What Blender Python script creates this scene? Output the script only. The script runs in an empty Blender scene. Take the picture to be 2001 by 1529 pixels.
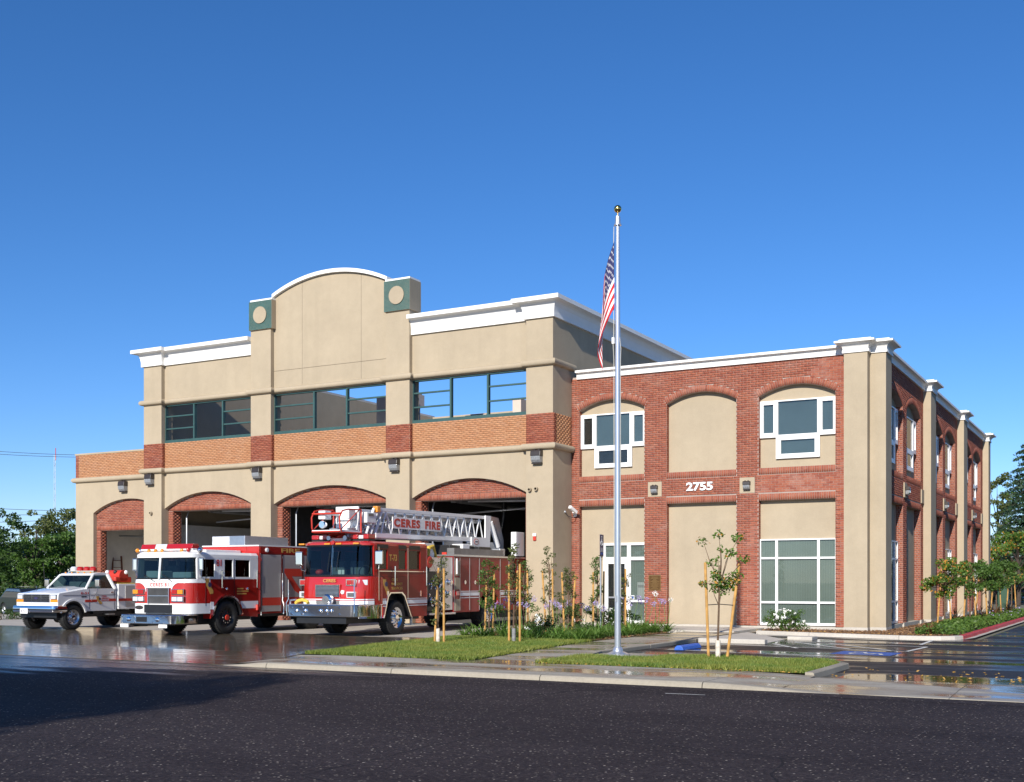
import bpy, bmesh, math, random
import numpy as np
from mathutils import Vector, Matrix, noise

R = math.radians
SC = bpy.context.scene
COL = SC.collection

# ---------------------------------------------------------------- camera
cam_d = bpy.data.cameras.new('camera')
cam_d.sensor_width = 36.0
cam_d.lens = 36.0 * 2250.0 / 2001.0
cam_d.shift_y = (1136.0 - 764.5) / 2001.0
cam_d.clip_start = 0.1
cam_d.clip_end = 3000.0
cam = bpy.data.objects.new('camera', cam_d)
COL.objects.link(cam)
cam.location = (0.0, 0.0, 1.66)
cam.rotation_euler = (R(90), 0.0, R(28.94))
SC.camera = cam

def _mix(nt, fac, a, b, mode='MIX'):
    n = nt.nodes.new('ShaderNodeMix')
    n.data_type = 'RGBA'
    n.blend_type = mode
    for s, v in ((n.inputs[0], fac), (n.inputs[6], a), (n.inputs[7], b)):
        if isinstance(v, (int, float)):
            s.default_value = v if s.type == 'VALUE' else (v, v, v, 1)
        elif isinstance(v, tuple):
            s.default_value = (v[0], v[1], v[2], 1)
        else:
            nt.links.new(v, s)
    return n.outputs[2]
# ---------------------------------------------------------------- light
SUN_AZ = math.atan2(0.142, -0.990)      # direction towards the sun in plan: x=sin, y=cos
SUN_EL = R(25.8)
world = bpy.data.worlds.new('World')
SC.world = world
world.use_nodes = True
wn = world.node_tree.nodes
sky = wn.new('ShaderNodeTexSky')
sky.sky_type = 'NISHITA'
sky.sun_disc = False
sky.sun_elevation = SUN_EL
sky.sun_rotation = SUN_AZ
sky.altitude = 1500.0
sky.air_density = 1.0
sky.dust_density = 0.0
sky.ozone_density = 6.0
bg = wn['Background']
bg.inputs['Strength'].default_value = 0.11
hsv = wn.new('ShaderNodeHueSaturation')          # slide-film saturation of the clear sky
hsv.inputs['Saturation'].default_value = 1.15
world.node_tree.links.new(sky.outputs[0], hsv.inputs['Color'])
tint = _mix(world.node_tree, 1.0, hsv.outputs[0], (1.10, 0.97, 1.02), 'MULTIPLY')
world.node_tree.links.new(tint, bg.inputs[0])

sun_d = bpy.data.lights.new('sun', 'SUN')
sun_d.energy = 4.75
sun_d.angle = R(0.5)
sun_d.color = (1.0, 0.945, 0.86)
sun = bpy.data.objects.new('sun', sun_d)
COL.objects.link(sun)
sd = Vector((0.142 * math.cos(SUN_EL), -0.990 * math.cos(SUN_EL), math.sin(SUN_EL)))
sun.rotation_euler = sd.to_track_quat('Z', 'Y').to_euler()

SC.view_settings.view_transform = 'Standard'
SC.view_settings.look = 'None'
SC.view_settings.gamma = 1.0
SC.view_settings.use_curve_mapping = False
SC.view_settings.exposure = 0.35
SC.cycles.max_bounces = 8
SC.cycles.transparent_max_bounces = 12

# ---------------------------------------------------------------- materials
MATS = {}
def _nt(name):
    m = bpy.data.materials.new(name)
    m.use_nodes = True
    nt = m.node_tree
    return m, nt, nt.nodes['Principled BSDF']
def _coords(nt, scale=(1, 1, 1), kind='Object'):
    tc = nt.nodes.new('ShaderNodeTexCoord')
    mp = nt.nodes.new('ShaderNodeMapping')
    mp.inputs['Scale'].default_value = scale
    nt.links.new(tc.outputs[kind], mp.inputs[0])
    return mp.outputs[0]
def _wpos(nt, scale=(1, 1, 1)):
    g = nt.nodes.new('ShaderNodeNewGeometry')
    mp = nt.nodes.new('ShaderNodeMapping')
    mp.inputs['Scale'].default_value = scale
    nt.links.new(g.outputs['Position'], mp.inputs[0])
    return mp.outputs[0]
def _noise(nt, co, scale, detail=4.0, rough=0.55):
    n = nt.nodes.new('ShaderNodeTexNoise')
    n.inputs['Scale'].default_value = scale
    n.inputs['Detail'].default_value = detail
    n.inputs['Roughness'].default_value = rough
    nt.links.new(co, n.inputs['Vector'])
    return n.outputs['Fac']
def _wcol(nt, co, scale):
    n = nt.nodes.new('ShaderNodeTexNoise')
    n.inputs['Scale'].default_value = scale
    nt.links.new(co, n.inputs['Vector'])
    return n.outputs['Color']
def _ramp(nt, fac, stops, interp='LINEAR'):
    r = nt.nodes.new('ShaderNodeValToRGB')
    r.color_ramp.interpolation = interp
    el = r.color_ramp.elements
    while len(el) < len(stops):
        el.new(0.5)
    for e, (p, c) in zip(el, stops):
        e.position = p
        e.color = (c[0], c[1], c[2], 1) if hasattr(c, '__len__') else (c, c, c, 1)
    nt.links.new(fac, r.inputs[0])
    return r.outputs[0]
def _math(nt, op, a, b=0.0, clamp=False):
    n = nt.nodes.new('ShaderNodeMath')
    n.operation = op
    n.use_clamp = clamp
    for s, v in ((n.inputs[0], a), (n.inputs[1], b)):
        if isinstance(v, (int, float)):
            s.default_value = v
        else:
            nt.links.new(v, s)
    return n.outputs[0]
def _bump(nt, b, h, strength, dist=0.02):
    n = nt.nodes.new('ShaderNodeBump')
    n.inputs['Strength'].default_value = strength
    n.inputs['Distance'].default_value = dist
    nt.links.new(h, n.inputs['Height'])
    nt.links.new(n.outputs[0], b.inputs['Normal'])
def sc(c, k):
    return (c[0] * k, c[1] * k, c[2] * k)

def mat_plain(name, col, rough=0.5, metal=0.0, var=0.12, scale=3.0, coat=0.0, spec=0.5, bump=0.0, bscale=60.0):
    m, nt, b = _nt(name)
    co = _wpos(nt)
    f = _noise(nt, co, scale, 5)
    c = _ramp(nt, f, [(0.3, sc(col, 1 - var)), (0.7, sc(col, 1 + var))])
    nt.links.new(c, b.inputs['Base Color'])
    b.inputs['Roughness'].default_value = rough
    b.inputs['Metallic'].default_value = metal
    b.inputs['Coat Weight'].default_value = coat
    b.inputs['Coat Roughness'].default_value = 0.04
    b.inputs['Specular IOR Level'].default_value = spec
    if bump:
        _bump(nt, b, _noise(nt, co, bscale, 3), bump)
    MATS[name] = m
    return m

def mat_stucco(name, col):
    m, nt, b = _nt(name)
    co = _wpos(nt)
    big = _noise(nt, co, 0.55, 4)
    st = _noise(nt, _wpos(nt, (1.3, 1.3, 0.12)), 1.6, 4)
    c = _ramp(nt, big, [(0.28, sc(col, 0.90)), (0.72, sc(col, 1.08))])
    mid = _noise(nt, co, 3.2, 5, 0.6)
    c = _mix(nt, 0.22, c, _ramp(nt, mid, [(0.3, sc(col, 0.82)), (0.7, sc(col, 1.15))]))
    c = _mix(nt, _math(nt, 'MULTIPLY', _ramp(nt, st, [(0.5, 0.0), (0.8, 1.0)]), 0.42), c, sc(col, 0.8))
    fine = _noise(nt, co, 45.0, 3)
    c = _mix(nt, 0.10, c, _ramp(nt, fine, [(0.35, sc(col, 0.6)), (0.65, sc(col, 1.3))]))
    nt.links.new(c, b.inputs['Base Color'])
    b.inputs['Roughness'].default_value = 0.9
    b.inputs['Specular IOR Level'].default_value = 0.2
    _bump(nt, b, fine, 0.25, 0.01)
    MATS[name] = m

def mat_brick(name, cols, white=0.06):
    """fired clay: every piece its own tone, mottled, with pale bloom here and there"""
    m, nt, b = _nt(name)
    g = nt.nodes.new('ShaderNodeNewGeometry')
    oi = nt.nodes.new('ShaderNodeObjectInfo')
    t = _math(nt, 'FRACT', _math(nt, 'ADD', g.outputs['Random Per Island'], oi.outputs['Random']))
    c = _ramp(nt, t, [(i / (len(cols) - 1), k) for i, k in enumerate(cols)])
    co = _wpos(nt)
    f = _noise(nt, co, 14.0, 4)
    c = _mix(nt, 0.35, c, _ramp(nt, f, [(0.3, sc(cols[0], 0.55)), (0.7, sc(cols[-1], 1.25))]))
    bl = _noise(nt, _wpos(nt, (1.0, 1.0, 2.2)), 0.9, 5, 0.65)
    c = _mix(nt, _math(nt, 'MULTIPLY', _ramp(nt, bl, [(0.55, 0.0), (0.75, 1.0)]), white * 4), c, (0.46, 0.33, 0.27))
    nt.links.new(c, b.inputs['Base Color'])
    b.inputs['Roughness'].default_value = 0.85
    b.inputs['Specular IOR Level'].default_value = 0.25
    _bump(nt, b, f, 0.2, 0.01)
    MATS[name] = m

def mat_leaf(name, c0, c1, trans=0.35, hue=None):
    m, nt, b = _nt(name)
    g = nt.nodes.new('ShaderNodeNewGeometry')
    stops = [(0.0, c0), (1.0, c1)] if hue is None else [(0.0, c0), (1 - hue[1] - 0.02, c1), (1 - hue[1], hue[0]), (1.0, hue[0])]
    c = _ramp(nt, g.outputs['Random Per Island'], stops)
    nt.links.new(c, b.inputs['Base Color'])
    b.inputs['Roughness'].default_value = 0.5
    b.inputs['Specular IOR Level'].default_value = 0.35
    tr = nt.nodes.new('ShaderNodeBsdfTranslucent')
    tc = _mix(nt, 1.0, c, (1.15, 1.3, 0.5), 'MULTIPLY')
    nt.links.new(tc, tr.inputs[0])
    mx = nt.nodes.new('ShaderNodeMixShader')
    mx.inputs[0].default_value = trans
    out = nt.nodes['Material Output']
    nt.links.new(b.outputs[0], mx.inputs[1])
    nt.links.new(tr.outputs[0], mx.inputs[2])
    nt.links.new(mx.outputs[0], out.inputs[0])
    MATS[name] = m

def mat_grass(name):
    # mown lawn: blades vary one by one and in broad greener and yellower patches
    mat_leaf(name, (0.12, 0.17, 0.026), (0.36, 0.36, 0.085), 0.3)
    nt = MATS[name].node_tree
    b = nt.nodes['Principled BSDF']
    src = b.inputs['Base Color'].links[0].from_socket
    f = _noise(nt, _wpos(nt), 0.9, 5, 0.6)
    c = _mix(nt, _ramp(nt, f, [(0.40, 0.0), (0.62, 0.75)]), src, _mix(nt, 1.0, src, (0.48, 0.78, 0.7), 'MULTIPLY'))
    nt.links.new(c, b.inputs['Base Color'])
def mat_glass(name, tint=(0.5, 0.6, 0.6), f0=1.5):
    m = bpy.data.materials.new(name)
    m.use_nodes = True
    nt = m.node_tree
    nt.nodes.clear()
    out = nt.nodes.new('ShaderNodeOutputMaterial')
    t = nt.nodes.new('ShaderNodeBsdfTransparent')
    t.inputs[0].default_value = (*tint, 1)
    gl = nt.nodes.new('ShaderNodeBsdfGlossy')
    gl.inputs['Roughness'].default_value = 0.015
    fr = nt.nodes.new('ShaderNodeFresnel')
    fr.inputs[0].default_value = f0
    mx = nt.nodes.new('ShaderNodeMixShader')
    nt.links.new(fr.outputs[0], mx.inputs[0])
    nt.links.new(t.outputs[0], mx.inputs[1])
    nt.links.new(gl.outputs[0], mx.inputs[2])
    nt.links.new(mx.outputs[0], out.inputs[0])
    MATS[name] = m

def mat_lens(name, col, rough=0.15):
    m, nt, b = _nt(name)
    b.inputs['Base Color'].default_value = (*col, 1)
    b.inputs['Roughness'].default_value = rough
    b.inputs['Coat Weight'].default_value = 1.0
    g = _noise(nt, _wpos(nt), 45.0, 2)
    _bump(nt, b, g, 0.4, 0.02)
    MATS[name] = m

def mat_blind(name, col, axis):
    # window blinds: narrow slats, a little uneven
    m, nt, b = _nt(name)
    w = nt.nodes.new('ShaderNodeTexWave')
    w.wave_type = 'BANDS'
    w.bands_direction = 'X' if axis == 'x' else 'Z'
    w.inputs['Scale'].default_value = 3.6 if axis == 'x' else 6.0
    w.inputs['Distortion'].default_value = 0.4
    nt.links.new(_wpos(nt), w.inputs['Vector'])
    f = _noise(nt, _wpos(nt), 0.9, 3)
    c = _ramp(nt, w.outputs['Fac'], [(0.0, sc(col, 0.82)), (1.0, sc(col, 1.12))])
    c = _mix(nt, 0.5, c, _ramp(nt, f, [(0.3, sc(col, 0.8)), (0.7, sc(col, 1.2))]))
    nt.links.new(c, b.inputs['Base Color'])
    b.inputs['Roughness'].default_value = 0.8
    MATS[name] = m
mat_stucco('stucco', (0.405, 0.335, 0.238))
mat_plain('trim_white', (0.80, 0.79, 0.76), 0.55, var=0.03, bump=0.08, bscale=40)
mat_brick('brick_red', [(0.235, 0.062, 0.038), (0.31, 0.088, 0.050), (0.375, 0.120, 0.064), (0.32, 0.118, 0.080)], 0.09)
mat_brick('brick_orange', [(0.42, 0.185, 0.085), (0.47, 0.225, 0.11), (0.51, 0.26, 0.13), (0.45, 0.23, 0.13)], 0.04)
mat_plain('mortar', (0.36, 0.29, 0.25), 0.95, var=0.18, scale=2.0, spec=0.1)
mat_plain('mortar_warm', (0.42, 0.28, 0.18), 0.95, var=0.15, scale=2.0, spec=0.1)
mat_plain('green_paint', (0.035, 0.085, 0.080), 0.45, var=0.12)
mat_plain('green_tile', (0.060, 0.150, 0.135), 0.3, var=0.12, scale=3.0)
mat_plain('metal_roof', (0.16, 0.15, 0.14), 0.7, var=0.15)
mat_plain('bronze_dark', (0.035, 0.027, 0.024), 0.4, var=0.2)
mat_plain('lamp_glass', (0.24, 0.25, 0.26), 0.12, var=0.35, scale=30, coat=0.6)
mat_plain('plaque_bronze', (0.16, 0.085, 0.03), 0.4, metal=0.7, var=0.2, scale=20)
mat_plain('plaque_raised', (0.42, 0.26, 0.10), 0.35, metal=0.8, var=0.1)
mat_plain('white_paint', (0.80, 0.80, 0.79), 0.35, var=0.03)
mat_blind('blind', (0.165, 0.195, 0.178), 'x')
mat_blind('blind_dark', (0.088, 0.125, 0.15), 'z')
mat_plain('dark_room', (0.02, 0.02, 0.022), 0.9, var=0.2)  # near-black sheet colour standing for the shade of unlit rooms
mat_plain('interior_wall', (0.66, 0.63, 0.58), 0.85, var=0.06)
mat_plain('interior_dark', (0.05, 0.048, 0.046), 0.8, var=0.2)  # near-black so that the gloom inside the engine bays is in the colour
mat_plain('interior_floor', (0.22, 0.21, 0.20), 0.35, var=0.1)
mat_glass('window_glass', (0.86, 0.89, 0.88), 1.5)
mat_glass('car_glass', (0.45, 0.56, 0.55), 1.55)
mat_plain('aluminium', (0.62, 0.64, 0.67), 0.28, metal=0.75, var=0.04)
mat_plain('galvanised', (0.42, 0.44, 0.46), 0.4, metal=0.6, var=0.1)
mat_plain('gold', (0.75, 0.50, 0.16), 0.22, metal=1.0, var=0.05)
mat_plain('chrome', (0.80, 0.80, 0.82), 0.06, metal=1.0, var=0.02)
mat_plain('brushed', (0.60, 0.61, 0.63), 0.32, metal=0.9, var=0.06, scale=8)
mat_plain('fire_red', (0.44, 0.012, 0.008), 0.22, var=0.05, coat=1.0)
mat_plain('fire_red_shaded', (0.27, 0.010, 0.007), 0.32, var=0.06, coat=0.12, spec=0.25)  # the fire red with the shade of the vehicle sides put into the colour
mat_plain('car_white', (0.78, 0.78, 0.77), 0.22, var=0.02, coat=1.0)
mat_plain('rollup', (0.50, 0.48, 0.46), 0.35, metal=0.35, var=0.05)
mat_plain('rubber', (0.014, 0.014, 0.014), 0.75, var=0.25, scale=12)
mat_plain('black_trim', (0.012, 0.012, 0.013), 0.45, var=0.2)
mat_plain('seat_grey', (0.10, 0.13, 0.15), 0.8, var=0.15)
mat_plain('seat_light', (0.20, 0.27, 0.30), 0.8, var=0.1)
mat_plain('gold_leaf', (0.62, 0.36, 0.09), 0.45, metal=0.3, var=0.1)
mat_plain('letter_red', (0.50, 0.035, 0.018), 0.5, var=0.04)
mat_plain('hose_yellow', (0.62, 0.42, 0.06), 0.8, var=0.15)
mat_plain('stripe_white', (0.74, 0.75, 0.77), 0.35, var=0.03, coat=0.5)
mat_lens('lens_red', (0.40, 0.01, 0.008))
mat_lens('lens_amber', (0.72, 0.26, 0.01))
mat_lens('lens_clear', (0.62, 0.64, 0.66))
mat_plain('wood_stake', (0.50, 0.27, 0.075), 0.8, var=0.28, scale=7.0)
mat_plain('bark', (0.12, 0.075, 0.045), 0.9, var=0.3, scale=14, bump=0.4)
mat_plain('bark_dark', (0.06, 0.045, 0.035), 0.9, var=0.3, scale=6, bump=0.4, bscale=20)
mat_plain('guard_white', (0.62, 0.55, 0.46), 0.7, var=0.2, scale=18)
mat_plain('guard_grey', (0.22, 0.22, 0.22), 0.7, var=0.2, scale=18)
mat_plain('flower_white', (0.82, 0.82, 0.78), 0.7, var=0.06, scale=20)
mat_plain('flower_lilac', (0.42, 0.34, 0.62), 0.7, var=0.2, scale=20)
mat_plain('flower_stalk', (0.12, 0.20, 0.05), 0.7, var=0.2)
mat_plain('sign_blue', (0.035, 0.03, 0.09), 0.4, var=0.06)
mat_plain('stop_blue', (0.03, 0.12, 0.50), 0.55, var=0.12, scale=5)
mat_plain('road_blue', (0.03, 0.10, 0.38), 0.6, var=0.15, scale=6)
mat_plain('flag_red', (0.52, 0.008, 0.014), 0.75, var=0.06)
mat_plain('flag_white', (0.80, 0.79, 0.77), 0.75, var=0.03)
mat_plain('flag_blue', (0.022, 0.024, 0.10), 0.75, var=0.06)
mat_plain('rope', (0.50, 0.48, 0.42), 0.9, var=0.1)
mat_plain('far_wall', (0.55, 0.47, 0.34), 0.9, var=0.1)
mat_plain('far_roof', (0.17, 0.11, 0.085), 0.9, var=0.15)
mat_plain('car_dark', (0.012, 0.014, 0.018), 0.2, var=0.1, coat=1.0)
mat_plain('car_blue', (0.02, 0.03, 0.07), 0.2, var=0.1, coat=1.0)
mat_plain('cable', (0.05, 0.05, 0.055), 0.7, var=0.1)
mat_plain('bin_green', (0.012, 0.06, 0.03), 0.5, var=0.1)
mat_plain('ladder_wood', (0.17, 0.06, 0.03), 0.6, var=0.2)
mat_plain('duct_metal', (0.20, 0.20, 0.20), 0.45, metal=0.4, var=0.2)
mat_plain('duct_box', (0.60, 0.50, 0.43), 0.7, var=0.05)
mat_leaf('leaf_mid', (0.045, 0.10, 0.018), (0.12, 0.21, 0.045))
mat_leaf('leaf_light', (0.06, 0.13, 0.02), (0.15, 0.24, 0.05))
mat_leaf('leaf_dark', (0.024, 0.058, 0.014), (0.07, 0.125, 0.03), 0.3)
mat_leaf('leaf_olive', (0.065, 0.092, 0.024), (0.16, 0.18, 0.06), 0.35)
mat_leaf('leaf_autumn', (0.07, 0.15, 0.025), (0.17, 0.27, 0.05), 0.4, ((0.62, 0.29, 0.05), 0.13))
mat_leaf('leaf_conifer', (0.018, 0.048, 0.024), (0.05, 0.10, 0.05), 0.15)
mat_leaf('leaf_strap', (0.09, 0.20, 0.035), (0.26, 0.40, 0.10), 0.4)
mat_leaf('leaf_flax', (0.10, 0.045, 0.022), (0.26, 0.14, 0.06), 0.25)
mat_grass('grass')
mat_leaf('mulch', (0.10, 0.05, 0.025), (0.34, 0.19, 0.09), 0.0)
mat_leaf('fallen', (0.55, 0.33, 0.07), (0.40, 0.22, 0.06), 0.1)
mat_leaf('far_scrub', (0.03, 0.06, 0.015), (0.11, 0.13, 0.04), 0.25)

# ---- ground materials -------------------------------------------------
def mat_asphalt():
    m, nt, b = _nt('asphalt')
    co = _wpos(nt)
    big = _noise(nt, co, 0.35, 5)
    fine = _noise(nt, co, 26.0, 3, 0.7)
    c = _ramp(nt, fine, [(0.30, (0.018, 0.014, 0.015)), (0.55, (0.046, 0.036, 0.037)), (0.75, (0.095, 0.076, 0.072))])
    vo = nt.nodes.new('ShaderNodeTexVoronoi')
    vo.inputs['Scale'].default_value = 24.0
    nt.links.new(co, vo.inputs['Vector'])
    rnd = nt.nodes.new('ShaderNodeSeparateColor')
    nt.links.new(vo.outputs['Color'], rnd.inputs[0])
    spot = _math(nt, 'MULTIPLY', _math(nt, 'LESS_THAN', vo.outputs['Distance'], 0.30), _math(nt, 'GREATER_THAN', rnd.outputs[0], 0.80))
    c = _mix(nt, spot, c, _ramp(nt, rnd.outputs[1], [(0.0, (0.16, 0.135, 0.115)), (0.8, (0.30, 0.26, 0.21)), (1.0, (0.62, 0.55, 0.46))]))
    c = _mix(nt, _ramp(nt, big, [(0.4, 0.0), (0.65, 0.45)]), c, _mix(nt, 1.0, c, (0.6, 0.58, 0.58), 'MULTIPLY'))
    trk = _noise(nt, _wpos(nt, (0.03, 0.55, 1)), 1.0, 4)
    c = _mix(nt, _ramp(nt, trk, [(0.42, 0.0), (0.60, 0.55)]), c, _mix(nt, 1.0, c, (0.62, 0.60, 0.62), 'MULTIPLY'))
    vc = nt.nodes.new('ShaderNodeTexVoronoi')
    vc.feature = 'DISTANCE_TO_EDGE'
    vc.inputs['Scale'].default_value = 0.22
    wob = _mix(nt, 0.12, co, _wcol(nt, co, 1.1), 'LINEAR_LIGHT')
    nt.links.new(wob, vc.inputs['Vector'])
    crk = _math(nt, 'LESS_THAN', vc.outputs['Distance'], 0.0022)
    c = _mix(nt, _math(nt, 'MULTIPLY', crk, 0.7), c, (0.012, 0.011, 0.012))
    nt.links.new(c, b.inputs['Base Color'])
    # dampness: runs along the gutter on the left and in long streaks
    w = nt.nodes.new('ShaderNodeSeparateXYZ')
    nt.links.new(co, w.inputs[0])
    near = _math(nt, 'SUBTRACT', _math(nt, 'MULTIPLY', _math(nt, 'ADD', w.outputs[1], -13.6), 0.22), _math(nt, 'MULTIPLY', _math(nt, 'ADD', w.outputs[0], 17.0), 0.10))
    st = _noise(nt, _wpos(nt, (0.25, 1.3, 1)), 1.0, 5)
    wet = _ramp(nt, _math(nt, 'ADD', near, _math(nt, 'MULTIPLY', _math(nt, 'SUBTRACT', st, 0.5), 2.0)), [(0.45, 0.0), (0.8, 1.0)])
    ro = _mix(nt, wet, 0.8, _ramp(nt, st, [(0.3, 0.10), (0.7, 0.28)]))
    nt.links.new(ro, b.inputs['Roughness'])
    nt.links.new(_math(nt, 'ADD', _math(nt, 'MULTIPLY', wet, 0.35), 0.12), b.inputs['Specular IOR Level'])
    _bump(nt, b, fine, 0.5, 0.015)
    MATS['asphalt'] = m
mat_asphalt()

def mat_parking():
    m, nt, b = _nt('parking_asphalt')
    co = _wpos(nt)
    fine = _noise(nt, co, 30.0, 3, 0.7)
    c = _ramp(nt, fine, [(0.3, (0.016, 0.015, 0.015)), (0.7, (0.040, 0.036, 0.034))])
    nt.links.new(c, b.inputs['Base Color'])
    st = _noise(nt, _wpos(nt, (0.16, 0.9, 1)), 1.0, 5, 0.6)
    ro = _ramp(nt, st, [(0.36, 0.05), (0.46, 0.18), (0.54, 0.6)])
    nt.links.new(ro, b.inputs['Roughness'])
    nt.links.new(_ramp(nt, st, [(0.42, 0.5), (0.56, 0.18)]), b.inputs['Specular IOR Level'])
    MATS['parking_asphalt'] = m
mat_parking()

def mat_concrete(name, col, wet, wscale=(0.35, 0.9, 1), dark=0.42, lo=0.46, hi=0.56, rwet=0.04):
    m, nt, b = _nt(name)
    co = _wpos(nt)
    fine = _noise(nt, co, 18.0, 4, 0.65)
    big = _noise(nt, co, 0.8, 5)
    c = _ramp(nt, big, [(0.3, sc(col, 0.86)), (0.7, sc(col, 1.08))])
    c = _mix(nt, 0.25, c, _ramp(nt, fine, [(0.3, sc(col, 0.6)), (0.7, sc(col, 1.3))]))
    if wet:
        w = nt.nodes.new('ShaderNodeSeparateXYZ')
        nt.links.new(co, w.inputs[0])
        st = _noise(nt, _wpos(nt, wscale), 1.0, 5, 0.55)
        if wet == 'apron':
            # hosed down in front of the vehicles, dry towards the building
            dry = _math(nt, 'MULTIPLY', _math(nt, 'ADD', w.outputs[1], -27.6), 0.16)
            x = _math(nt, 'SUBTRACT', st, dry)
        else:
            x = st
        wm = _ramp(nt, x, [(lo, 0.0), (hi, 1.0)])
        c = _mix(nt, wm, c, _mix(nt, 1.0, c, (dark, dark * 0.90, dark * 0.78), 'MULTIPLY'))
        md = _noise(nt, _wpos(nt, (0.5, 2.4, 1)), 2.2, 5, 0.7)
        ro = _mix(nt, wm, 0.75, _ramp(nt, md, [(0.40, rwet), (0.56, rwet * 3.0), (0.70, 0.32)]))
        nt.links.new(ro, b.inputs['Roughness'])
        b.inputs['Specular IOR Level'].default_value = 0.5
        bn = _noise(nt, _wpos(nt, (0.8, 1.2, 1)), 5.0, 4)
        _bump(nt, b, bn, 0.09, 0.03)
    else:
        b.inputs['Roughness'].default_value = 0.85
        _bump(nt, b, fine, 0.15, 0.01)
    nt.links.new(c, b.inputs['Base Color'])
    MATS[name] = m
mat_concrete('concrete_apron', (0.46, 0.42, 0.36), 'apron', (0.22, 0.75, 1), 0.30, 0.30, 0.40, 0.045)
mat_concrete('concrete_walk', (0.40, 0.36, 0.29), 'walk', (0.25, 0.8, 1), 0.50, 0.42, 0.54, 0.05)
mat_concrete('concrete_dry', (0.50, 0.46, 0.40), None)
mat_concrete('concrete_kerb', (0.34, 0.30, 0.235), None)
mat_concrete('concrete_far', (0.47, 0.44, 0.40), None)
mat_plain('kerb_red', (0.52, 0.045, 0.04), 0.6, var=0.25, scale=4)
mat_plain('kerb_yellow', (0.55, 0.40, 0.10), 0.7, var=0.2, scale=2)
mat_plain('road_white', (0.68, 0.67, 0.62), 0.6, var=0.15, scale=6)
mat_plain('soil', (0.13, 0.075, 0.042), 0.95, var=0.35, scale=5, bump=0.6, bscale=25)
mat_plain('lawn_soil', (0.10, 0.115, 0.028), 0.95, var=0.3, scale=3)
mat_plain('far_grass', (0.10, 0.15, 0.035), 0.95, var=0.25, scale=0.5)
mat_plain('far_ground', (0.16, 0.15, 0.10), 0.95, var=0.25, scale=0.1)

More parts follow.
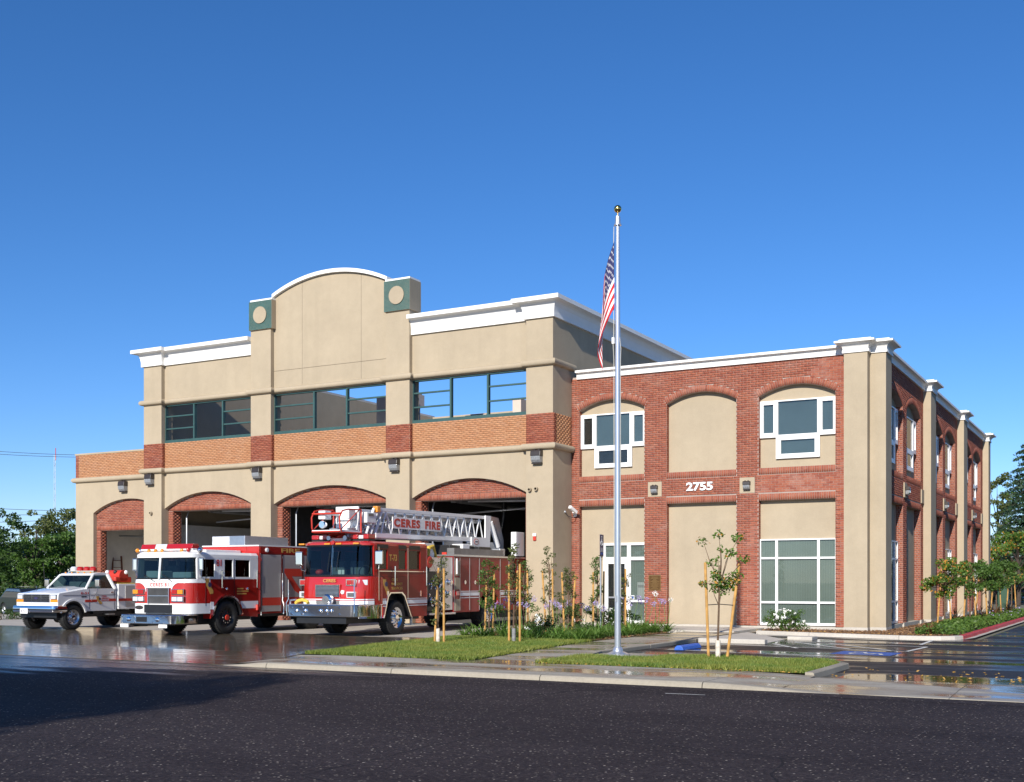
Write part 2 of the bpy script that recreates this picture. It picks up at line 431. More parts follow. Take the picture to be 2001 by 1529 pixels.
# ---------------------------------------------------------------- mesh helpers
class MB:
    def __init__(s):
        s.v = []; s.f = []; s.sm = []
    def add(s, vs, fs, smooth=False):
        n = len(s.v)
        s.v.extend([tuple(p) for p in vs])
        for f in fs:
            s.f.append(tuple(i + n for i in f)); s.sm.append(smooth)
        return s
    def box(s, x0, x1, y0, y1, z0, z1):
        v = [(x0, y0, z0), (x1, y0, z0), (x1, y1, z0), (x0, y1, z0), (x0, y0, z1), (x1, y0, z1), (x1, y1, z1), (x0, y1, z1)]
        return s.add(v, [(0, 3, 2, 1), (4, 5, 6, 7), (0, 1, 5, 4), (1, 2, 6, 5), (2, 3, 7, 6), (3, 0, 4, 7)])
    def obox(s, c, ax, ay, az):
        c = Vector(c); ax = Vector(ax); ay = Vector(ay); az = Vector(az)
        v = [c + sx * ax + sy * ay + sz * az for sz in (-1, 1) for sx, sy in ((-1, -1), (1, -1), (1, 1), (-1, 1))]
        f = [(0, 3, 2, 1), (4, 5, 6, 7), (0, 1, 5, 4), (1, 2, 6, 5), (2, 3, 7, 6), (3, 0, 4, 7)]
        if ax.cross(ay).dot(az) < 0:
            f = [tuple(reversed(q)) for q in f]
        return s.add(v, f)
    def prism(s, poly, a0, a1, axis='y', smooth=False):
        """poly 2d; axis 'x': (y,z), 'y': (x,z), 'z': (x,y)"""
        n = len(poly)
        def P(p, a):
            return {'x': (a, p[0], p[1]), 'y': (p[0], a, p[1]), 'z': (p[0], p[1], a)}[axis]
        v = [P(p, a0) for p in poly] + [P(p, a1) for p in poly]
        area = sum(poly[i][0] * poly[(i + 1) % n][1] - poly[(i + 1) % n][0] * poly[i][1] for i in range(n))
        flip = (area > 0) != (axis == 'y')
        a = tuple(range(n)); b = tuple(range(n, 2 * n))
        fs = [tuple(reversed(a)), b] if flip else [a, tuple(reversed(b))]
        s.add(v, fs)
        base = len(s.v) - 2 * n
        for i in range(n):
            j = (i + 1) % n
            q = (i, j, j + n, i + n) if flip else (i, i + n, j + n, j)
            s.f.append(tuple(k + base for k in q)); s.sm.append(smooth)
        return s
    def tube(s, p0, p1, r0, r1=None, n=8, caps=True):
        p0 = Vector(p0); p1 = Vector(p1)
        r1 = r0 if r1 is None else r1
        d = (p1 - p0)
        if d.length < 1e-6:
            return s
        d.normalize()
        a = d.orthogonal().normalized(); b = d.cross(a)
        v = []
        for p, r in ((p0, r0), (p1, r1)):
            for i in range(n):
                t = 2 * math.pi * i / n
                v.append(p + (a * math.cos(t) + b * math.sin(t)) * r)
        fs = [(i, (i + 1) % n, (i + 1) % n + n, i + n) for i in range(n)]
        s.add(v, fs, True)
        if caps:
            base = len(s.v) - 2 * n
            s.f.append(tuple(base + i for i in reversed(range(n)))); s.sm.append(False)
            s.f.append(tuple(base + n + i for i in range(n))); s.sm.append(False)
        return s
    def path(s, pts, r, n=8):
        pts = [Vector(p) for p in pts]
        rs = r if hasattr(r, '__len__') else [r] * len(pts)
        ref = None
        rings = []
        for i, p in enumerate(pts):
            d = (pts[min(i + 1, len(pts) - 1)] - pts[max(i - 1, 0)]).normalized()
            if ref is None:
                ref = d.orthogonal().normalized()
            a = (ref - d * ref.dot(d)).normalized(); ref = a
            b = d.cross(a)
            rings.append([p + (a * math.cos(2 * math.pi * k / n) + b * math.sin(2 * math.pi * k / n)) * rs[i] for k in range(n)])
        return s.rings(rings, True)
    def rings(s, rings, smooth=True, cap=True, closed=True):
        n = len(rings[0])
        v = [p for r in rings for p in r]
        fs = []
        for k in range(len(rings) - 1):
            for i in range(n if closed else n - 1):
                j = (i + 1) % n
                fs.append((k * n + i, k * n + j, (k + 1) * n + j, (k + 1) * n + i))
        s.add(v, fs, smooth)
        if cap:
            base = len(s.v) - len(v)
            s.f.append(tuple(base + i for i in reversed(range(n)))); s.sm.append(False)
            m = base + (len(rings) - 1) * n
            s.f.append(tuple(m + i for i in range(n))); s.sm.append(False)
        return s
    def lathe(s, prof, o=(0, 0, 0), axis='z', n=24, cap=True):
        """prof: list of (radius, height)"""
        o = Vector(o)
        E = {'x': (Vector((0, 1, 0)), Vector((0, 0, 1)), Vector((1, 0, 0))),
             'y': (Vector((0, 0, 1)), Vector((1, 0, 0)), Vector((0, 1, 0))),
             'z': (Vector((1, 0, 0)), Vector((0, 1, 0)), Vector((0, 0, 1)))}[axis]
        rs = [[o + E[2] * h + (E[0] * math.cos(2 * math.pi * i / n) + E[1] * math.sin(2 * math.pi * i / n)) * max(r, 1e-4) for i in range(n)] for r, h in prof]
        return s.rings(rs, True, cap)
    def sphere(s, c, r, n=12, m=8, sq=(1, 1, 1)):
        c = Vector(c)
        rs = []
        for k in range(m + 1):
            t = -math.pi / 2 + math.pi * k / m
            rs.append([c + Vector((sq[0] * r * max(math.cos(t), 1e-3) * math.cos(2 * math.pi * i / n), sq[1] * r * max(math.cos(t), 1e-3) * math.sin(2 * math.pi * i / n), sq[2] * r * math.sin(t))) for i in range(n)])
        return s.rings(rs, True)
    def mesh(s, name):
        me = bpy.data.meshes.new(name)
        me.from_pydata(s.v, [], s.f)
        if any(s.sm):
            me.polygons.foreach_set('use_smooth', s.sm)
            me.set_sharp_from_angle(angle=R(38))
        me.update()
        return me
    def build(s, name, mat, parent=None, bevel=0.0, seg=2):
        me = s.mesh(name)
        me.materials.append(MATS[mat])
        return link(name, me, parent, bevel, seg)

def link(name, me, parent=None, bevel=0.0, seg=2):
    o = bpy.data.objects.new(name, me)
    COL.objects.link(o)
    if parent is not None:
        o.parent = parent
    if bevel:
        b = o.modifiers.new('bevel', 'BEVEL')
        b.width = bevel; b.segments = seg; b.limit_method = 'ANGLE'; b.angle_limit = R(40)
        b.harden_normals = False
    return o
def tag(o, label, cat, group=None):
    o['label'] = label; o['category'] = cat
    if group:
        o['group'] = group
    return o
def struct(o):
    o['kind'] = 'structure'
    return o
def stuff(o):
    o['kind'] = 'stuff'
    return o
def thing(name, label, cat, loc=(0, 0, 0), rz=0.0, group=None):
    o = bpy.data.objects.new(name, None)
    o.empty_display_size = 0.3
    COL.objects.link(o)
    o.location = loc; o.rotation_euler = (0, 0, rz)
    return tag(o, label, cat, group)
def copy_tree(o, parent=None):
    c = o.copy(); COL.objects.link(c); c.parent = parent
    for ch in list(o.children):
        copy_tree(ch, c)
    return c

def quads_mesh(name, V, mat, nv=4, parent=None):
    """V: (N, nv, 3) array of separate polygons"""
    V = np.asarray(V, dtype=np.float32)
    n = V.shape[0]
    me = bpy.data.meshes.new(name)
    me.vertices.add(n * nv)
    me.vertices.foreach_set('co', V.reshape(-1))
    me.loops.add(n * nv)
    me.loops.foreach_set('vertex_index', np.arange(n * nv, dtype=np.int32))
    me.polygons.add(n)
    me.polygons.foreach_set('loop_start', np.arange(0, n * nv, nv, dtype=np.int32))
    me.polygons.foreach_set('loop_total', np.full(n, nv, dtype=np.int32))
    me.update(calc_edges=True)
    me.materials.append(MATS[mat])
    return link(name, me, parent)

def leaf_quads(C, size, rng, aspect=0.55, droop=0.0, flat=0.0):
    """diamond leaves around the points C (N,3)"""
    n = len(C)
    d = rng.normal(size=(n, 3)); d[:, 2] = d[:, 2] * (1 - flat) - droop
    d /= np.linalg.norm(d, axis=1, keepdims=True) + 1e-9
    u = rng.normal(size=(n, 3))
    s = np.cross(d, u); s /= np.linalg.norm(s, axis=1, keepdims=True) + 1e-9
    L = (size * rng.uniform(0.6, 1.25, n))[:, None]
    return np.stack([C - d * L * 0.5, C + s * L * aspect * 0.5, C + d * L * 0.5, C - s * L * aspect * 0.5], axis=1)

def text(s, o, u, v, w, h, mat, parent, depth=0.006, name='lettering', bold=0.0, space=1.0):
    """letters of size w x h with lower-left corner o, along u and v"""
    cu = bpy.data.curves.new('t', 'FONT')
    cu.body = s; cu.extrude = 0.5; cu.offset = bold; cu.resolution_u = 3; cu.space_character = space
    tmp = bpy.data.objects.new('t', cu)
    COL.objects.link(tmp)
    dg = bpy.context.evaluated_depsgraph_get()
    me = bpy.data.meshes.new_from_object(tmp.evaluated_get(dg))
    bpy.data.objects.remove(tmp); bpy.data.curves.remove(cu)
    n = len(me.vertices)
    a = np.empty(n * 3, dtype=np.float32); me.vertices.foreach_get('co', a); a = a.reshape(-1, 3)
    lo = a.min(0); hi = a.max(0)
    q = (a - lo) / (hi - lo)
    U = np.array(Vector(u).normalized()); V = np.array(Vector(v).normalized()); N = np.cross(U, V)
    P = np.array(o)[None] + q[:, :1] * w * U + q[:, 1:2] * h * V + q[:, 2:3] * depth * N
    me.vertices.foreach_set('co', P.astype(np.float32).reshape(-1)); me.update()
    me.materials.clear(); me.materials.append(MATS[mat])
    return link(name, me, parent)
def arc(cx, cz, r, a0, a1, n):
    return [(cx + r * math.cos(a0 + (a1 - a0) * i / n), cz + r * math.sin(a0 + (a1 - a0) * i / n)) for i in range(n + 1)]
def arch_pts(x0, x1, zs, za, n=20):
    """points of a segmental arch from (x0,zs) over the crown za to (x1,zs)"""
    a = (x1 - x0) / 2; r = za - zs; RR = (a * a + r * r) / (2 * r)
    c = (x0 + x1) / 2; cz = za - RR; t = math.asin(a / RR)
    return [(c + RR * math.sin(-t + 2 * t * i / n), cz + RR * math.cos(-t + 2 * t * i / n)) for i in range(n + 1)]
def arch_circle(x0, x1, zs, za):
    a = (x1 - x0) / 2; r = za - zs; RR = (a * a + r * r) / (2 * r)
    return (x0 + x1) / 2, za - RR, RR
# ================================================================= GROUND
CAMV = Vector((0, 0, 1.66))
def sheet(name, poly, z, mat, parent=None):
    me = bpy.data.meshes.new(name)
    me.from_pydata([(x, y, z) for x, y in poly], [], [tuple(range(len(poly)))])
    if me.polygons[0].normal.z < 0:
        me.flip_normals()
    me.materials.append(MATS[mat])
    return link(name, me, parent)
struct(sheet('ground', [(-900, -900), (900, -900), (900, 900), (-900, 900)], -0.16, 'far_ground'))
street = struct(sheet('street', [(-300, -40), (300, -40), (300, 18.12), (-300, 18.12)], -0.10, 'asphalt'))

# concrete apron in front of the engine bays, laid in slabs
apron = struct(sheet('apron', [(-49.5, 18.13), (-17.0, 18.13), (-16.6, 20.4), (-18.6, 37.9), (-19.2, 39.4), (-49.5, 39.4)], -0.09, 'concrete_apron'))
def apron_z(y):
    return -0.085 + 0.085 * min(1.0, max(0.0, (y - 18.13) / 2.6))
def edge_x(y):
    pts = [(18.13, -16.4), (20.5, -16.9), (29.3, -18.25), (37.9, -18.75), (39.5, -18.8)]
    for (a, b), (c, d) in zip(pts, pts[1:]):
        if y <= c:
            return b + (d - b) * (y - a) / (c - a)
    return pts[-1][1]
ys = [18.14, 20.72, 24.3, 28.0, 31.5, 34.8, 38.05]
for j in range(len(ys) - 1):
    y0, y1 = ys[j] + 0.006, ys[j + 1] - 0.006
    x = -17.0
    xr0, xr1 = edge_x(y0), edge_x(y1)
    k = 0
    while x > -49.0:
        x0 = x - 3.9
        r0, r1 = (xr0, xr1) if k == 0 else (x - 0.006, x - 0.006)
        mb = MB()
        za, zb = apron_z(y0), apron_z(y1)
        p = [(x0 + 0.006, y0), (r0, y0), (r1, y1), (x0 + 0.006, y1)]
        zz = [za, za, zb, zb]
        v = [(q[0], q[1], -0.12) for q in p] + [(q[0], q[1], z) for q, z in zip(p, zz)]
        mb.add(v, [(0, 3, 2, 1), (4, 5, 6, 7), (0, 1, 5, 4), (1, 2, 6, 5), (2, 3, 7, 6), (3, 0, 4, 7)])
        mb.build('slab', 'concrete_apron', apron)
        x = x0; k += 1

# street kerb, piece by piece, dropping to nothing at both driveways
kerb = struct(sheet('kerb', [(-17.2, 18.14), (-3.8, 18.14), (-3.8, 18.3), (-17.2, 18.3)], -0.098, 'concrete_kerb'))
kx = [-16.9, -15.7, -12.62, -9.43, -6.42, -4.2]
kz = [-0.085, 0.0, 0.0, 0.0, 0.0, -0.088]
for i in range(5):
    x0, x1 = kx[i] + 0.008, kx[i + 1] - 0.008
    z0, z1 = kz[i], kz[i + 1]
    prof = lambda z: [(18.05, -0.13), (18.07, max(z - 0.035, -0.099)), (18.10, z - 0.008), (18.14, z), (18.34, z), (18.34, -0.13)]
    mb = MB()
    nseg = 8
    rs = []
    for k in range(nseg + 1):
        t = k / nseg
        tt = t * t * (3 - 2 * t)
        rs.append([(x0 + (x1 - x0) * t, a, b) for a, b in prof(z0 + (z1 - z0) * tt)])
    mb.rings(rs, False)
    mb.build('kerb_stone', 'concrete_kerb', kerb)

# pavement slabs behind the kerb
pave = struct(sheet('pavement', [(-17.1, 18.3), (-4.0, 18.3), (-4.0, 20.66), (-17.1, 20.66)], -0.095, 'concrete_walk'))
px = [-16.95, -15.75, -14.2, -12.62, -11.0, -9.43, -7.9, -6.42, -5.2]
for i in range(len(px) - 1):
    x0, x1 = px[i] + 0.005, px[i + 1] - 0.005
    mb = MB()
    def zat(x, y):
        k = 0.0
        if x < -15.75:
            k = -0.08 * ((-15.75 - x) / 1.2) * (1 - (y - 18.3) / 3.2)
        if x > -6.42:
            k = -0.075 * ((x + 6.42) / 1.3) * (1 - 0.55 * (y - 18.3) / 2.4)
        return k
    n = 6
    for a in range(n):
        xa, xb = x0 + (x1 - x0) * a / n, x0 + (x1 - x0) * (a + 1) / n
        mb.add([(xa, 18.345, zat(xa, 18.345)), (xb, 18.345, zat(xb, 18.345)), (xb, 20.66, zat(xb, 20.66)), (xa, 20.66, zat(xa, 20.66))], [(0, 1, 2, 3)])
    mb.build('paving_slab', 'concrete_walk', pave)
# sloping concrete crossing of the car park drive
cross = struct(sheet('driveway_crossing', [(-5.2, 18.13), (40, 18.13), (40, 20.66), (-5.2, 20.66)], -0.1, 'concrete_walk'))
x = -5.195
for w in (2.6, 3.0, 3.0, 3.0, 3.0, 6.0, 6.0, 6.0):
    mb = MB()
    za0 = -0.088
    v = []
    for xx in (x, x + w - 0.012):
        v += [(xx, 18.14, za0), (xx, 19.2, -0.05), (xx, 20.1, -0.035), (xx, 20.66, -0.06), (xx, 20.66, -0.12), (xx, 18.14, -0.12)]
    mb.rings([v[:6], v[6:]], False)
    mb.build('crossing_slab', 'concrete_walk', cross)
    x += w
# gutter pan, a thin strip on the road
gut = struct(sheet('gutter', [(-60, 17.55), (60, 17.55), (60, 18.13), (-60, 18.13)], -0.096, 'asphalt'))

# entrance walk, laid in slabs (z = 0) beside the car park
walk = struct(sheet('entrance_walk', [(-13.6, 20.68), (-11.5, 20.68), (-11.5, 39.4), (-19.2, 39.4), (-19.2, 36.0), (-13.6, 36.0)], -0.05, 'concrete_walk'))
def slab_poly(poly, z0, z1, mat, parent, name='paving_slab'):
    return MB().prism(poly, z0, z1, 'z').build(name, mat, parent)
wl = lambda y: -12.35 - 1.05 * min(1, max(0, (y - 20.6) / 7.5))
yy = [20.665, 23.2, 25.8, 28.4, 31.0, 33.6, 36.1]
for a, b in zip(yy, yy[1:]):
    slab_poly([(wl(a), a + 0.005), (-11.56 if a > 24 else -10.95, a + 0.005), (-11.56 if b > 24 else -10.95, b - 0.005), (wl(b), b - 0.005)], -0.1, 0.0, 'concrete_walk', walk)
for x0, x1 in ((-19.2, -16.6), (-16.6, -14.2), (-14.2, -11.75)):
    slab_poly([(x0 + 0.005, 36.105), (x1 - 0.005, 36.105), (x1 - 0.005, 39.45), (x0 + 0.005, 39.45)], -0.1, 0.03, 'concrete_dry', walk)
# pad around the flagpole
slab_poly([(-10.945, 23.0), (-9.35, 23.0), (-9.0, 24.45), (-10.945, 24.6)], -0.1, 0.004, 'concrete_walk', walk, 'flagpole_pad')
# kerb between walk and car park, and the ramp slabs by the door
kb2 = struct(sheet('walk_kerb', [(-11.55, 24.6), (-11.35, 24.6), (-11.35, 36.0), (-11.55, 36.0)], -0.098, 'concrete_kerb'))
for a, b in ((24.62, 28.0), (28.0, 31.4), (31.4, 33.0)):
    MB().box(-11.552, -11.36, a + 0.005, b - 0.005, -0.11, 0.006).build('kerb_stone', 'concrete_kerb', kb2, 0.02)
ramp = MB().add([(-11.35, 32.0, 0.0), (-9.45, 31.75, -0.09), (-9.55, 34.2, -0.09), (-11.35, 36.3, 0.01), (-11.35, 32.0, -0.11), (-9.45, 31.75, -0.11), (-9.55, 34.2, -0.11), (-11.35, 36.3, -0.11)],
    [(0, 1, 2, 3), (4, 7, 6, 5), (0, 4, 5, 1), (1, 5, 6, 2), (2, 6, 7, 3), (3, 7, 4, 0)]).build('access_ramp', 'concrete_dry')
struct(ramp)
MB().box(-11.3, -9.35, 31.45, 31.72, -0.11, 0.03).build('ramp_kerb', 'concrete_dry', ramp, 0.02)
MB().box(-9.5, -8.75, 34.25, 34.9, -0.11, 0.0).build('ramp_kerb', 'concrete_dry', ramp, 0.02)

# car park
park = struct(sheet('car_park', [(-11.4, 20.67), (70, 20.67), (70, 140), (-4.4, 140), (-4.4, 37), (-11.4, 37)], -0.095, 'parking_asphalt'))
def line(p, q, w, mat='road_white', z=-0.091, name='painted_line'):
    p = Vector(p); q = Vector(q)
    d = (q - p).normalized(); n = Vector((-d.y, d.x)) * w / 2
    return sheet(name, [tuple(p + n), tuple(p - n), tuple(q - n), tuple(q + n)], z, mat, park)
for p, q in (((-10.9, 30.85), (-5.28, 29.85)), ((-9.2, 31.74), (-8.04, 29.95)), ((-9.0, 32.98), (-6.75, 30.25)), ((-7.84, 32.6), (-5.7, 30.1)),
             ((-9.08, 33.0), (-5.15, 32.2)), ((-5.17, 32.15), (-5.28, 29.85)), ((-10.82, 27.8), (-5.6, 26.9)), ((-5.6, 36.0), (-5.5, 33.2))):
    line(p, q, 0.10)
sheet('painted_symbol_ground', [(-6.75, 28.0), (-5.3, 27.85), (-5.25, 29.2), (-6.7, 29.35)], -0.091, 'road_blue', park)
def strip(pts, w, z, mat, parent, name):
    mb = MB()
    for p, q in zip(pts, pts[1:]):
        p = Vector(p); q = Vector(q); d = (q - p).normalized(); n = Vector((-d.y, d.x)) * w / 2
        p = p - d * w * 0.3; q = q + d * w * 0.3
        z += 0.0004
        mb.add([(*(p + n), z), (*(p - n), z), (*(q - n), z), (*(q + n), z)], [(0, 1, 2, 3)])
    return mb.build(name, mat, parent)
ox, oy = -6.0, 28.6
strip([(ox - 0.35 + 0.9 * 0.0, oy + 0.35), (ox - 0.1, oy + 0.3), (ox + 0.02, oy - 0.05), (ox + 0.35, oy - 0.1), (ox + 0.45, oy - 0.45)], 0.09, -0.087, 'road_white', park, 'wheelchair_symbol')
strip([(ox - 0.05 + 0.30 * math.cos(t), oy - 0.15 + 0.30 * math.sin(t)) for t in [2.4 + i * 0.45 for i in range(10)]], 0.08, -0.087, 'road_white', park, 'wheelchair_symbol')

# red kerb and pale kerb round the planting beside the office wing
kb3 = struct(sheet('wing_kerb', [(-11.7, 36.3), (-5, 36.0), (-4.7, 38), (-4.7, 84), (-4.9, 84), (-5, 38), (-11.7, 36.6)], -0.092, 'concrete_dry'))
def kerb_run(pts, mat, z0=-0.11, z1=0.02, w=0.16):
    """kerb along a plan polyline; outer side to the right of travel"""
    rs = []
    for i, p in enumerate(pts):
        p = Vector(p)
        d = (Vector(pts[min(i + 1, len(pts) - 1)]) - Vector(pts[max(i - 1, 0)])).normalized()
        n = Vector((-d.y, d.x))
        prof = [(0, z0), (0.01, z1 - 0.02), (0.03, z1), (w, z1), (w, z0)]
        rs.append([(p.x + n.x * a, p.y + n.y * a, b) for a, b in prof])
    return MB().rings(rs, False).build('kerb_stone', mat, kb3)
kerb_run([(-11.4, 37.35), (-9.5, 36.75)], 'concrete_dry')
kerb_run([(-9.48, 36.74), (-6.6, 36.02)], 'concrete_dry')
cr = [(-6.58, 36.01), (-5.9, 35.98), (-5.4, 36.12), (-5.05, 36.45), (-4.88, 36.9)]
kerb_run(cr, 'concrete_dry')
for a in range(9):
    kerb_run([(-4.875, 36.91 + a * 3.0), (-4.84, 36.90 + (a + 1) * 3.0 - 0.015)], 'kerb_red')
kerb_run([(-4.84, 63.92), (-4.9, 66.5), (-5.4, 68.5), (-7.0, 69.6)], 'concrete_dry')
# planting beds
bedr = struct(sheet('side_bed', [(-11.35, 37.5), (-9.45, 36.9), (-6.5, 36.18), (-5.6, 36.2), (-5.05, 36.9), (-5.0, 63.9), (-5.3, 67), (-7, 69.4), (-7.7, 69.4), (-7.7, 40.2), (-9.2, 39.45), (-11.7, 39.45)], 0.0, 'soil'))
bedf = struct(sheet('front_bed', [(-18.25, 29.2), (-14.3, 28.55), (-13.42, 29.4), (-13.42, 34.6), (-13.9, 35.6), (-14.8, 36.0), (-19.2, 36.0), (-19.2, 37.9), (-18.75, 37.9)], 0.006, 'soil'))
# lawns
lawn1 = [(-16.85, 20.7), (-12.42, 20.7), (-13.3, 27.3), (-13.42, 28.8), (-14.3, 28.75), (-18.2, 29.35), (-17.0, 21.0)]
lawn2 = [(-10.93, 20.7), (-5.42, 20.7), (-5.45, 23.5), (-5.9, 24.1), (-9.1, 24.2), (-9.35, 23.0), (-10.93, 22.95)]
lawnA = struct(sheet('lawn', lawn1, 0.0, 'lawn_soil'))
lawnB = struct(sheet('lawn', lawn2, 0.0, 'lawn_soil'))
kb4 = struct(sheet('lawn_kerb', [(-5.42, 20.7), (-5.25, 20.7), (-5.25, 23.6), (-5.42, 23.6)], -0.09, 'concrete_kerb'))
kb_pts = [(-5.24, 20.68), (-5.24, 22.2), (-5.26, 23.5), (-5.75, 24.2), (-7.4, 24.32), (-9.0, 24.35)]
def kerb2(pts, mat, par):
    rs = []
    for i, p in enumerate(pts):
        p = Vector(p)
        d = (Vector(pts[min(i + 1, len(pts) - 1)]) - Vector(pts[max(i - 1, 0)])).normalized()
        n = Vector((-d.y, d.x))
        rs.append([(p.x + n.x * a, p.y + n.y * a, b) for a, b in [(0, -0.12), (0.01, 0.0), (0.03, 0.02), (0.17, 0.02), (0.17, -0.12)]])
    return MB().rings(rs, False).build('kerb_stone', mat, par)
kerb2(kb_pts[:3], 'concrete_kerb', kb4)
kerb2(kb_pts[2:], 'concrete_kerb', kb4)

def in_poly(P, poly):
    x, y = P[:, 0], P[:, 1]
    c = np.zeros(len(P), bool)
    j = len(poly) - 1
    for i in range(len(poly)):
        xi, yi = poly[i]; xj, yj = poly[j]
        c ^= ((yi > y) != (yj > y)) & (x < (xj - xi) * (y - yi) / (yj - yi + 1e-12) + xi)
        j = i
    return c
def scatter(poly, n, rng):
    a = np.array(poly); lo = a.min(0); hi = a.max(0)
    P = rng.uniform(lo, hi, (n * 3, 2))
    return P[in_poly(P, poly)][:n]
def grass_on(poly, n, h, name, seed, z=0.0):
    rng = np.random.default_rng(seed)
    P = scatter(poly, n, rng)
    m = len(P)
    th = rng.uniform(0, 2 * math.pi, m)
    hh = h * rng.uniform(0.5, 1.2, m)
    # mown in slightly uneven patches
    pat = np.array([noise.noise((p[0] * 0.8, p[1] * 0.8, seed)) for p in P])
    hh *= 1.0 + 0.35 * pat
    w = 0.011 * rng.uniform(0.7, 1.3, m)
    lean = rng.normal(0, 0.45, (m, 2)) * hh[:, None]
    b0 = np.stack([P[:, 0] - np.cos(th) * w, P[:, 1] - np.sin(th) * w, np.full(m, z)], 1)
    b1 = np.stack([P[:, 0] + np.cos(th) * w, P[:, 1] + np.sin(th) * w, np.full(m, z)], 1)
    t = np.stack([P[:, 0] + lean[:, 0], P[:, 1] + lean[:, 1], z + hh], 1)
    o = quads_mesh(name, np.stack([b0, b1, t], 1), 'grass', 3)
    return stuff(o)
tag(grass_on(lawn1, 90000, 0.075, 'grass', 1), 'mown green grass of the larger lawn beside the engine apron', 'grass')
tag(grass_on(lawn2, 45000, 0.075, 'grass', 2), 'mown green grass of the small lawn strip beside the flagpole', 'grass')
def mulch_on(poly, n, z, name, seed, label, mat='mulch', size=0.07):
    rng = np.random.default_rng(seed)
    P = scatter(poly, n, rng)
    C = np.concatenate([P, np.full((len(P), 1), z) + rng.uniform(0, 0.02, (len(P), 1))], 1)
    o = quads_mesh(name, leaf_quads(C, size, rng, 0.35, 0, 0.75), mat)
    return tag(stuff(o), label, 'mulch' if mat == 'mulch' else 'leaves')
mulch_on([(-18.25, 29.2), (-14.3, 28.55), (-13.42, 29.4), (-13.42, 34.6), (-13.9, 35.6), (-19.0, 36.0)], 9000, 0.015, 'bark_mulch', 3, 'brown bark mulch under the plants of the front bed')
mulch_on([(-11.3, 37.6), (-9.45, 37.0), (-6.5, 36.3), (-5.6, 36.4), (-5.2, 37), (-5.2, 60), (-7.7, 60), (-7.7, 40.2), (-9.2, 39.4), (-11.6, 39.4)], 14000, 0.012, 'bark_mulch', 4, 'brown bark mulch along the brick side of the office wing')
mulch_on([(-5.2, 20.8), (0.5, 20.8), (0.5, 23.5), (-5.0, 23.5)], 150, -0.085, 'fallen_leaves', 5, 'small yellow fallen leaves scattered on the wet car park drive', 'fallen', 0.07)
mulch_on([(-12.0, 20.62), (-5.5, 20.62), (-5.5, 20.72), (-12.0, 20.72)], 130, 0.008, 'fallen_leaves', 6, 'dry fallen leaves along the front edge of the small lawn', 'fallen', 0.05)
mulch_on([(-11.4, 37.1), (-8.6, 36.7), (-5.3, 35.9), (-5.3, 36.5), (-8.6, 37.3), (-11.4, 37.8)], 120, 0.03, 'fallen_leaves', 7, 'dry fallen leaves along the pale kerb under the rose bush', 'fallen', 0.06)
# verge and path beyond the apron, on the far left
struct(sheet('verge', [(-140, 30), (-50, 30), (-50, 120), (-140, 200)], -0.12, 'far_grass'))
struct(sheet('side_path', [(-140, 39), (-49.6, 34), (-49.6, 36.5), (-140, 42.5)], -0.115, 'parking_asphalt'))
struct(sheet('forecourt_edge', [(-60, 18.13), (-49.5, 18.13), (-49.5, 33.9), (-60, 34.4)], -0.08, 'concrete_far'))

# scrap of old paint on the road
struct(sheet('road_paint', [(-6.62, 16.9), (-5.98, 16.95), (-5.98, 16.99), (-6.62, 16.95)], -0.094, 'road_white'))
# ================================================================= FIRE STATION
FS = thing('fire_station', 'two-storey tan stucco and red brick fire station with arched engine bays', 'building', (-24, 39, 0))
FS.location = (0, 0, 0)
def part(mb, name, mat, parent=FS, bevel=0.0):
    return mb.build(name, mat, parent, bevel)
def sweep(prof, path, name, mat, parent=FS, smooth=False):
    """prof: (out, z) list; path: plan points, outward is to the right of travel"""
    P = [Vector(p) for p in path]
    rs = []
    for i, p in enumerate(P):
        ns = []
        if i > 0:
            d = (P[i] - P[i - 1]).normalized(); ns.append(Vector((d.y, -d.x)))
        if i < len(P) - 1:
            d = (P[i + 1] - P[i]).normalized(); ns.append(Vector((d.y, -d.x)))
        m = ns[0] if len(ns) == 1 else (ns[0] + ns[1]) / (1 + ns[0].dot(ns[1]))
        rs.append([(p.x + m.x * o, p.y + m.y * o, z) for o, z in prof])
    mb = MB()
    mb.rings(rs, False)
    if smooth:
        mb.sm = [True] * len(mb.sm)
    return mb.build(name, mat, parent)
YP, Y1 = 37.94, 38.14
PIL = [(-40.22, -39.117), (-33.828, -32.718), (-26.754, -25.62), (-20.375, -19.25)]
BAY = [(-39.117, -33.828), (-32.718, -26.754), (-25.62, -20.375)]

# ---- bricks -----------------------------------------------------------
BRK = {'red': [], 'orange': []}
def brick(kind, c, hu, hv, hn):
    BRK[kind].append((Vector(c), Vector(hu), Vector(hv), Vector(hn)))
rb = random.Random(11)
def bricks(kind, o, u, n, W, H, clip=None, L=0.25, h=0.0775, J=0.010, proud=0.010, phase=0.0):
    """running bond on the rectangle W x H that starts at o along u; clip(v) -> excluded [(a,b)]"""
    o = Vector(o); u = Vector(u); n = Vector(n); v = Vector((0, 0, 1))
    rows = max(1, round(H / h)); hh = H / rows
    for r in range(rows):
        z = (r + 0.5) * hh
        free = [(0.0, W)]
        for a, b in (clip(z) if clip else []):
            nf = []
            for p, q in free:
                if b <= p or a >= q:
                    nf.append((p, q))
                else:
                    if a > p: nf.append((p, a))
                    if b < q: nf.append((b, q))
            free = nf
        x = -L * (0.5 if (r % 2) else 0.0) - phase
        while x < W:
            for p, q in free:
                a, b = max(x, p), min(x + L, q)
                if b - a > 0.035:
                    pr = proud + rb.uniform(-0.002, 0.003) * min(1.0, proud / 0.01)
                    c = o + u * ((a + b) / 2) + v * z + n * (pr / 2 - 0.01)
                    brick(kind, c, u * ((b - a - J) / 2), v * ((hh - J) / 2), n * (pr / 2 + 0.01))
            x += L
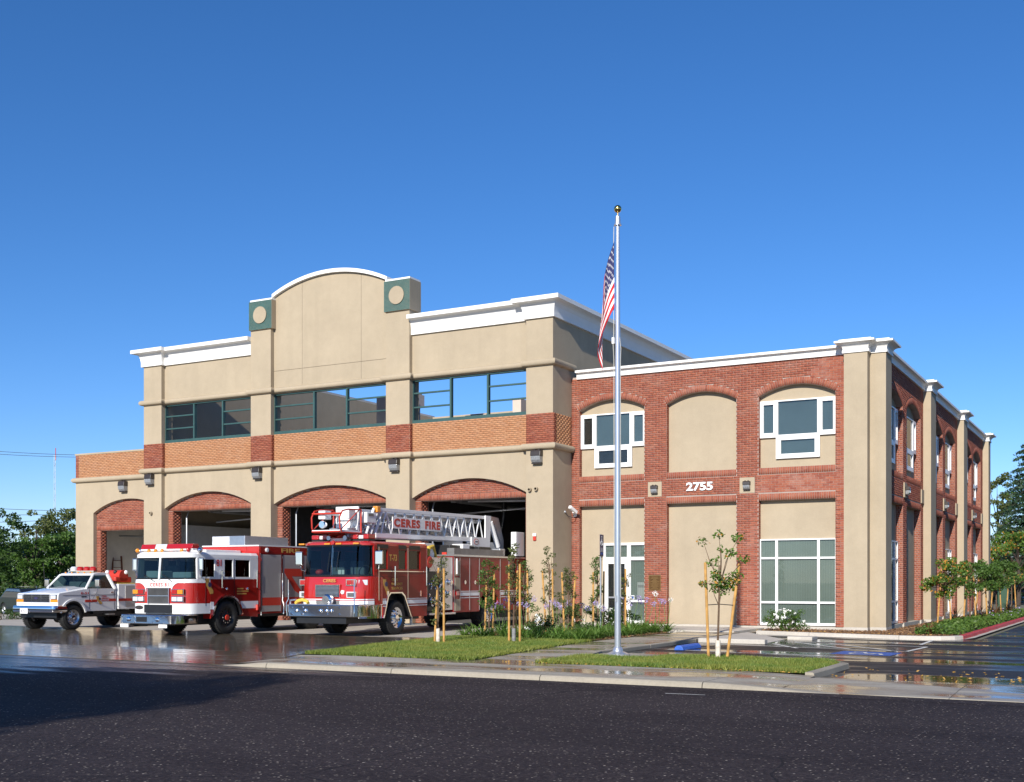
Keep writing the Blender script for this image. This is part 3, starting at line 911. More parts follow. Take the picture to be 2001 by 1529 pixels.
def soldiers(kind, o, u, n, W, H, pitch=0.0775, J=0.011, proud=0.011):
    o = Vector(o); u = Vector(u); n = Vector(n); v = Vector((0, 0, 1))
    k = max(1, round(W / pitch)); w = W / k
    for i in range(k):
        pr = proud + rb.uniform(-0.002, 0.003)
        brick(kind, o + u * (i + 0.5) * w + v * (H / 2) + n * (pr / 2 - 0.01), u * ((w - J) / 2), v * ((H - J) / 2), n * (pr / 2 + 0.01))
def voussoirs(kind, o, u, n, c, cz, RR, t, ln=0.24, proud=0.011):
    """ring of bricks on edge; arch centre (c, cz) in the wall's own plane"""
    o = Vector(o); u = Vector(u); n = Vector(n); v = Vector((0, 0, 1))
    k = round(2 * t * (RR + ln / 2) / 0.0800)
    for i in range(k):
        a = -t + 2 * t * (i + 0.5) / k
        rd = u * math.sin(a) + v * math.cos(a)
        td = u * math.cos(a) - v * math.sin(a)
        pr = proud + rb.uniform(-0.002, 0.003)
        brick(kind, o + u * c + v * cz + rd * (RR + ln / 2) + n * (pr / 2 - 0.01), td * (0.080 / 2 - 0.005), rd * (ln / 2 - 0.005), n * (pr / 2 + 0.01))

# ---- pilasters of the engine hall
for i, (a, b) in enumerate(PIL):
    top = 12.42 if i in (1, 2) else 11.5
    mb = MB()
    yb = 38.62
    mb.box(a, b, YP, yb, -0.1, 6.60)
    mb.box(a + 0.004, b - 0.004, YP + 0.004, yb, 6.60, 7.895)
    mb.box(a, b, YP, yb, 7.895, top)
    part(mb, 'pilaster', 'stucco')
    for (o, u, n, W) in (((a, YP + 0.004, 6.75), (1, 0, 0), (0, -1, 0), b - a), ((b - 0.004, YP, 6.75), (0, 1, 0), (1, 0, 0), 0.20 if i < 3 else 0.24)):
        bricks('red', o, u, n, W, 1.145, proud=0.016)
MB().box(-40.222, -40.218, YP, 38.4, 6.7, 7.89)
# ---- bays
arch_z = (4.95, 5.64)
for i, (a, b) in enumerate(BAY):
    ap = arch_pts(a, b, *arch_z, 26)
    poly = [(a + 0.002, 6.66)] + [(max(a + 0.002, min(b - 0.002, x)), z) for x, z in ap] + [(b - 0.002, 6.66)]
    part(MB().prism(poly, Y1, 38.60, 'y'), 'arched_panel', 'stucco')
    part(MB().box(a + 0.002, b - 0.002, Y1 + 0.006, 38.6, 6.662, 7.915), 'brick_backing', 'mortar_warm')
    bricks('orange', (a, Y1 + 0.006, 6.70), (1, 0, 0), (0, -1, 0), b - a, 1.22)
    # brick infill below the arch
    yi = 38.37
    da, db = a + 0.25, b - 0.25
    ap2 = arch_pts(a, b, arch_z[0], arch_z[1], 26)
    poly = [(a + 0.003, 4.84)] + [(max(a + 0.003, min(b - 0.003, x)), z) for x, z in ap2] + [(b - 0.003, 4.84)]
    part(MB().prism(poly, yi + 0.006, 38.95, 'y'), 'brick_backing', 'mortar')
    for p, q in ((a + 0.003, da), (db, b - 0.003)):
        part(MB().box(p, q, yi + 0.006, 38.95, -0.1, 4.838), 'brick_backing', 'mortar')
        bricks('red', (p, yi + 0.006, -0.02), (1, 0, 0), (0, -1, 0), q - p, 4.85)
    c, cz, RR = arch_circle(a, b, *arch_z)
    def clip(z, c=c, cz=cz, RR=RR, a=a, W=b - a):
        zz = z + 5.07
        if zz > cz + RR - 0.02:
            return [(0, W)]
        if zz < arch_z[0]:
            return []
        hc = math.sqrt(max(0, RR * RR - (zz + 0.03 - cz) ** 2)) if zz + 0.03 < cz + RR else 0
        return [(-1, c - a - hc), (c - a + hc, W + 1)]
    bricks('red', (a, yi + 0.006, 5.07), (1, 0, 0), (0, -1, 0), b - a, 0.62, clip)
    soldiers('red', (a + 0.003, yi + 0.006, 4.84), (1, 0, 0), (0, -1, 0), b - a - 0.006, 0.23)
    bricks('red', (da, yi, -0.02), (0, 1, 0), (1, 0, 0), 0.55, 4.85, proud=0.005)
    # upper stucco panels
    if i != 1:
        part(MB().box(a + 0.002, b - 0.002, Y1, 38.6, 9.64, 11.5), 'upper_panel', 'stucco')
    # green window screen, open to the sky
    xm = [(-37.365, -35.664), (-30.587, -28.885), (-23.85, -22.174)][i]
    yf0, yf1 = 38.17, 38.32
    sw = part(MB().box(a + 0.002, b - 0.002, yf0 - 0.02, yf1 + 0.02, 7.916, 8.045), 'window_screen', 'green_paint')
    part(MB().box(a + 0.002, b - 0.002, yf0, yf1, 9.585, 9.638), 'rail', 'green_paint', sw)
    part(MB().box(a + 0.002, a + 0.035, yf0, yf1, 8.047, 9.583), 'mullion', 'green_paint', sw)
    part(MB().box(b - 0.035, b - 0.002, yf0, yf1, 8.047, 9.583), 'mullion', 'green_paint', sw)
    for m in xm:
        part(MB().box(m - 0.04, m + 0.04, yf0, yf1, 8.047, 9.583), 'mullion', 'green_paint', sw)
    for z in (8.56, 9.12):
        for p, q in ((a + 0.037, xm[0] - 0.042), (xm[1] + 0.042, b - 0.037)):
            part(MB().box(p, q, yf0 + 0.03, yf1 - 0.03, z - 0.03, z + 0.03), 'rail', 'green_paint', sw)
# ---- curved pediment in panels with open joints
a, b = BAY[1]
pc, pcz, pR = arch_circle(a, b, 13.74, 14.42)
def ztop(x):
    return pcz + math.sqrt(pR * pR - (x - pc) ** 2)
part(MB().prism([(a, 9.66)] + [(x, ztop(x) - 0.02) for x in np.linspace(a, b, 30)] + [(b, 9.66)], 38.175, 38.62, 'y'), 'pediment_core', 'stucco')
xs = [a + 0.002, -31.18, -28.12, b - 0.002]
for k in range(3):
    p, q = xs[k] + 0.006, xs[k + 1] - 0.006
    part(MB().box(p, q, Y1, 38.172, 9.64, 10.615), 'stucco_panel', 'stucco')
    part(MB().prism([(p, 10.63)] + [(x, ztop(x) - 0.01) for x in np.linspace(p, q, 12)] + [(q, 10.63)], Y1, 38.172, 'y'), 'stucco_panel', 'stucco')
cop = []
cp = [(x, ztop(x)) for x in np.linspace(a, b, 34)]
poly = cp + [(x, z + 0.15) for x, z in reversed(cp)]
part(MB().prism(poly, 38.0, 38.70, 'y'), 'pediment_coping', 'trim_white')
# green tiled boxes with round medallions
for a, b in ((-33.86, -32.60), (-26.79, -25.55)):
    gb = part(MB().box(a, b, 37.86, 38.66, 12.42, 13.64), 'tile_box', 'stucco')
    t = MB(); n = 24; w = (b - a) / n; h = 1.22 / n
    for i in range(n):
        for j in range(n):
            t.box(a + i * w + 0.006, a + (i + 1) * w - 0.006, 37.846, 37.862, 12.42 + j * h + 0.006, 12.42 + (j + 1) * h - 0.006)
    stuff(part(t, 'tile', 'green_tile', gb))
    part(MB().lathe([(0.36, 0.0), (0.36, 0.035), (0.33, 0.05)], ((a + b) / 2, 37.87, 13.03), 'y', 40), 'x', 'stucco', gb).name = 'medallion'
    gb.children[-1].location = (0, 0, 0)
    part(MB().box(a + 0.03, b - 0.02, 37.9, 38.64, 13.642, 13.72), 'tile_box_coping', 'trim_white', gb)
for o in [o for o in bpy.data.objects if o.name.startswith('medallion')]:
    o.data.transform(Matrix.Translation((0, -0.06, 0)))
# ---- rolls and cornices
def roll(z0, z1, out):
    r = (z1 - z0) / 2; zc = (z0 + z1) / 2
    return [(-0.05, z0)] + [(out - r + r * math.cos(t), zc + r * math.sin(t)) for t in np.linspace(-math.pi / 2, math.pi / 2, 9)] + [(-0.05, z1)]
fpath = [(-40.22, 38.62), (-40.22, YP)]
for i, (a, b) in enumerate(PIL):
    if i:
        fpath += [(a, Y1), (a, YP)]
    fpath += [(b, YP)] + ([(b, Y1)] if i < 3 else [])
ro = roll(6.55, 6.79, 0.17)
sweep(ro, fpath + [(-19.25, 39.49)], 'roll_moulding', 'stucco', smooth=True)
sweep(roll(9.66, 9.90, 0.17), fpath + [(-19.25, 39.62)], 'roll_moulding', 'stucco', smooth=True)
corn = [(-0.05, 11.43), (0.09, 11.43), (0.09, 11.62), (0.115, 11.80), (0.165, 11.93), (0.21, 11.985), (0.30, 12.012), (0.42, 12.015), (0.42, 12.17), (-0.3, 12.19)]
sweep(corn, [(-40.22, 62), (-40.22, YP), (PIL[0][1], YP), (PIL[0][1], Y1), (PIL[1][0], Y1)], 'cornice', 'trim_white')
sweep(corn, [(PIL[2][1], Y1), (PIL[3][0], Y1), (PIL[3][0], YP), (-19.25, YP), (-19.25, 62)], 'cornice', 'trim_white')
# ---- side, rear and roof of the hall
part(MB().box(-19.65, -19.251, 38.623, 62.0, -0.1, 11.5), 'side_wall', 'stucco')
part(MB().box(-40.22, -39.82, 38.623, 62.0, -0.1, 12.05), 'side_wall', 'stucco')
part(MB().box(-39.818, -19.652, 61.6, 62.0, -0.1, 12.07), 'rear_wall', 'stucco')
part(MB().box(-39.818, -19.652, 38.97, 61.598, 6.9, 7.2), 'roof', 'metal_roof')
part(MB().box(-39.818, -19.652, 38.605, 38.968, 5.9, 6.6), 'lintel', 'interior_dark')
part(MB().box(-19.66, -19.262, 39.62, 62, 11.502, 12.16), 'parapet', 'stucco')
# brick return on the side of the corner pilaster (orange)
bricks('orange', (-19.252, 38.18, 6.79), (0, 1, 0), (1, 0, 0), 1.32, 1.11, proud=0.006)
# ---- engine hall interior
part(MB().box(-39.6, -19.9, 38.96, 61.4, -0.1, -0.004), 'bay_floor', 'interior_floor')
part(MB().box(-39.82, -39.6, 38.96, 61.4, 0, 4.3), 'inner_wall', 'interior_wall')
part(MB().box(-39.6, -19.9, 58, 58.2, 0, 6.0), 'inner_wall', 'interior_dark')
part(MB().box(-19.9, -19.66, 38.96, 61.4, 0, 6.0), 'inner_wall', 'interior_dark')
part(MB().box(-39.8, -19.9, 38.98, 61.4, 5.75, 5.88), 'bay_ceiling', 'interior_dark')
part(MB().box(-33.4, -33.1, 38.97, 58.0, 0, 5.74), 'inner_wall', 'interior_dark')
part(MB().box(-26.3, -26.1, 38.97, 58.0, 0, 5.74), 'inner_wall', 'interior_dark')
for k, (x0, x1) in enumerate(((-38.6, -34.6), (-32.2, -27.4), (-25.2, -20.9))):
    for x in (x0, x1):
        mb = MB().path([(x, 38.98, 0), (x, 38.98, 4.6), (x, 39.3, 5.2), (x, 43.5, 5.3)], 0.035, 6)
        part(mb, 'door_track', 'galvanised')
    part(MB().box(x0, x1, 39.6, 43.2, 5.36, 5.42), 'raised_door', 'interior_wall')
    part(MB().tube((x0, 40.4, 4.95), (x1, 41.0, 4.9), 0.06), 'pipe', 'galvanised')
    part(MB().tube((x0 + 0.6, 40.0, 5.0), (x0 + 0.6, 50, 5.0), 0.18, n=14), 'duct', 'duct_metal')
    part(MB().path([(x0 + 1.6, 42.0, 5.3), (x0 + 1.6, 42.0, 4.4), (x0 + 1.4, 42.1, 3.6), (x0 + 1.2, 42.2, 3.2), (x0 + 0.4, 42.3, 3.1)], 0.11, 10), 'exhaust_hose', 'black_trim')
    part(MB().tube((x0, 40.9, 4.45), (x1 - 0.4, 41.6, 4.7), 0.04), 'pipe', 'galvanised')
# ---- low bay on the left
YL, LX0, LX1 = 38.4, -45.262, -40.224
la, lb = -44.05, -39.35
lap = [(x, z) for x, z in arch_pts(la, lb, 4.90, 5.52, 28) if x < LX1 - 0.01]
zc_end = lap[-1][1]
poly = [(LX0, -0.1), (LX0, 6.42), (LX1, 6.42), (LX1, zc_end)] + list(reversed(lap)) + [(la, -0.1)]
part(MB().prism(poly, YL, 38.85, 'y'), 'arched_panel', 'stucco')
part(MB().box(LX0 + 0.01, LX1, YL + 0.006, 38.85, 6.422, 7.70), 'brick_backing', 'mortar_warm')
bricks('orange', (LX0 + 0.2, YL + 0.006, 6.60), (1, 0, 0), (0, -1, 0), LX1 - LX0 - 0.2, 1.10)
bricks('red', (LX0, YL + 0.004, 6.60), (1, 0, 0), (0, -1, 0), 0.2, 1.10)
part(MB().box(LX0 - 0.03, LX1, YL - 0.03, 38.9, 7.702, 7.78), 'coping', 'stucco')
sweep(roll(6.38, 6.62, 0.16), [(LX0, 39.6), (LX0, YL), (LX1, YL)], 'roll_moulding', 'stucco', smooth=True)
yi = YL + 0.2
c, cz, RR = arch_circle(la, lb, 4.90, 5.52)
part(MB().prism([(la, 4.06), (la, 4.9)] + lap + [(LX1, 4.06)], yi + 0.006, 38.95, 'y'), 'brick_backing', 'mortar')
part(MB().box(la + 0.0, la + 0.24, yi + 0.006, 39.0, -0.1, 4.058), 'brick_backing', 'mortar')
bricks('red', (la, yi + 0.006, -0.02), (1, 0, 0), (0, -1, 0), 0.24, 4.07)
bricks('red', (la + 0.24, yi, -0.02), (0, 1, 0), (1, 0, 0), 0.4, 4.07, proud=0.005)
def clip2(z):
    zz = z + 4.29
    if zz < 4.9: return []
    if zz > cz + RR - 0.03: return [(0, 9)]
    h = math.sqrt(max(0, RR * RR - (zz + 0.03 - cz) ** 2)) if zz + 0.03 < cz + RR else 0
    return [(-1, c - la - h), (c - la + h, 9)]
bricks('red', (la, yi + 0.006, 4.29), (1, 0, 0), (0, -1, 0), LX1 - la, 1.2, clip2)
soldiers('red', (la, yi + 0.006, 4.06), (1, 0, 0), (0, -1, 0), LX1 - la, 0.23)
part(MB().box(LX0, LX0 + 0.3, 38.852, 50, -0.1, 7.2), 'side_wall', 'stucco')
part(MB().box(LX0, -40.224, 49.7, 50, -0.1, 7.2), 'rear_wall', 'stucco')
part(MB().box(LX0, -40.224, 38.86, 49.7, 5.6, 5.9), 'roof', 'metal_roof')
part(MB().box(LX0 + 0.3, -40.224, 38.96, 49.7, -0.1, -0.004), 'bay_floor', 'interior_floor')
part(MB().box(LX0 + 0.3, -40.224, 43.0, 43.1, 0, 5.5), 'inner_wall', 'interior_wall')
part(MB().box(LX0 + 0.3, LX0 + 0.34, 39.0, 43.0, 0, 5.5), 'inner_wall', 'interior_wall')
part(MB().tube((-44.6, 40.5, 3.9), (-40.4, 41.2, 3.75), 0.05), 'pipe', 'galvanised')
part(MB().tube((-43.4, 41.5, 4.1), (-43.4, 41.5, 3.2), 0.06), 'pipe', 'duct_metal')
# ================================================================= OFFICE WING
YW, YR = 39.5, 39.74
WX0, WX1 = -19.248, -8.93
NI = [(-18.93, -16.27), (-15.40, -12.77), (-11.97, -9.30)]
zl0, zl1, zu0, zsp, zcr = 0.10, 4.48, 5.62, 8.11, 8.47
def niche_wall(place, niches, U0, U1, flat=False):
    """brick skin with niches in a plane; place(u, depth, z) gives the world point"""
    def prism(poly, d0, d1, name, mat):
        mb = MB()
        n = len(poly)
        v = [place(p[0], d0, p[1]) for p in poly] + [place(p[0], d1, p[1]) for p in poly]
        mb.add(v, [tuple(range(n)), tuple(reversed(range(n, 2 * n)))] + [(i, i + n, (i + 1) % n + n, (i + 1) % n) for i in range(n)])
        o = part(mb, name, mat)
        bm = bmesh.new(); bm.from_mesh(o.data); bmesh.ops.recalc_face_normals(bm, faces=bm.faces); bm.to_mesh(o.data); bm.free()
        return o
    D = 0.242
    edges = [U0] + [x for n in niches for x in n] + [U1]
    for k in range(0, len(edges), 2):
        prism([(edges[k], zl0), (edges[k + 1], zl0), (edges[k + 1], 9.4), (edges[k], 9.4)], 0.006, D, 'brick_backing', 'mortar')
    for x0, x1 in niches:
        prism([(x0, zl1), (x1, zl1), (x1, zu0), (x0, zu0)], 0.006, D, 'brick_backing', 'mortar')
        prism([(x0, 9.4)] + [(min(max(x, x0), x1), z) for x, z in arch_pts(x0, x1, zsp, zcr, 20)] + [(x1, 9.4)], 0.006, D, 'brick_backing', 'mortar')
        prism([(x0 - 0.1, zl0 - 0.1), (x1 + 0.1, zl0 - 0.1), (x1 + 0.1, 8.6), (x0 - 0.1, 8.6)], D + 0.001, D + 0.2, 'niche_panel', 'stucco')
def ring_x(zz, hw, cz, RR, t):
    zo = cz + (RR + 0.24) * math.cos(t)
    if zz < zo:
        return hw + (zz - zsp) * math.tan(t)
    q = (RR + 0.24) ** 2 - (zz - cz) ** 2
    return math.sqrt(q) if q > 0 else 0
def wing_bricks(o, u, n, niches, U0, U1, plates=(), proud=0.010):
    """o is the world point of u = 0, z = 0 on the brick face"""
    o = Vector(o); u = Vector(u); n = Vector(n)
    circ = [arch_circle(a, b, zsp, zcr) for a, b in niches]
    z0 = zl0
    def clip(v):
        z = v + z0
        ex = []
        for (a, b), (c, cz, RR) in zip(niches, circ):
            t = math.asin((b - a) / 2 / RR)
            if z < zl1 + 0.235 or zu0 - 0.235 < z < zsp:
                ex.append((a - U0, b - U0))
            elif z >= zsp:
                h = ring_x(z, (b - a) / 2, cz, RR, t)
                if h > 0:
                    ex.append((c - h - U0, c + h - U0))
        for (a, b, p, q) in plates:
            if p < z < q:
                ex.append((a - U0, b - U0))
        return ex
    zz = Vector((0, 0, 1))
    bricks('red', o + u * U0 + zz * z0, u, n, U1 - U0, 9.33 - z0, clip, proud=proud)
    for (a, b), (c, cz, RR) in zip(niches, circ):
        soldiers('red', o + u * a + zz * zl1, u, n, b - a, 0.235)
        soldiers('red', o + u * a + zz * (zu0 - 0.235), u, n, b - a, 0.235)
        voussoirs('red', o, u, n, c, cz, RR, math.asin((b - a) / 2 / RR))
    for a, b in niches:
        for z, H in ((zl0, zl1 - zl0), (zu0, zsp - zu0)):
            bricks('red', o + u * a + zz * z, -n, u, 0.24, H, L=0.12, proud=0.005)
            bricks('red', o + u * b + zz * z - n * 0.24, n, -u, 0.24, H, L=0.12, proud=0.005)
PL = [(-16.124, -15.583, 4.75, 5.31), (-12.65, -12.10, 4.76, 5.32)]
niche_wall(lambda x, d, z: (x, YW + d, z), NI, WX0, WX1)
wing_bricks((0, YW + 0.006, 0), (1, 0, 0), (0, -1, 0), NI, WX0, WX1, PL)
for a, b, p, q in PL:
    part(MB().box(a + 0.008, b - 0.008, YW - 0.012, YW + 0.02, p + 0.008, q - 0.008), 'lamp_plate', 'stucco')
part(MB().box(WX0, WX1, YW + 0.03, 39.7, -0.1, 0.098), 'plinth', 'concrete_dry')
# side of the wing
SX = -7.94
SN = [(41.2, 44.19), (44.96, 47.95), (50.55, 53.55), (54.32, 57.3), (59.95, 62.92), (63.68, 66.66)]
niche_wall(lambda y, d, z: (SX - d, y, z), SN, 40.0, 68.3)
wing_bricks((SX - 0.006, 0, 0), (0, 1, 0), (1, 0, 0), SN, 40.4, 68.3, [(y - 0.27, y + 0.27, 4.76, 5.32) for y in (44.55, 48.25, 53.92, 57.62, 63.28, 66.98)], 0.006)
for y in (44.55, 48.25, 53.92, 57.62, 63.28, 66.98):
    part(MB().box(SX - 0.02, SX + 0.045, y - 0.26, y + 0.26, 4.768, 5.312), 'lamp_plate', 'stucco')
part(MB().box(-8.4, SX - 0.03, 40.3, 68.3, -0.1, 0.098), 'plinth', 'concrete_dry')
for y in (44.57, 48.25, 53.92, 57.62, 63.3):
    part(MB().box(SX - 0.03, SX + 0.03, y - 0.3, y + 0.3, -0.05, 0.12), 'plinth', 'concrete_dry')
# stucco columns
COLS = [((-8.93, -8.16), (39.1, 39.9)), ((-8.159, -7.64), (39.5, 40.46)), ((-8.2, -7.64), (48.55, 49.8)), ((-8.2, -7.64), (57.95, 59.15)), ((-8.2, -7.64), (67.5, 68.4))]
for (x0, x1), (y0, y1) in COLS:
    part(MB().box(x0, x1, y0, y1, 0.12, 9.33), 'column', 'stucco')
    part(MB().box(x0 - 0.012, x1 + 0.012, y0 - 0.012, y1 - 0.012, -0.1, 0.118), 'column_base', 'concrete_dry')
cap = [(-0.05, 9.28), (0.05, 9.28), (0.05, 9.34), (0.03, 9.40), (0.045, 9.47), (0.10, 9.54), (0.19, 9.59), (0.27, 9.60), (0.27, 9.665), (0.14, 9.67), (0.14, 9.72), (-0.2, 9.72)]
sweep(cap, [(-8.93, 39.52), (-8.93, 39.1), (-8.16, 39.1), (-8.16, 39.5), (-7.64, 39.5), (-7.64, 40.46), (-7.95, 40.46)], 'column_capital', 'trim_white')
for (x0, x1), (y0, y1) in COLS[2:]:
    sweep(cap, [(-7.95, y0), (-7.64, y0), (-7.64, y1), (-7.95, y1)], 'column_capital', 'trim_white')
wc = [(-0.05, 9.31), (0.07, 9.31), (0.075, 9.44), (0.095, 9.50), (0.14, 9.535), (0.22, 9.54), (0.22, 9.625), (-0.2, 9.63)]
sweep(wc, [(-19.0, YW), (-8.94, YW)], 'cornice', 'trim_white')
for y0, y1 in ((40.47, 48.54), (49.81, 57.94), (59.16, 67.49)):
    sweep(wc, [(SX, y0), (SX, y1)], 'cornice', 'trim_white')
part(MB().box(-19.2, -8.2, 40.0, 68.2, 9.1, 9.3), 'roof', 'metal_roof')
part(MB().box(-19.2, -8.2, 67.9, 68.2, -0.1, 9.3), 'rear_wall', 'stucco')
part(MB().box(-19.2, -8.4, 40.0, 40.2, -0.1, 9.1), 'inner_wall', 'dark_room')
# ---- windows of the wing (local frame: x right, y into the wall, z up; origin at niche centre on the panel)
def window_unit(rects, outer, loc, rz, mat_back, name='window', label=None, dep=0.10):
    """white frame of overlapping bars around panes; rects: panes (x0,x1,z0,z1); outer: frame rectangles"""
    mb = MB()
    cells = []
    for (X0, X1, Z0, Z1) in outer:
        xs = sorted(set([X0, X1] + [v for r in rects for v in r[:2] if X0 < v < X1]))
        zs = sorted(set([Z0, Z1] + [v for r in rects for v in r[2:] if Z0 < v < Z1]))
        for i in range(len(xs) - 1):
            for j in range(len(zs) - 1):
                cx, cz2 = (xs[i] + xs[i + 1]) / 2, (zs[j] + zs[j + 1]) / 2
                if not any(r[0] < cx < r[1] and r[2] < cz2 < r[3] for r in rects):
                    mb.box(xs[i], xs[i + 1], -dep, -0.001, zs[j], zs[j + 1])
    w = mb.build(name, 'white_paint', FS)
    bm = bmesh.new(); bm.from_mesh(w.data)
    bmesh.ops.remove_doubles(bm, verts=bm.verts, dist=1e-5)
    # interior faces that two cells share
    seen = {}
    for f in bm.faces:
        k = tuple(sorted(v.index for v in f.verts)); seen.setdefault(k, []).append(f)
    bmesh.ops.delete(bm, geom=[f for fs in seen.values() if len(fs) > 1 for f in fs], context='FACES')
    bm.to_mesh(w.data); bm.free()
    w.location = loc; w.rotation_euler = (0, 0, rz)
    for k, r in enumerate(rects):
        mbk = mat_back[k] if isinstance(mat_back, (list, tuple)) else mat_back
        part(MB().box(r[0], r[1], -0.014, -0.002, r[2], r[3]), 'blind', mbk, w)  # with dark_room no blind, only a black sheet for the room's shade
        part(MB().box(r[0], r[1], -dep + 0.045, -dep + 0.051, r[2], r[3]), 'pane', 'window_glass', w)
    if label:
        w['label'] = label
    return w
UP = [(-1.20, -0.845, 6.84, 7.83), (-0.68, 0.68, 6.76, 7.92), (0.855, 1.22, 6.84, 7.83), (-0.585, 0.595, 6.09, 6.57)]
UPO = [(-1.325, 1.325, 6.68, 7.965), (-0.757, 0.765, 5.93, 6.68)]
cx = [sum(n) / 2 for n in NI]
window_unit(UP, UPO, (cx[0], YR, 0), 0, ['dark_room', 'blind_dark', 'blind_dark', 'dark_room'])
window_unit(UP, UPO, (cx[2], YR, 0), 0, 'blind_dark')
zs = [(2.495, 3.085), (0.955, 2.43), (0.215, 0.885)]
xs = [(-1.29, -0.775), (-0.69, 0.68), (0.765, 1.29)]
window_unit([(a, b, c, d) for c, d in zs for a, b in xs], [(-1.325, 1.325, 0.13, 3.13)], (cx[2], YR, 0), 0, 'blind')
# entrance: glazed door with side light and transoms
ex = cx[0]
ent = [(-17.90 - ex, -17.02 - ex, 2.56, 3.0), (-16.88 - ex, -16.29 - ex, 2.56, 3.0), (-16.88 - ex, -16.29 - ex, 0.96, 2.44), (-16.88 - ex, -16.29 - ex, 0.2, 0.88)]
window_unit(ent, [(-18.0 - ex, -16.272 - ex, 2.45, 3.09), (-17.0 - ex, -16.272 - ex, 0.06, 2.45), (-18.0 - ex, -17.92 - ex, 0.06, 2.45)], (ex, YR, 0), 0, ['blind', 'blind', 'blind', 'blind'])
dr = MB()
dr.box(-17.92, -17.80, YR - 0.085, YR - 0.02, 0.06, 2.45).box(-17.12, -17.0, YR - 0.085, YR - 0.02, 0.06, 2.45)
dr.box(-17.80, -17.12, YR - 0.085, YR - 0.02, 2.31, 2.45).box(-17.80, -17.12, YR - 0.085, YR - 0.02, 0.06, 0.30)
door = part(dr, 'entrance_door', 'white_paint')
part(MB().box(-17.80, -17.12, YR - 0.06, YR - 0.05, 0.30, 2.31), 'pane', 'window_glass', door)
part(MB().box(-17.80, -17.12, YR - 0.02, YR - 0.004, 0.30, 2.31), 'door_backing', 'dark_room', door)
part(MB().box(-17.80, -17.12, YR - 0.075, YR - 0.065, 1.02, 1.08), 'push_bar', 'aluminium', door)
part(MB().path([(-17.2 - 0.22 * math.sin(t), YR - 0.13, 1.1 + 0.28 * math.cos(t)) for t in np.linspace(0, math.pi, 9)], 0.022, 8), 'door_handle', 'white_paint', door)
# access notice on the side light
part(MB().box(-16.86, -16.72, YR - 0.105, YR - 0.101, 0.98, 1.13), 'notice', 'white_paint', door)
part(MB().box(-16.835, -16.745, YR - 0.109, YR - 0.106, 1.005, 1.105), 'notice_symbol', 'road_blue', door)
part(MB().box(-16.62, -16.33, YR - 0.062, YR - 0.058, 1.0, 1.62), 'notice', 'blind', door)
for k in range(3):
    part(MB().box(-16.60, -16.36, YR - 0.066, YR - 0.0625, 1.50 - k * 0.035, 1.512 - k * 0.035), 'notice_line', 'black_trim', door)
# side windows
for k, (a, b) in enumerate(SN):
    c = (a + b) / 2
    s = 1.0
    window_unit(UP, UPO, (SX - 0.242, c, 0), R(90), 'blind_dark')
    if k in (0, 3, 5):
        window_unit([(p, q, r, t) for r, t in zs for p, q in xs], [(-1.325, 1.325, 0.13, 3.13)], (SX - 0.242, c, 0), R(90), 'blind_dark')
    if k == 2:
        window_unit([(-0.4, 0.4, 0.3, 2.3), (-0.4, 0.4, 2.5, 3.0)], [(-0.55, 0.55, 0.1, 3.1)], (SX - 0.242, c, 0), R(90), 'blind_dark', 'glazed_side_door')
# house number
text('2755', (-14.62, YW - 0.012, 4.91), (1, 0, 0), (0, 0, 1), 1.0, 0.31, 'white_paint', FS, 0.05, 'house_number', 0.035)
# ---- bricks: the 300 nearest as pieces of their own, the others joined
allb = sorted(BRK['red'], key=lambda b: (b[0] - CAMV).length)
near = [b for b in allb if b[1].length > 0.09 and b[0].y < 39.6 and b[0].x > -12.9][:300]
ids = set(id(b) for b in near)
unit = MB().box(-1, 1, -1, 1, -1, 1).mesh('brick')
unit.materials.append(MATS['brick_red'])
bw = part(MB().box(WX0 + 0.02, WX1 - 0.02, 39.71, 39.735, 8.7, 9.3), 'brick_face', 'mortar')
for c, hu, hv, hn in near:
    o = link('brick', unit, bw)
    m = Matrix((hu, hv, hn)).transposed().to_4x4()
    m.translation = c
    o.matrix_local = m
def join_bricks(lst, name, mat):
    n = len(lst)
    c = np.array([b[0] for b in lst]); hu = np.array([b[1] for b in lst]); hv = np.array([b[2] for b in lst]); hn = np.array([b[3] for b in lst])
    S = np.array([(-1, -1, -1), (1, -1, -1), (1, 1, -1), (-1, 1, -1), (-1, -1, 1), (1, -1, 1), (1, 1, 1), (-1, 1, 1)], float)
    V = (c[:, None] + S[None, :, :1] * hu[:, None] + S[None, :, 1:2] * hv[:, None] + S[None, :, 2:3] * hn[:, None])
    F = np.array([(4, 5, 6, 7), (0, 1, 5, 4), (1, 2, 6, 5), (2, 3, 7, 6), (3, 0, 4, 7)])
    fl = np.einsum('ij,ij->i', np.cross(hu, hv), hn) < 0
    FF = np.where(fl[:, None, None], F[None, :, ::-1], F[None]) + (np.arange(n) * 8)[:, None, None]
    me = bpy.data.meshes.new(name)
    me.vertices.add(n * 8); me.vertices.foreach_set('co', V.astype(np.float32).reshape(-1))
    nf = n * 5
    me.loops.add(nf * 4); me.loops.foreach_set('vertex_index', FF.astype(np.int32).reshape(-1))
    me.polygons.add(nf)
    me.polygons.foreach_set('loop_start', np.arange(0, nf * 4, 4, dtype=np.int32)); me.polygons.foreach_set('loop_total', np.full(nf, 4, dtype=np.int32))
    me.update(calc_edges=True)
    me.materials.append(MATS[mat])
    return stuff(link(name, me, FS))
join_bricks([b for b in BRK['red'] if id(b) not in ids], 'brickwork_red', 'brick_red')
join_bricks(BRK['orange'], 'brickwork_orange', 'brick_orange')

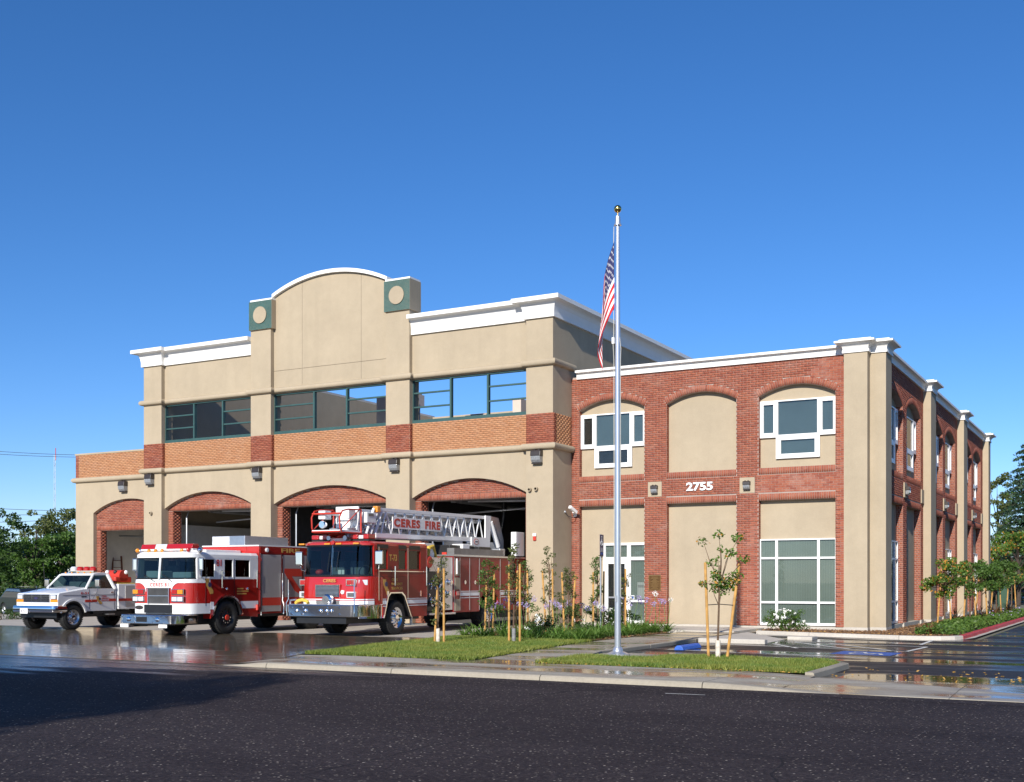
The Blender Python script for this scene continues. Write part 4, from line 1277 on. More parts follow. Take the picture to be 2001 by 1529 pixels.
# ---- things fixed to the walls ----------------------------------------
def wall_lamp(loc, rz, label, group='wall lamps of the fire station', s=1.0):
    t = thing('wall_lamp', label, 'lamp', loc, rz, group)
    # local: -y away from the wall
    prof = [(0.0, 0.24), (-0.20, 0.24), (-0.24, 0.18), (-0.26, 0.02), (0.0, 0.02)]
    MB().prism([(y * s, z * s) for y, z in prof], -0.21 * s, 0.21 * s, 'x').build('housing', 'bronze_dark', t, 0.02)
    prof = [(0.0, 0.018), (-0.255, 0.018), (-0.235, -0.13), (-0.16, -0.22), (0.0, -0.22)]
    MB().prism([(y * s, z * s) for y, z in prof], -0.195 * s, 0.195 * s, 'x').build('lens', 'lamp_glass', t, 0.02)
    MB().box(-0.20 * s, 0.20 * s, -0.17 * s, 0.0, -0.27 * s, -0.222 * s).build('base', 'bronze_dark', t, 0.01)
    for x in (-0.09, 0.09):
        MB().box((x - 0.03) * s, (x + 0.03) * s, -0.13 * s, -0.05 * s, 0.24 * s, 0.275 * s).build('bracket', 'bronze_dark', t)
    return t
wall_lamp((-41.95, YL, 6.09), 0, 'dark wall lamp above the arch of the low left bay')
for k, (x, l) in enumerate(((-39.75, 'dark wall lamp on the leftmost tan pilaster of the engine hall'), (-33.38, 'dark wall lamp on the second tan pilaster, above the white-topped engine'),
              (-26.27, 'dark wall lamp on the third tan pilaster, above the ladder truck basket'), (-19.87, 'dark wall lamp on the corner pilaster beside the brick office wing'))):
    wall_lamp((x, YP, 6.28), 0, l)
wall_lamp((-15.85, YW - 0.012, 5.02), 0, 'small bronze wall lamp on tan plate left of the house number', s=0.62)
wall_lamp((-12.375, YW - 0.012, 5.03), 0, 'small bronze wall lamp on tan plate right of the house number', s=0.62)
for y, l in ((44.55, 'small wall lamp in the first brick bay of the shaded side wall'), (53.92, 'small wall lamp in the middle brick bay of the shaded side wall'), (63.28, 'small wall lamp in the farthest brick bay of the shaded side wall')):
    wall_lamp((SX + 0.045, y, 5.02), R(90), l, s=0.62)
# bronze plaque
pq = thing('plaque', 'bronze dedication plaque on brick pier right of the entrance', 'plaque', (-15.85, YW - 0.02, 1.6))
MB().box(-0.235, 0.235, 0.0, 0.015, -0.28, 0.28).build('plate', 'plaque_bronze', pq)
fr = MB()
fr.box(-0.235, 0.235, -0.012, -0.001, 0.26, 0.28).box(-0.235, 0.235, -0.012, -0.001, -0.28, -0.26).box(-0.235, -0.215, -0.012, -0.001, -0.26, 0.26).box(0.215, 0.235, -0.012, -0.001, -0.26, 0.26)
fr.build('rim', 'plaque_raised', pq)
ln = MB()
for k in range(11):
    w = [0.12, 0.14, 0.06, 0.10, 0.16, 0.09, 0.17, 0.12, 0.15, 0.08, 0.13][k]
    ln.box(-w, w, -0.006, -0.0005, 0.20 - k * 0.042, 0.215 - k * 0.042)
ln.build('raised_line', 'plaque_raised', pq)
# security camera on the inner corner
sc_ = thing('security_camera', 'white security camera on bracket at the corner of the brick wing', 'camera', (-18.97, YW - 0.02, 4.22))
MB().obox((0.0, -0.42, 0.13), (0.055, 0.0, 0.0), (0.05, 0.18, -0.10), (0.0, 0.03, 0.055)).build('housing', 'white_paint', sc_, 0.015)
MB().path([(-0.1, 0.0, -0.05), (-0.08, -0.2, -0.04), (-0.02, -0.38, 0.04)], 0.03, 8).build('arm', 'white_paint', sc_)
MB().lathe([(0.075, -0.04), (0.075, 0.0), (0.03, 0.03)], (-0.1, -0.03, -0.05), 'y', 14).build('mount', 'white_paint', sc_)
MB().path([(-0.27, -0.55, 0.03), (-0.2, -0.45, -0.1), (-0.1, -0.25, -0.16), (-0.03, -0.25, -0.02)], 0.012, 6).build('cable', 'cable', sc_)
MB().sphere((-0.26, -0.58, 0.05), 0.05, 10, 6).build('junction', 'galvanised', sc_)
# overflow pipes and alarm on the pilasters
for x, z, l in ((-20.2, 5.07, 'left round pipe outlet of the pair on the corner pilaster'), (-19.93, 5.09, 'right round pipe outlet of the pair on the corner pilaster'), (-39.72, 4.75, 'small round pipe outlet on the leftmost pilaster')):
    t = thing('pipe_outlet', l, 'pipe', (x, YP, z), 0, 'round pipe outlets on the pilasters')
    MB().lathe([(0.075, 0), (0.075, -0.12), (0.05, -0.12), (0.05, -0.02)], (0, 0, 0), 'y', 14).build('collar', 'stucco', t)
    MB().lathe([(0.05, -0.03), (0.001, -0.03)], (0, 0, 0), 'y', 14).build('opening', 'dark_room', t)
al = thing('fire_alarm', 'small white and red alarm sounder on the corner pilaster', 'alarm', (-20.0, YP, 3.3))
MB().box(-0.07, 0.07, -0.07, 0, 0.03, 0.14).build('strobe', 'white_paint', al, 0.01)
MB().box(-0.06, 0.06, -0.06, 0, -0.13, 0.028).build('sounder', 'letter_red', al, 0.01)
# ducts and hoods on the roof, seen through the middle screen
for x, y, z0, z1, w, l in ((-30.57, 43.5, 7.2, 10.05, 0.42, 'tall pale rooftop duct seen through the middle window screen, leftmost'), (-31.2, 45.6, 7.2, 10.2, 0.30, 'pale flue box behind the middle window screen'),
                        (-31.6, 47.5, 10.25, 10.85, 0.22, 'small pale vent hood high behind the middle window screen'), (-26.9, 45.5, 7.2, 9.25, 0.55, 'low pale rooftop unit behind the middle window screen'),
                        (-25.3, 46.5, 7.2, 10.0, 0.22, 'narrow pale vent hood behind the right panes of the middle screen')):
    t = thing('rooftop_duct', l, 'duct', (x, y, z0), 0, 'ducts on the roof behind the window screens')
    MB().box(-w, w, -0.3, 0.3, 0, z1 - z0).build('casing', 'duct_box', t, 0.01)
    MB().box(-w * 0.6, w * 0.6, -0.2, 0.2, z1 - z0 + 0.002, z1 - z0 + 0.06).build('cap', 'duct_metal', t)
    MB().box(-w * 0.3, w * 0.3, -0.15, 0.15, 7.2 - z0, 0.0 if z0 > 7.3 else 0.0001).build('stem', 'duct_metal', t)
# wooden ladder in the low bay
lad = thing('step_ladder', 'brown wooden step ladder standing inside the low left bay', 'ladder', (-44.45, 40.25, 0), R(52))
for s in (-1, 1):
    MB().tube((0.30 * s, 0, 0), (0.20 * s, 0.5, 2.9), 0.045, n=6).build('rail', 'ladder_wood', lad)
for k in range(8):
    t = 0.08 + k * 0.12
    MB().box(-0.30 + 0.1 * t, 0.30 - 0.1 * t, 0.5 * t - 0.05, 0.5 * t + 0.05, 2.9 * t, 2.9 * t + 0.03).build('rung', 'ladder_wood', lad)
# ================================================================= VEHICLES
# every vehicle: local x to the driver's side, y backwards, z up, origin on the ground under the front axle
def V(parent):
    def p(mb, name, mat, par=None, bevel=0.0, seg=2):
        return mb.build(name, mat, par or parent, bevel, seg)
    return p
def wheel(parent, x, y, r, w, rim, side=1, lugs=10, hub='chrome', name='wheel', dish=0.06):
    """wheel at outer face x, tyre width w inwards; side +1 faces +x"""
    s = side
    hubm = MB().lathe([(0.001, 0.015 * s), (r * 0.16, 0.012 * s), (r * 0.17, -0.05 * s), (r * 0.17, -w * 0.6 * s)], (x, y, r), 'x', 20)
    h = hubm.build(name, hub, parent)
    tp = [(r * 0.60, -0.02), (r * 0.66, 0.0), (r * 0.86, -0.0), (r * 0.955, -0.025), (r * 0.995, -0.06), (r * 0.995, -w + 0.06), (r * 0.95, -w + 0.02), (r * 0.6, -w)]
    MB().lathe([(a, b * s) for a, b in tp], (x, y, r), 'x', 40, False).build('tyre', 'rubber', h)
    tread = MB()
    for k in range(40):
        a = 2 * math.pi * k / 40
        for q in (0.25, 0.75):
            c = Vector((x - s * w * q, y + math.cos(a + q) * r * 0.998, r + math.sin(a + q) * r * 0.998))
            rd = Vector((0, math.cos(a + q), math.sin(a + q))); td = Vector((0, -math.sin(a + q), math.cos(a + q)))
            tread.obox(c, (w * 0.2, 0, 0), td * r * 0.045, rd * 0.008)
    tread.build('tread', 'rubber', h)
    rp = [(r * 0.61, -0.015), (r * 0.58, -0.03), (r * 0.52, -dish), (r * 0.30, -dish - 0.02), (r * 0.17, -dish + 0.02)]
    MB().lathe([(a, b * s) for a, b in rp], (x, y, r), 'x', 32, False).build('rim', rim, h)
    lg = MB()
    for k in range(lugs):
        a = 2 * math.pi * k / lugs
        c = (x - s * (dish + 0.0), y + math.cos(a) * r * 0.33, r + math.sin(a) * r * 0.33)
        lg.tube((c[0] - s * 0.03, c[1], c[2]), (c[0] + s * 0.03, c[1], c[2]), r * 0.035, n=8)
    lg.build('lug_nut', 'chrome', h)
    hl = MB()
    for k in range(lugs):
        a = 2 * math.pi * (k + 0.5) / lugs
        c = (x - s * (dish - 0.006), y + math.cos(a) * r * 0.44, r + math.sin(a) * r * 0.44)
        hl.tube((c[0] - s * 0.02, c[1], c[2]), (c[0] + s * 0.003, c[1], c[2]), r * 0.045, n=8)
    hl.build('hand_hole', 'black_trim', h)
    return h
def cab_outline(hw, y0, y1, ch, dy, n=4):
    """plan of a cab: flat front y0, rounded-off corners of width ch and depth dy, back y1"""
    pts = [(-hw, y1), (-hw, y0 + dy)]
    for k in range(1, n):
        t = k / n * math.pi / 2
        pts.append((-hw + ch * (1 - math.cos(t)), y0 + dy * (1 - math.sin(t))))
    pts.append((-hw + ch, y0)); pts.append((hw - ch, y0))
    for k in range(n - 1, 0, -1):
        t = k / n * math.pi / 2
        pts.append((hw - ch * (1 - math.cos(t)), y0 + dy * (1 - math.sin(t))))
    pts += [(hw, y0 + dy), (hw, y1)]
    return pts
def loft(levels):
    mb = MB()
    mb.rings([[(x, y, z) for x, y in pl] for pl, z in levels], True)
    return mb
def profile_with_arch(y0, y1, z0, z1, arch):
    """side profile of a lower body with one wheel arch cut from below; arch: list of (y,z) left to right"""
    return [(y0, z0)] + arch + [(y1, z0), (y1, z1), (y0, z1)]

# ------------------------------------------------------------- LADDER TRUCK
LT = thing('ladder_truck', 'red ladder truck with white aerial ladder and bucket over its cab', 'fire truck', (-21.6, 29.4, 0), R(2.0))
P = V(LT)
HW = 1.25
# nose
nose = loft([(cab_outline(HW, -1.75, -0.78, 0.50, 0.52, 3), 0.94), (cab_outline(HW, -1.77, -0.78, 0.50, 0.52, 3), 1.2), (cab_outline(HW, -1.70, -0.78, 0.46, 0.50, 3), 1.80)])
body = P(nose, 'cab_nose', 'fire_red', bevel=0.015)
P(loft([(cab_outline(HW - 0.02, -1.6, -0.78, 0.46, 0.45, 3), 0.54), (cab_outline(HW - 0.02, -1.68, -0.78, 0.48, 0.5, 3), 0.935)]), 'nose_skirt', 'chrome')
archp = [(-0.74, 0.54), (-0.50, 1.20), (-0.38, 1.29), (0.28, 1.29), (0.42, 1.20), (0.80, 0.54)]
P(MB().prism(profile_with_arch(-0.778, 1.80, 0.54, 1.80, archp), -HW, HW, 'x'), 'cab_side', 'fire_red_shaded', bevel=0.01)
P(MB().box(-HW + 0.25, HW - 0.25, -0.7, 1.7, 0.45, 1.25), 'wheel_well', 'black_trim')
ln_ = [(-0.735, 0.545), (-0.495, 1.195), (-0.375, 1.283), (0.275, 1.283), (0.412, 1.195), (0.792, 0.545)]
ln2 = [(y * 0.93 + 0.003, z - 0.02 if z > 0.6 else z) for y, z in ln_]
P(MB().prism(ln_ + ln2[::-1], -HW + 0.006, HW - 0.006, 'x'), 'wheel_arch_liner', 'black_trim')
tr = MB()
for s in (-1, 1):
    pts = [(-0.77, 0.54), (-0.53, 1.215), (-0.39, 1.32), (0.29, 1.32), (0.45, 1.215), (0.83, 0.54)]
    inner = [(y + (0.045 if y < 0 else -0.045), z - (0.035 if z > 0.6 else 0)) for y, z in pts]
    tr.prism(pts + inner[::-1], s * (HW - 0.004), s * (HW + 0.025), 'x')
P(tr, 'arch_trim', 'chrome')
# cab floor, back wall, roof, pillars
P(MB().box(-HW, HW, 1.70, 1.80, 1.802, 2.735), 'cab_back', 'fire_red_shaded')
roof = P(loft([(cab_outline(HW, -1.60, 1.80, 0.44, 0.46, 3), 2.737), (cab_outline(HW, -1.60, 1.80, 0.44, 0.46, 3), 2.81), (cab_outline(HW - 0.06, -1.54, 1.76, 0.44, 0.46, 3), 2.86)]), 'cab_roof', 'fire_red')
for s in (-1, 1):
    pil = MB()
    pil.obox((s * (HW - 0.035), -1.19, 2.27), (0.03, 0, 0), (0, 0.055, 0), (0, 0, 0.467))
    pil.box(min(s * HW, s * (HW - 0.05)), max(s * HW, s * (HW - 0.05)), -0.53, 0.10, 1.802, 2.735)
    pil.box(min(s * HW, s * (HW - 0.05)), max(s * HW, s * (HW - 0.05)), 0.55, 0.70, 1.802, 2.735)
    pil.box(min(s * HW, s * (HW - 0.05)), max(s * HW, s * (HW - 0.05)), 1.38, 1.70, 1.802, 2.735)
    for a, b in ((-1.14, -0.53), (0.10, 0.55), (0.70, 1.38)):
        pil.box(min(s * HW, s * (HW - 0.05)), max(s * HW, s * (HW - 0.05)), a, b, 1.802, 2.03)
        pil.box(min(s * HW, s * (HW - 0.05)), max(s * HW, s * (HW - 0.05)), a, b, 2.62, 2.735)
    P(pil, 'cab_pillars', 'fire_red_shaded')
# windscreen wrapping the corners
ws0 = cab_outline(HW - 0.05, -1.69, -1.2, 0.44, 0.44, 3)[1:-1]
ws1 = cab_outline(HW - 0.05, -1.60, -1.2, 0.44, 0.44, 3)[1:-1]
g = MB()
g.rings([[(x, y, 1.84) for x, y in ws0], [(x, y, 2.72) for x, y in ws1]], True, False, False)
P(g, 'windscreen', 'car_glass')
seal = MB()
seal.path([(x, y, 1.815) for x, y in ws0], 0.035, 6).path([(x, y, 2.73) for x, y in ws1], 0.03, 6)
for s in (-1, 1):
    seal.tube((s * (HW - 0.06), -1.21, 1.81), (s * (HW - 0.06), -1.19, 2.73), 0.04, n=6)
P(seal, 'windscreen_seal', 'black_trim')
P(MB().tube((0.02, -1.71, 1.82), (0.02, -1.62, 2.73), 0.026, n=8), 'centre_post', 'chrome')
for x in (-0.12, 0.2):
    P(MB().tube((x, -1.73, 1.95), (x + 0.05, -1.655, 2.55), 0.012, n=6), 'wiper', 'black_trim')
for s in (-1, 1):
    for a, b in ((-1.135, -0.535), (0.105, 0.545), (0.705, 1.375)):
        P(MB().box(s * (HW - 0.03) - 0.003, s * (HW - 0.03) + 0.003, a, b, 2.035, 2.615), 'side_window', 'car_glass')
    for a, b in ((-1.10, -0.50), (0.10, 0.52), (0.72, 1.36)):
        P(MB().box(min(s * HW, s * (HW + 0.008)), max(s * HW, s * (HW + 0.008)), a, b, 2.655, 2.775), 'roof_recess', 'black_trim')
# interior
P(MB().box(-1.1, 1.1, -1.55, -0.95, 1.45, 1.86), 'dashboard', 'black_trim')
for x in (-0.75, 0.0, 0.75):
    P(MB().box(x - 0.26, x + 0.26, -0.35, -0.15, 1.2, 2.3), 'seat', 'seat_grey', bevel=0.05)
P(MB().path([(0.72 + 0.2 * math.cos(t), -0.98 + 0.07 * math.sin(t), 1.95 + 0.19 * math.sin(t)) for t in np.linspace(0, 2 * math.pi, 17)], 0.017, 6), 'steering_wheel', 'black_trim')
P(MB().sphere((-0.75, -1.25, 1.93), 0.13, 14, 8, (1, 1.1, 0.7)), 'helmet', 'letter_red')
P(MB().box(0.05, 0.28, -1.42, -1.40, 1.87, 2.0), 'dash_paper', 'white_paint')
# grille, lamps, lettering on the nose
def lens_box(x0, x1, z0, z1, y, mat, name, par=None, d=0.05):
    return P(MB().box(x0, x1, y - d, y + 0.02, z0, z1), name, mat, par, 0.012)
P(MB().box(-0.52, 0.40, -1.80, -1.72, 1.155, 1.57), 'grille_surround', 'fire_red', bevel=0.02)
gr = P(MB().box(-0.50, 0.38, -1.815, -1.79, 1.18, 1.55), 'grille', 'chrome')
gm = MB()
for k in range(22):
    gm.box(-0.48 + k * 0.039, -0.48 + k * 0.039 + 0.024, -1.822, -1.816, 1.195, 1.535)
P(gm, 'grille_bar', 'black_trim', gr)
gm = MB()
for k in range(9):
    gm.box(-0.48, 0.36, -1.826, -1.8225, 1.20 + k * 0.038, 1.212 + k * 0.038)
P(gm, 'grille_bar', 'brushed', gr)
P(MB().box(-0.48, 0.36, -1.80, -1.76, 0.98, 1.08), 'lower_grille', 'duct_metal')
for x0, x1, s in ((-1.22, -0.90, -1), (0.60, 0.92, 1)):
    hd = lens_box(x0 - (0.05 if s < 0 else 0), x1, 1.16, 1.345, -1.72 if s > 0 else -1.55, 'lens_clear', 'headlamp')
    P(MB().box(x0 + 0.04, x1 - 0.04, (-1.72 if s > 0 else -1.55) - 0.056, (-1.72 if s > 0 else -1.55) - 0.051, 1.19, 1.31), 'reflector', 'chrome', hd)
    wl = P(MB().box(x0 - 0.02, x1 + 0.02, (-1.72 if s > 0 else -1.58) - 0.05, -1.45, 1.52, 1.72), 'warning_lamp', 'chrome', None, 0.01)
    lens_box(x0 + 0.02, (x0 + x1) / 2 + 0.04, 1.55, 1.69, -1.77 if s > 0 else -1.63, 'lens_red', 'lens', wl, 0.02)
    lens_box((x0 + x1) / 2 + 0.06, x1, 1.55, 1.69, -1.77 if s > 0 else -1.63, 'lens_red', 'lens', wl, 0.02)
P(MB().obox((1.02, -1.60, 1.25), (0.10, 0.09, 0), (-0.02, 0.02, 0), (0, 0, 0.09)), 'turn_lamp', 'lens_amber', None, 0.01)
P(MB().obox((1.06, -1.56, 1.62), (0.10, 0.09, 0), (-0.02, 0.02, 0), (0, 0, 0.08)), 'side_lamp', 'lens_clear', None, 0.01)
P(MB().lathe([(0.06, -0.03), (0.06, 0.02)], (0.47, -1.76, 1.33), 'y', 16), 'tow_light', 'white_paint')
text('CERES', (-0.24, -1.775, 1.625), (1, 0, 0), (0, 0, 1), 0.46, 0.10, 'gold_leaf', LT, 0.006, 'nose_lettering', 0.02)
# stripes, nose and side
def nose_band(z0, z1, mat, off, name):
    o = cab_outline(HW + off, -1.765 - off, -0.78, 0.50, 0.52, 3)[1:-1]
    m = MB(); m.rings([[(x, y, z0) for x, y in o], [(x, y, z1) for x, y in o]], False, False, False)
    return P(m, name, mat)
nose_band(0.955, 1.075, 'stripe_white', 0.006, 'stripe')
nose_band(1.10, 1.125, 'stripe_white', 0.006, 'stripe')
for s in (-1, 1):
    xs_ = (s * HW, s * (HW + 0.005))
    for y0, y1 in ((-0.777, -0.60), (0.58, 1.80)):
        for z0, z1 in ((0.955, 1.075), (1.10, 1.125), (0.885, 0.91)):
            P(MB().box(min(xs_), max(xs_), y0, y1, z0, z1), 'stripe', 'stripe_white')
    P(MB().box(min(xs_), max(xs_) + (0.012 if s > 0 else 0), -0.98, 1.78, 1.95, 1.975), 'belt_trim', 'chrome')
    for y in (-1.02, 0.62, 1.77):
        P(MB().box(min(xs_), max(xs_) + (0.006 if s > 0 else 0), y, y + 0.022, 1.08, 2.70), 'door_edge', 'chrome')
    for y in (-0.20, 1.66):
        x = s * (HW + 0.07)
        h = P(MB().tube((x, y, 1.52), (x, y, 2.12), 0.022, n=8), 'grab_rail', 'chrome')
        P(MB().tube((s * HW, y, 1.54), (x, y, 1.54), 0.02, n=6).tube((s * HW, y, 2.10), (x, y, 2.10), 0.02, n=6), 'stand_off', 'chrome', h)
    for y in (-0.55, 1.36):
        P(MB().box(min(s * HW, s * (HW + 0.015)), max(s * HW, s * (HW + 0.015)), y, y + 0.09, 1.18, 1.36), 'door_latch', 'chrome', None, 0.008)
    # mirror
    m = P(MB().path([(s * HW, -1.12, 1.95), (s * (HW + 0.18), -1.28, 2.02), (s * (HW + 0.22), -1.30, 2.2)], 0.025, 8), 'mirror_arm', 'chrome')
    P(MB().obox((s * (HW + 0.22), -1.32, 2.36), (0.13, 0.0, 0), (0, 0.05, 0), (0, 0, 0.21)), 'mirror', 'chrome', m, 0.03)
text('T-73', (HW + 0.002, -0.42, 2.28), (0, 1, 0), (0, 0, 1), 0.42, 0.20, 'gold_leaf', LT, 0.004, 'side_lettering', 0.02)
for k, t in enumerate(('CERES', 'EMERGENCY', 'SERVICES')):
    text(t, (HW + 0.002, -0.30, 1.66 - k * 0.13), (0, 1, 0), (0, 0, 1), 0.33 if k == 0 else 0.62, 0.085, 'gold_leaf', LT, 0.004, 'side_lettering', 0.01)
calif = [(-0.78, 1.72), (-0.60, 1.72), (-0.60, 1.58), (-0.42, 1.34), (-0.42, 1.26), (-0.55, 1.24), (-0.62, 1.36), (-0.74, 1.52)]
P(MB().prism([(y, z) for y, z in calif], HW, HW + 0.005, 'x'), 'state_emblem', 'gold_leaf')
P(MB().lathe([(0.075, 0.0), (0.075, 0.01)], (HW + 0.005, -0.60, 1.57), 'x', 16), 'badge', 'sign_blue')
# bumper
bo = cab_outline(1.27, -2.30, -1.45, 0.16, 0.22, 4)
bmp = P(loft([(bo, 0.60), (bo, 0.955)]), 'bumper', 'chrome', None, 0.02)
tp = cab_outline(1.25, -2.28, -1.5, 0.16, 0.22, 4)
P(loft([(tp, 0.957), (tp, 0.97)]), 'bumper_deck', 'brushed', bmp)
bt = MB()
for x in (-1.02, -0.62, 0.28, 0.72):
    for z in (0.68, 0.87):
        bt.lathe([(0.035, 0), (0.03, -0.025)], (x, -2.30, z), 'y', 10)
for x in (-0.82, -0.5, 0.05, 0.28, 0.45):
    bt.lathe([(0.06, 0.0), (0.055, -0.04), (0.02, -0.06)], (x, -2.30, 0.78), 'y', 12)
stuff(P(bt, 'bumper_bolt', 'chrome', bmp))
P(MB().lathe([(0.16, 0.05), (0.17, -0.05), (0.13, -0.09), (0.03, -0.13)], (0.12, -2.02, 1.10), 'y', 24), 'siren', 'chrome')
P(MB().lathe([(0.125, -0.135), (0.10, -0.138), (0.02, -0.14)], (0.12, -2.02, 1.10), 'y', 24, False), 'siren_grille', 'duct_metal')
P(MB().path([(-1.0, -2.1, 1.0), (-0.9, -2.15, 1.06), (-0.75, -2.12, 1.10), (-0.62, -2.08, 1.06), (-0.55, -2.1, 1.0)], 0.055, 8), 'bumper_hose', 'hose_yellow')
P(MB().path([(-1.22, -2.1, 0.97), (-1.22, -2.1, 1.08), (-1.0, -2.1, 1.1)], 0.03, 8), 'hose_inlet', 'brushed')
for s in (-1, 1):
    P(MB().path([(s * 1.22, -2.26, 0.62), (s * 1.24, -2.27, 1.0), (s * 1.20, -2.22, 1.12), (s * 1.20, -2.22, 1.70)], 0.014, 6), 'bumper_marker', 'chrome')
P(MB().box(-0.9, 0.9, -2.2, -0.2, 0.40, 0.598), 'front_frame', 'black_trim')
for x in (-0.72, 0.62):
    P(MB().path([(x, -2.15, 0.60), (x, -2.15, 0.46), (x + 0.12, -2.15, 0.44)], 0.028, 6), 'tow_eye', 'chrome')
# roof lights
for x in (-1.15, -0.2, 0.22, 0.85):
    P(MB().box(x - 0.10, x + 0.10, -1.635, -1.56, 2.765, 2.81), 'marker_lamp', 'lens_amber')
P(MB().lathe([(0.07, 0.0), (0.06, -0.05)], (0.02, -1.6, 2.82), 'y', 12), 'roof_spot', 'lens_red')
for x0, x1 in ((-1.05, -0.45), (0.40, 1.05)):
    lb = P(MB().box(x0, x1, -1.25, -0.9, 2.862, 2.93), 'light_bar', 'black_trim')
    P(MB().box(x0, x0 + 0.26, -1.27, -0.88, 2.932, 3.07), 'lens', 'lens_red', lb, 0.03)
    P(MB().box(x0 + 0.27, x1 - 0.2, -1.25, -0.9, 2.932, 3.05), 'lens', 'lens_clear', lb, 0.03)
    P(MB().box(x1 - 0.19, x1, -1.27, -0.88, 2.932, 3.08), 'lens', 'lens_red', lb, 0.03)
for x in (-0.55, 0.55):
    P(MB().lathe([(0.02, 0.18), (0.03, 0.1), (0.055, -0.05), (0.07, -0.12)], (x * 0.55, -1.3, 2.97), 'y', 16), 'air_horn', 'brushed')
P(MB().path([(-0.25 + 0.22 * math.cos(t), -1.05 + 0.1 * math.sin(t * 2), 3.05 + 0.06 * math.sin(t)) for t in np.linspace(0, 6.28, 22)], 0.055, 7), 'roof_hose', 'letter_red')
P(MB().box(-0.3, 0.25, -1.32, -0.7, 2.862, 2.96), 'ladder_cradle', 'white_paint')
# wheels
for s in (-1, 1):
    wheel(LT, s * 1.24, 0.02, 0.53, 0.36, 'chrome', s)
    for y in (6.1,):
        wheel(LT, s * 1.22, y, 0.53, 0.5, 'chrome', s)
P(MB().box(-1.0, 1.0, -0.12, 0.12, 0.42, 0.62), 'front_axle', 'black_trim')
P(MB().box(-0.5, 0.5, -1.4, 8.2, 0.55, 0.9), 'chassis', 'black_trim')
P(MB().box(HW - 0.32, HW + 0.05, 0.95, 1.72, 0.27, 0.31).box(HW - 0.2, HW - 0.15, 1.1, 1.15, 0.31, 0.56), 'cab_step', 'brushed')
# pump panel
P(MB().box(-HW + 0.03, HW - 0.12, 1.86, 3.50, 0.68, 2.40), 'pump_house', 'black_trim')
P(MB().box(HW - 0.118, HW - 0.06, 2.05, 2.75, 1.98, 2.44), 'gauge_panel', 'brushed')
P(MB().box(HW - 0.118, HW - 0.02, 2.86, 3.48, 0.70, 2.46), 'pump_panel', 'brushed')
P(MB().box(HW - 0.118, HW - 0.07, 1.9, 2.84, 1.0, 1.96), 'valve_panel', 'black_trim')
pv = MB(); rr = random.Random(4)
for k in range(26):
    y = rr.uniform(1.98, 2.8); z = rr.uniform(1.0, 1.9)
    q = rr.uniform(0.025, 0.06)
    pv.lathe([(q, 0.0), (q, 0.03), (q * 0.4, 0.05)], (HW - 0.07, y, z), 'x', 10)
P(pv, 'gauge', 'chrome')
for y, z in ((2.15, 0.95), (2.55, 0.9), (3.1, 1.25), (3.2, 1.62)):
    P(MB().lathe([(0.12, 0.0), (0.12, 0.08), (0.08, 0.10), (0.08, 0.18), (0.03, 0.19)], (HW - 0.07, y, z), 'x', 16), 'hose_outlet', 'chrome')
P(MB().box(HW - 0.3, HW + 0.12, 1.95, 3.45, 0.56, 0.62), 'running_board', 'brushed')
P(MB().box(-1.1, 1.1, 1.9, 2.5, 2.45, 2.9), 'crosslay_bin', 'white_paint')
P(MB().path([(HW - 0.1, 2.0, 2.45), (HW - 0.12, 2.1, 2.75), (HW - 0.15, 2.4, 2.8), (HW - 0.2, 2.6, 2.55), (HW - 0.22, 2.7, 2.45)], 0.07, 8), 'hose_loop', 'hose_yellow')
P(MB().path([(HW - 0.18, 2.02, 2.45), (HW - 0.2, 2.15, 2.68), (HW - 0.22, 2.38, 2.7), (HW - 0.26, 2.52, 2.5)], 0.06, 8), 'hose_loop', 'letter_red')
P(MB().lathe([(0.18, -0.02), (0.2, 0.02), (0.2, 0.1), (0.16, 0.14)], (HW - 0.12, 1.98, 2.28), 'x', 18), 'hose_reel', 'letter_red')
# body with compartments
P(MB().prism(profile_with_arch(3.52, 9.1, 0.60, 2.50, [(5.35, 0.60), (5.5, 1.1), (5.75, 1.25), (6.45, 1.25), (6.7, 1.1), (6.85, 0.60)]), -HW, HW - 0.004, 'x'), 'body', 'fire_red_shaded', bevel=0.012)
P(MB().box(-HW - 0.02, HW + 0.02, 3.50, 9.11, 2.502, 2.56), 'body_rail', 'brushed')
P(MB().box(HW - 0.3, HW - 0.02, 3.6, 7.2, 2.562, 2.78), 'hose_bed_side', 'duct_metal')
P(MB().box(HW - 0.5, HW - 0.32, 3.6, 6.9, 2.562, 2.64), 'hose_bed_strip', 'letter_red')
for y in (3.54, 3.94, 4.62, 5.32, 6.9, 7.6, 8.3):
    P(MB().box(HW - 0.003, HW + 0.012, y, y + 0.018, 0.66, 2.46), 'compartment_seam', 'brushed')
for y0, y1, z0, z1 in ((3.66, 3.90, 1.85, 2.36), (3.60, 3.92, 1.38, 1.78), (3.60, 3.92, 0.66, 1.05)):
    P(MB().box(HW - 0.003, HW + 0.02, y0, y1, z0, z1), 'equipment_door', 'stucco')
P(MB().tube((HW + 0.07, 3.62, 1.9), (HW + 0.07, 3.62, 2.42), 0.03, n=8), 'grab_rail', 'white_paint')
P(MB().box(HW - 0.003, HW + 0.03, 3.66, 3.9, 1.18, 1.32), 'side_marker', 'lens_red')
for y in (4.3, 5.0):
    P(MB().lathe([(0.07, 0), (0.07, 0.02), (0.04, 0.03)], (HW, y, 1.62), 'x', 14), 'compartment_latch', 'chrome')
for z0, z1 in ((1.16, 1.27), (1.30, 1.325), (1.08, 1.105)):
    P(MB().box(HW - 0.002, HW + 0.006, 3.97, 5.30, z0, z1), 'stripe', 'stripe_white')
    P(MB().box(HW - 0.002, HW + 0.006, 6.92, 9.08, z0, z1), 'stripe', 'stripe_white')
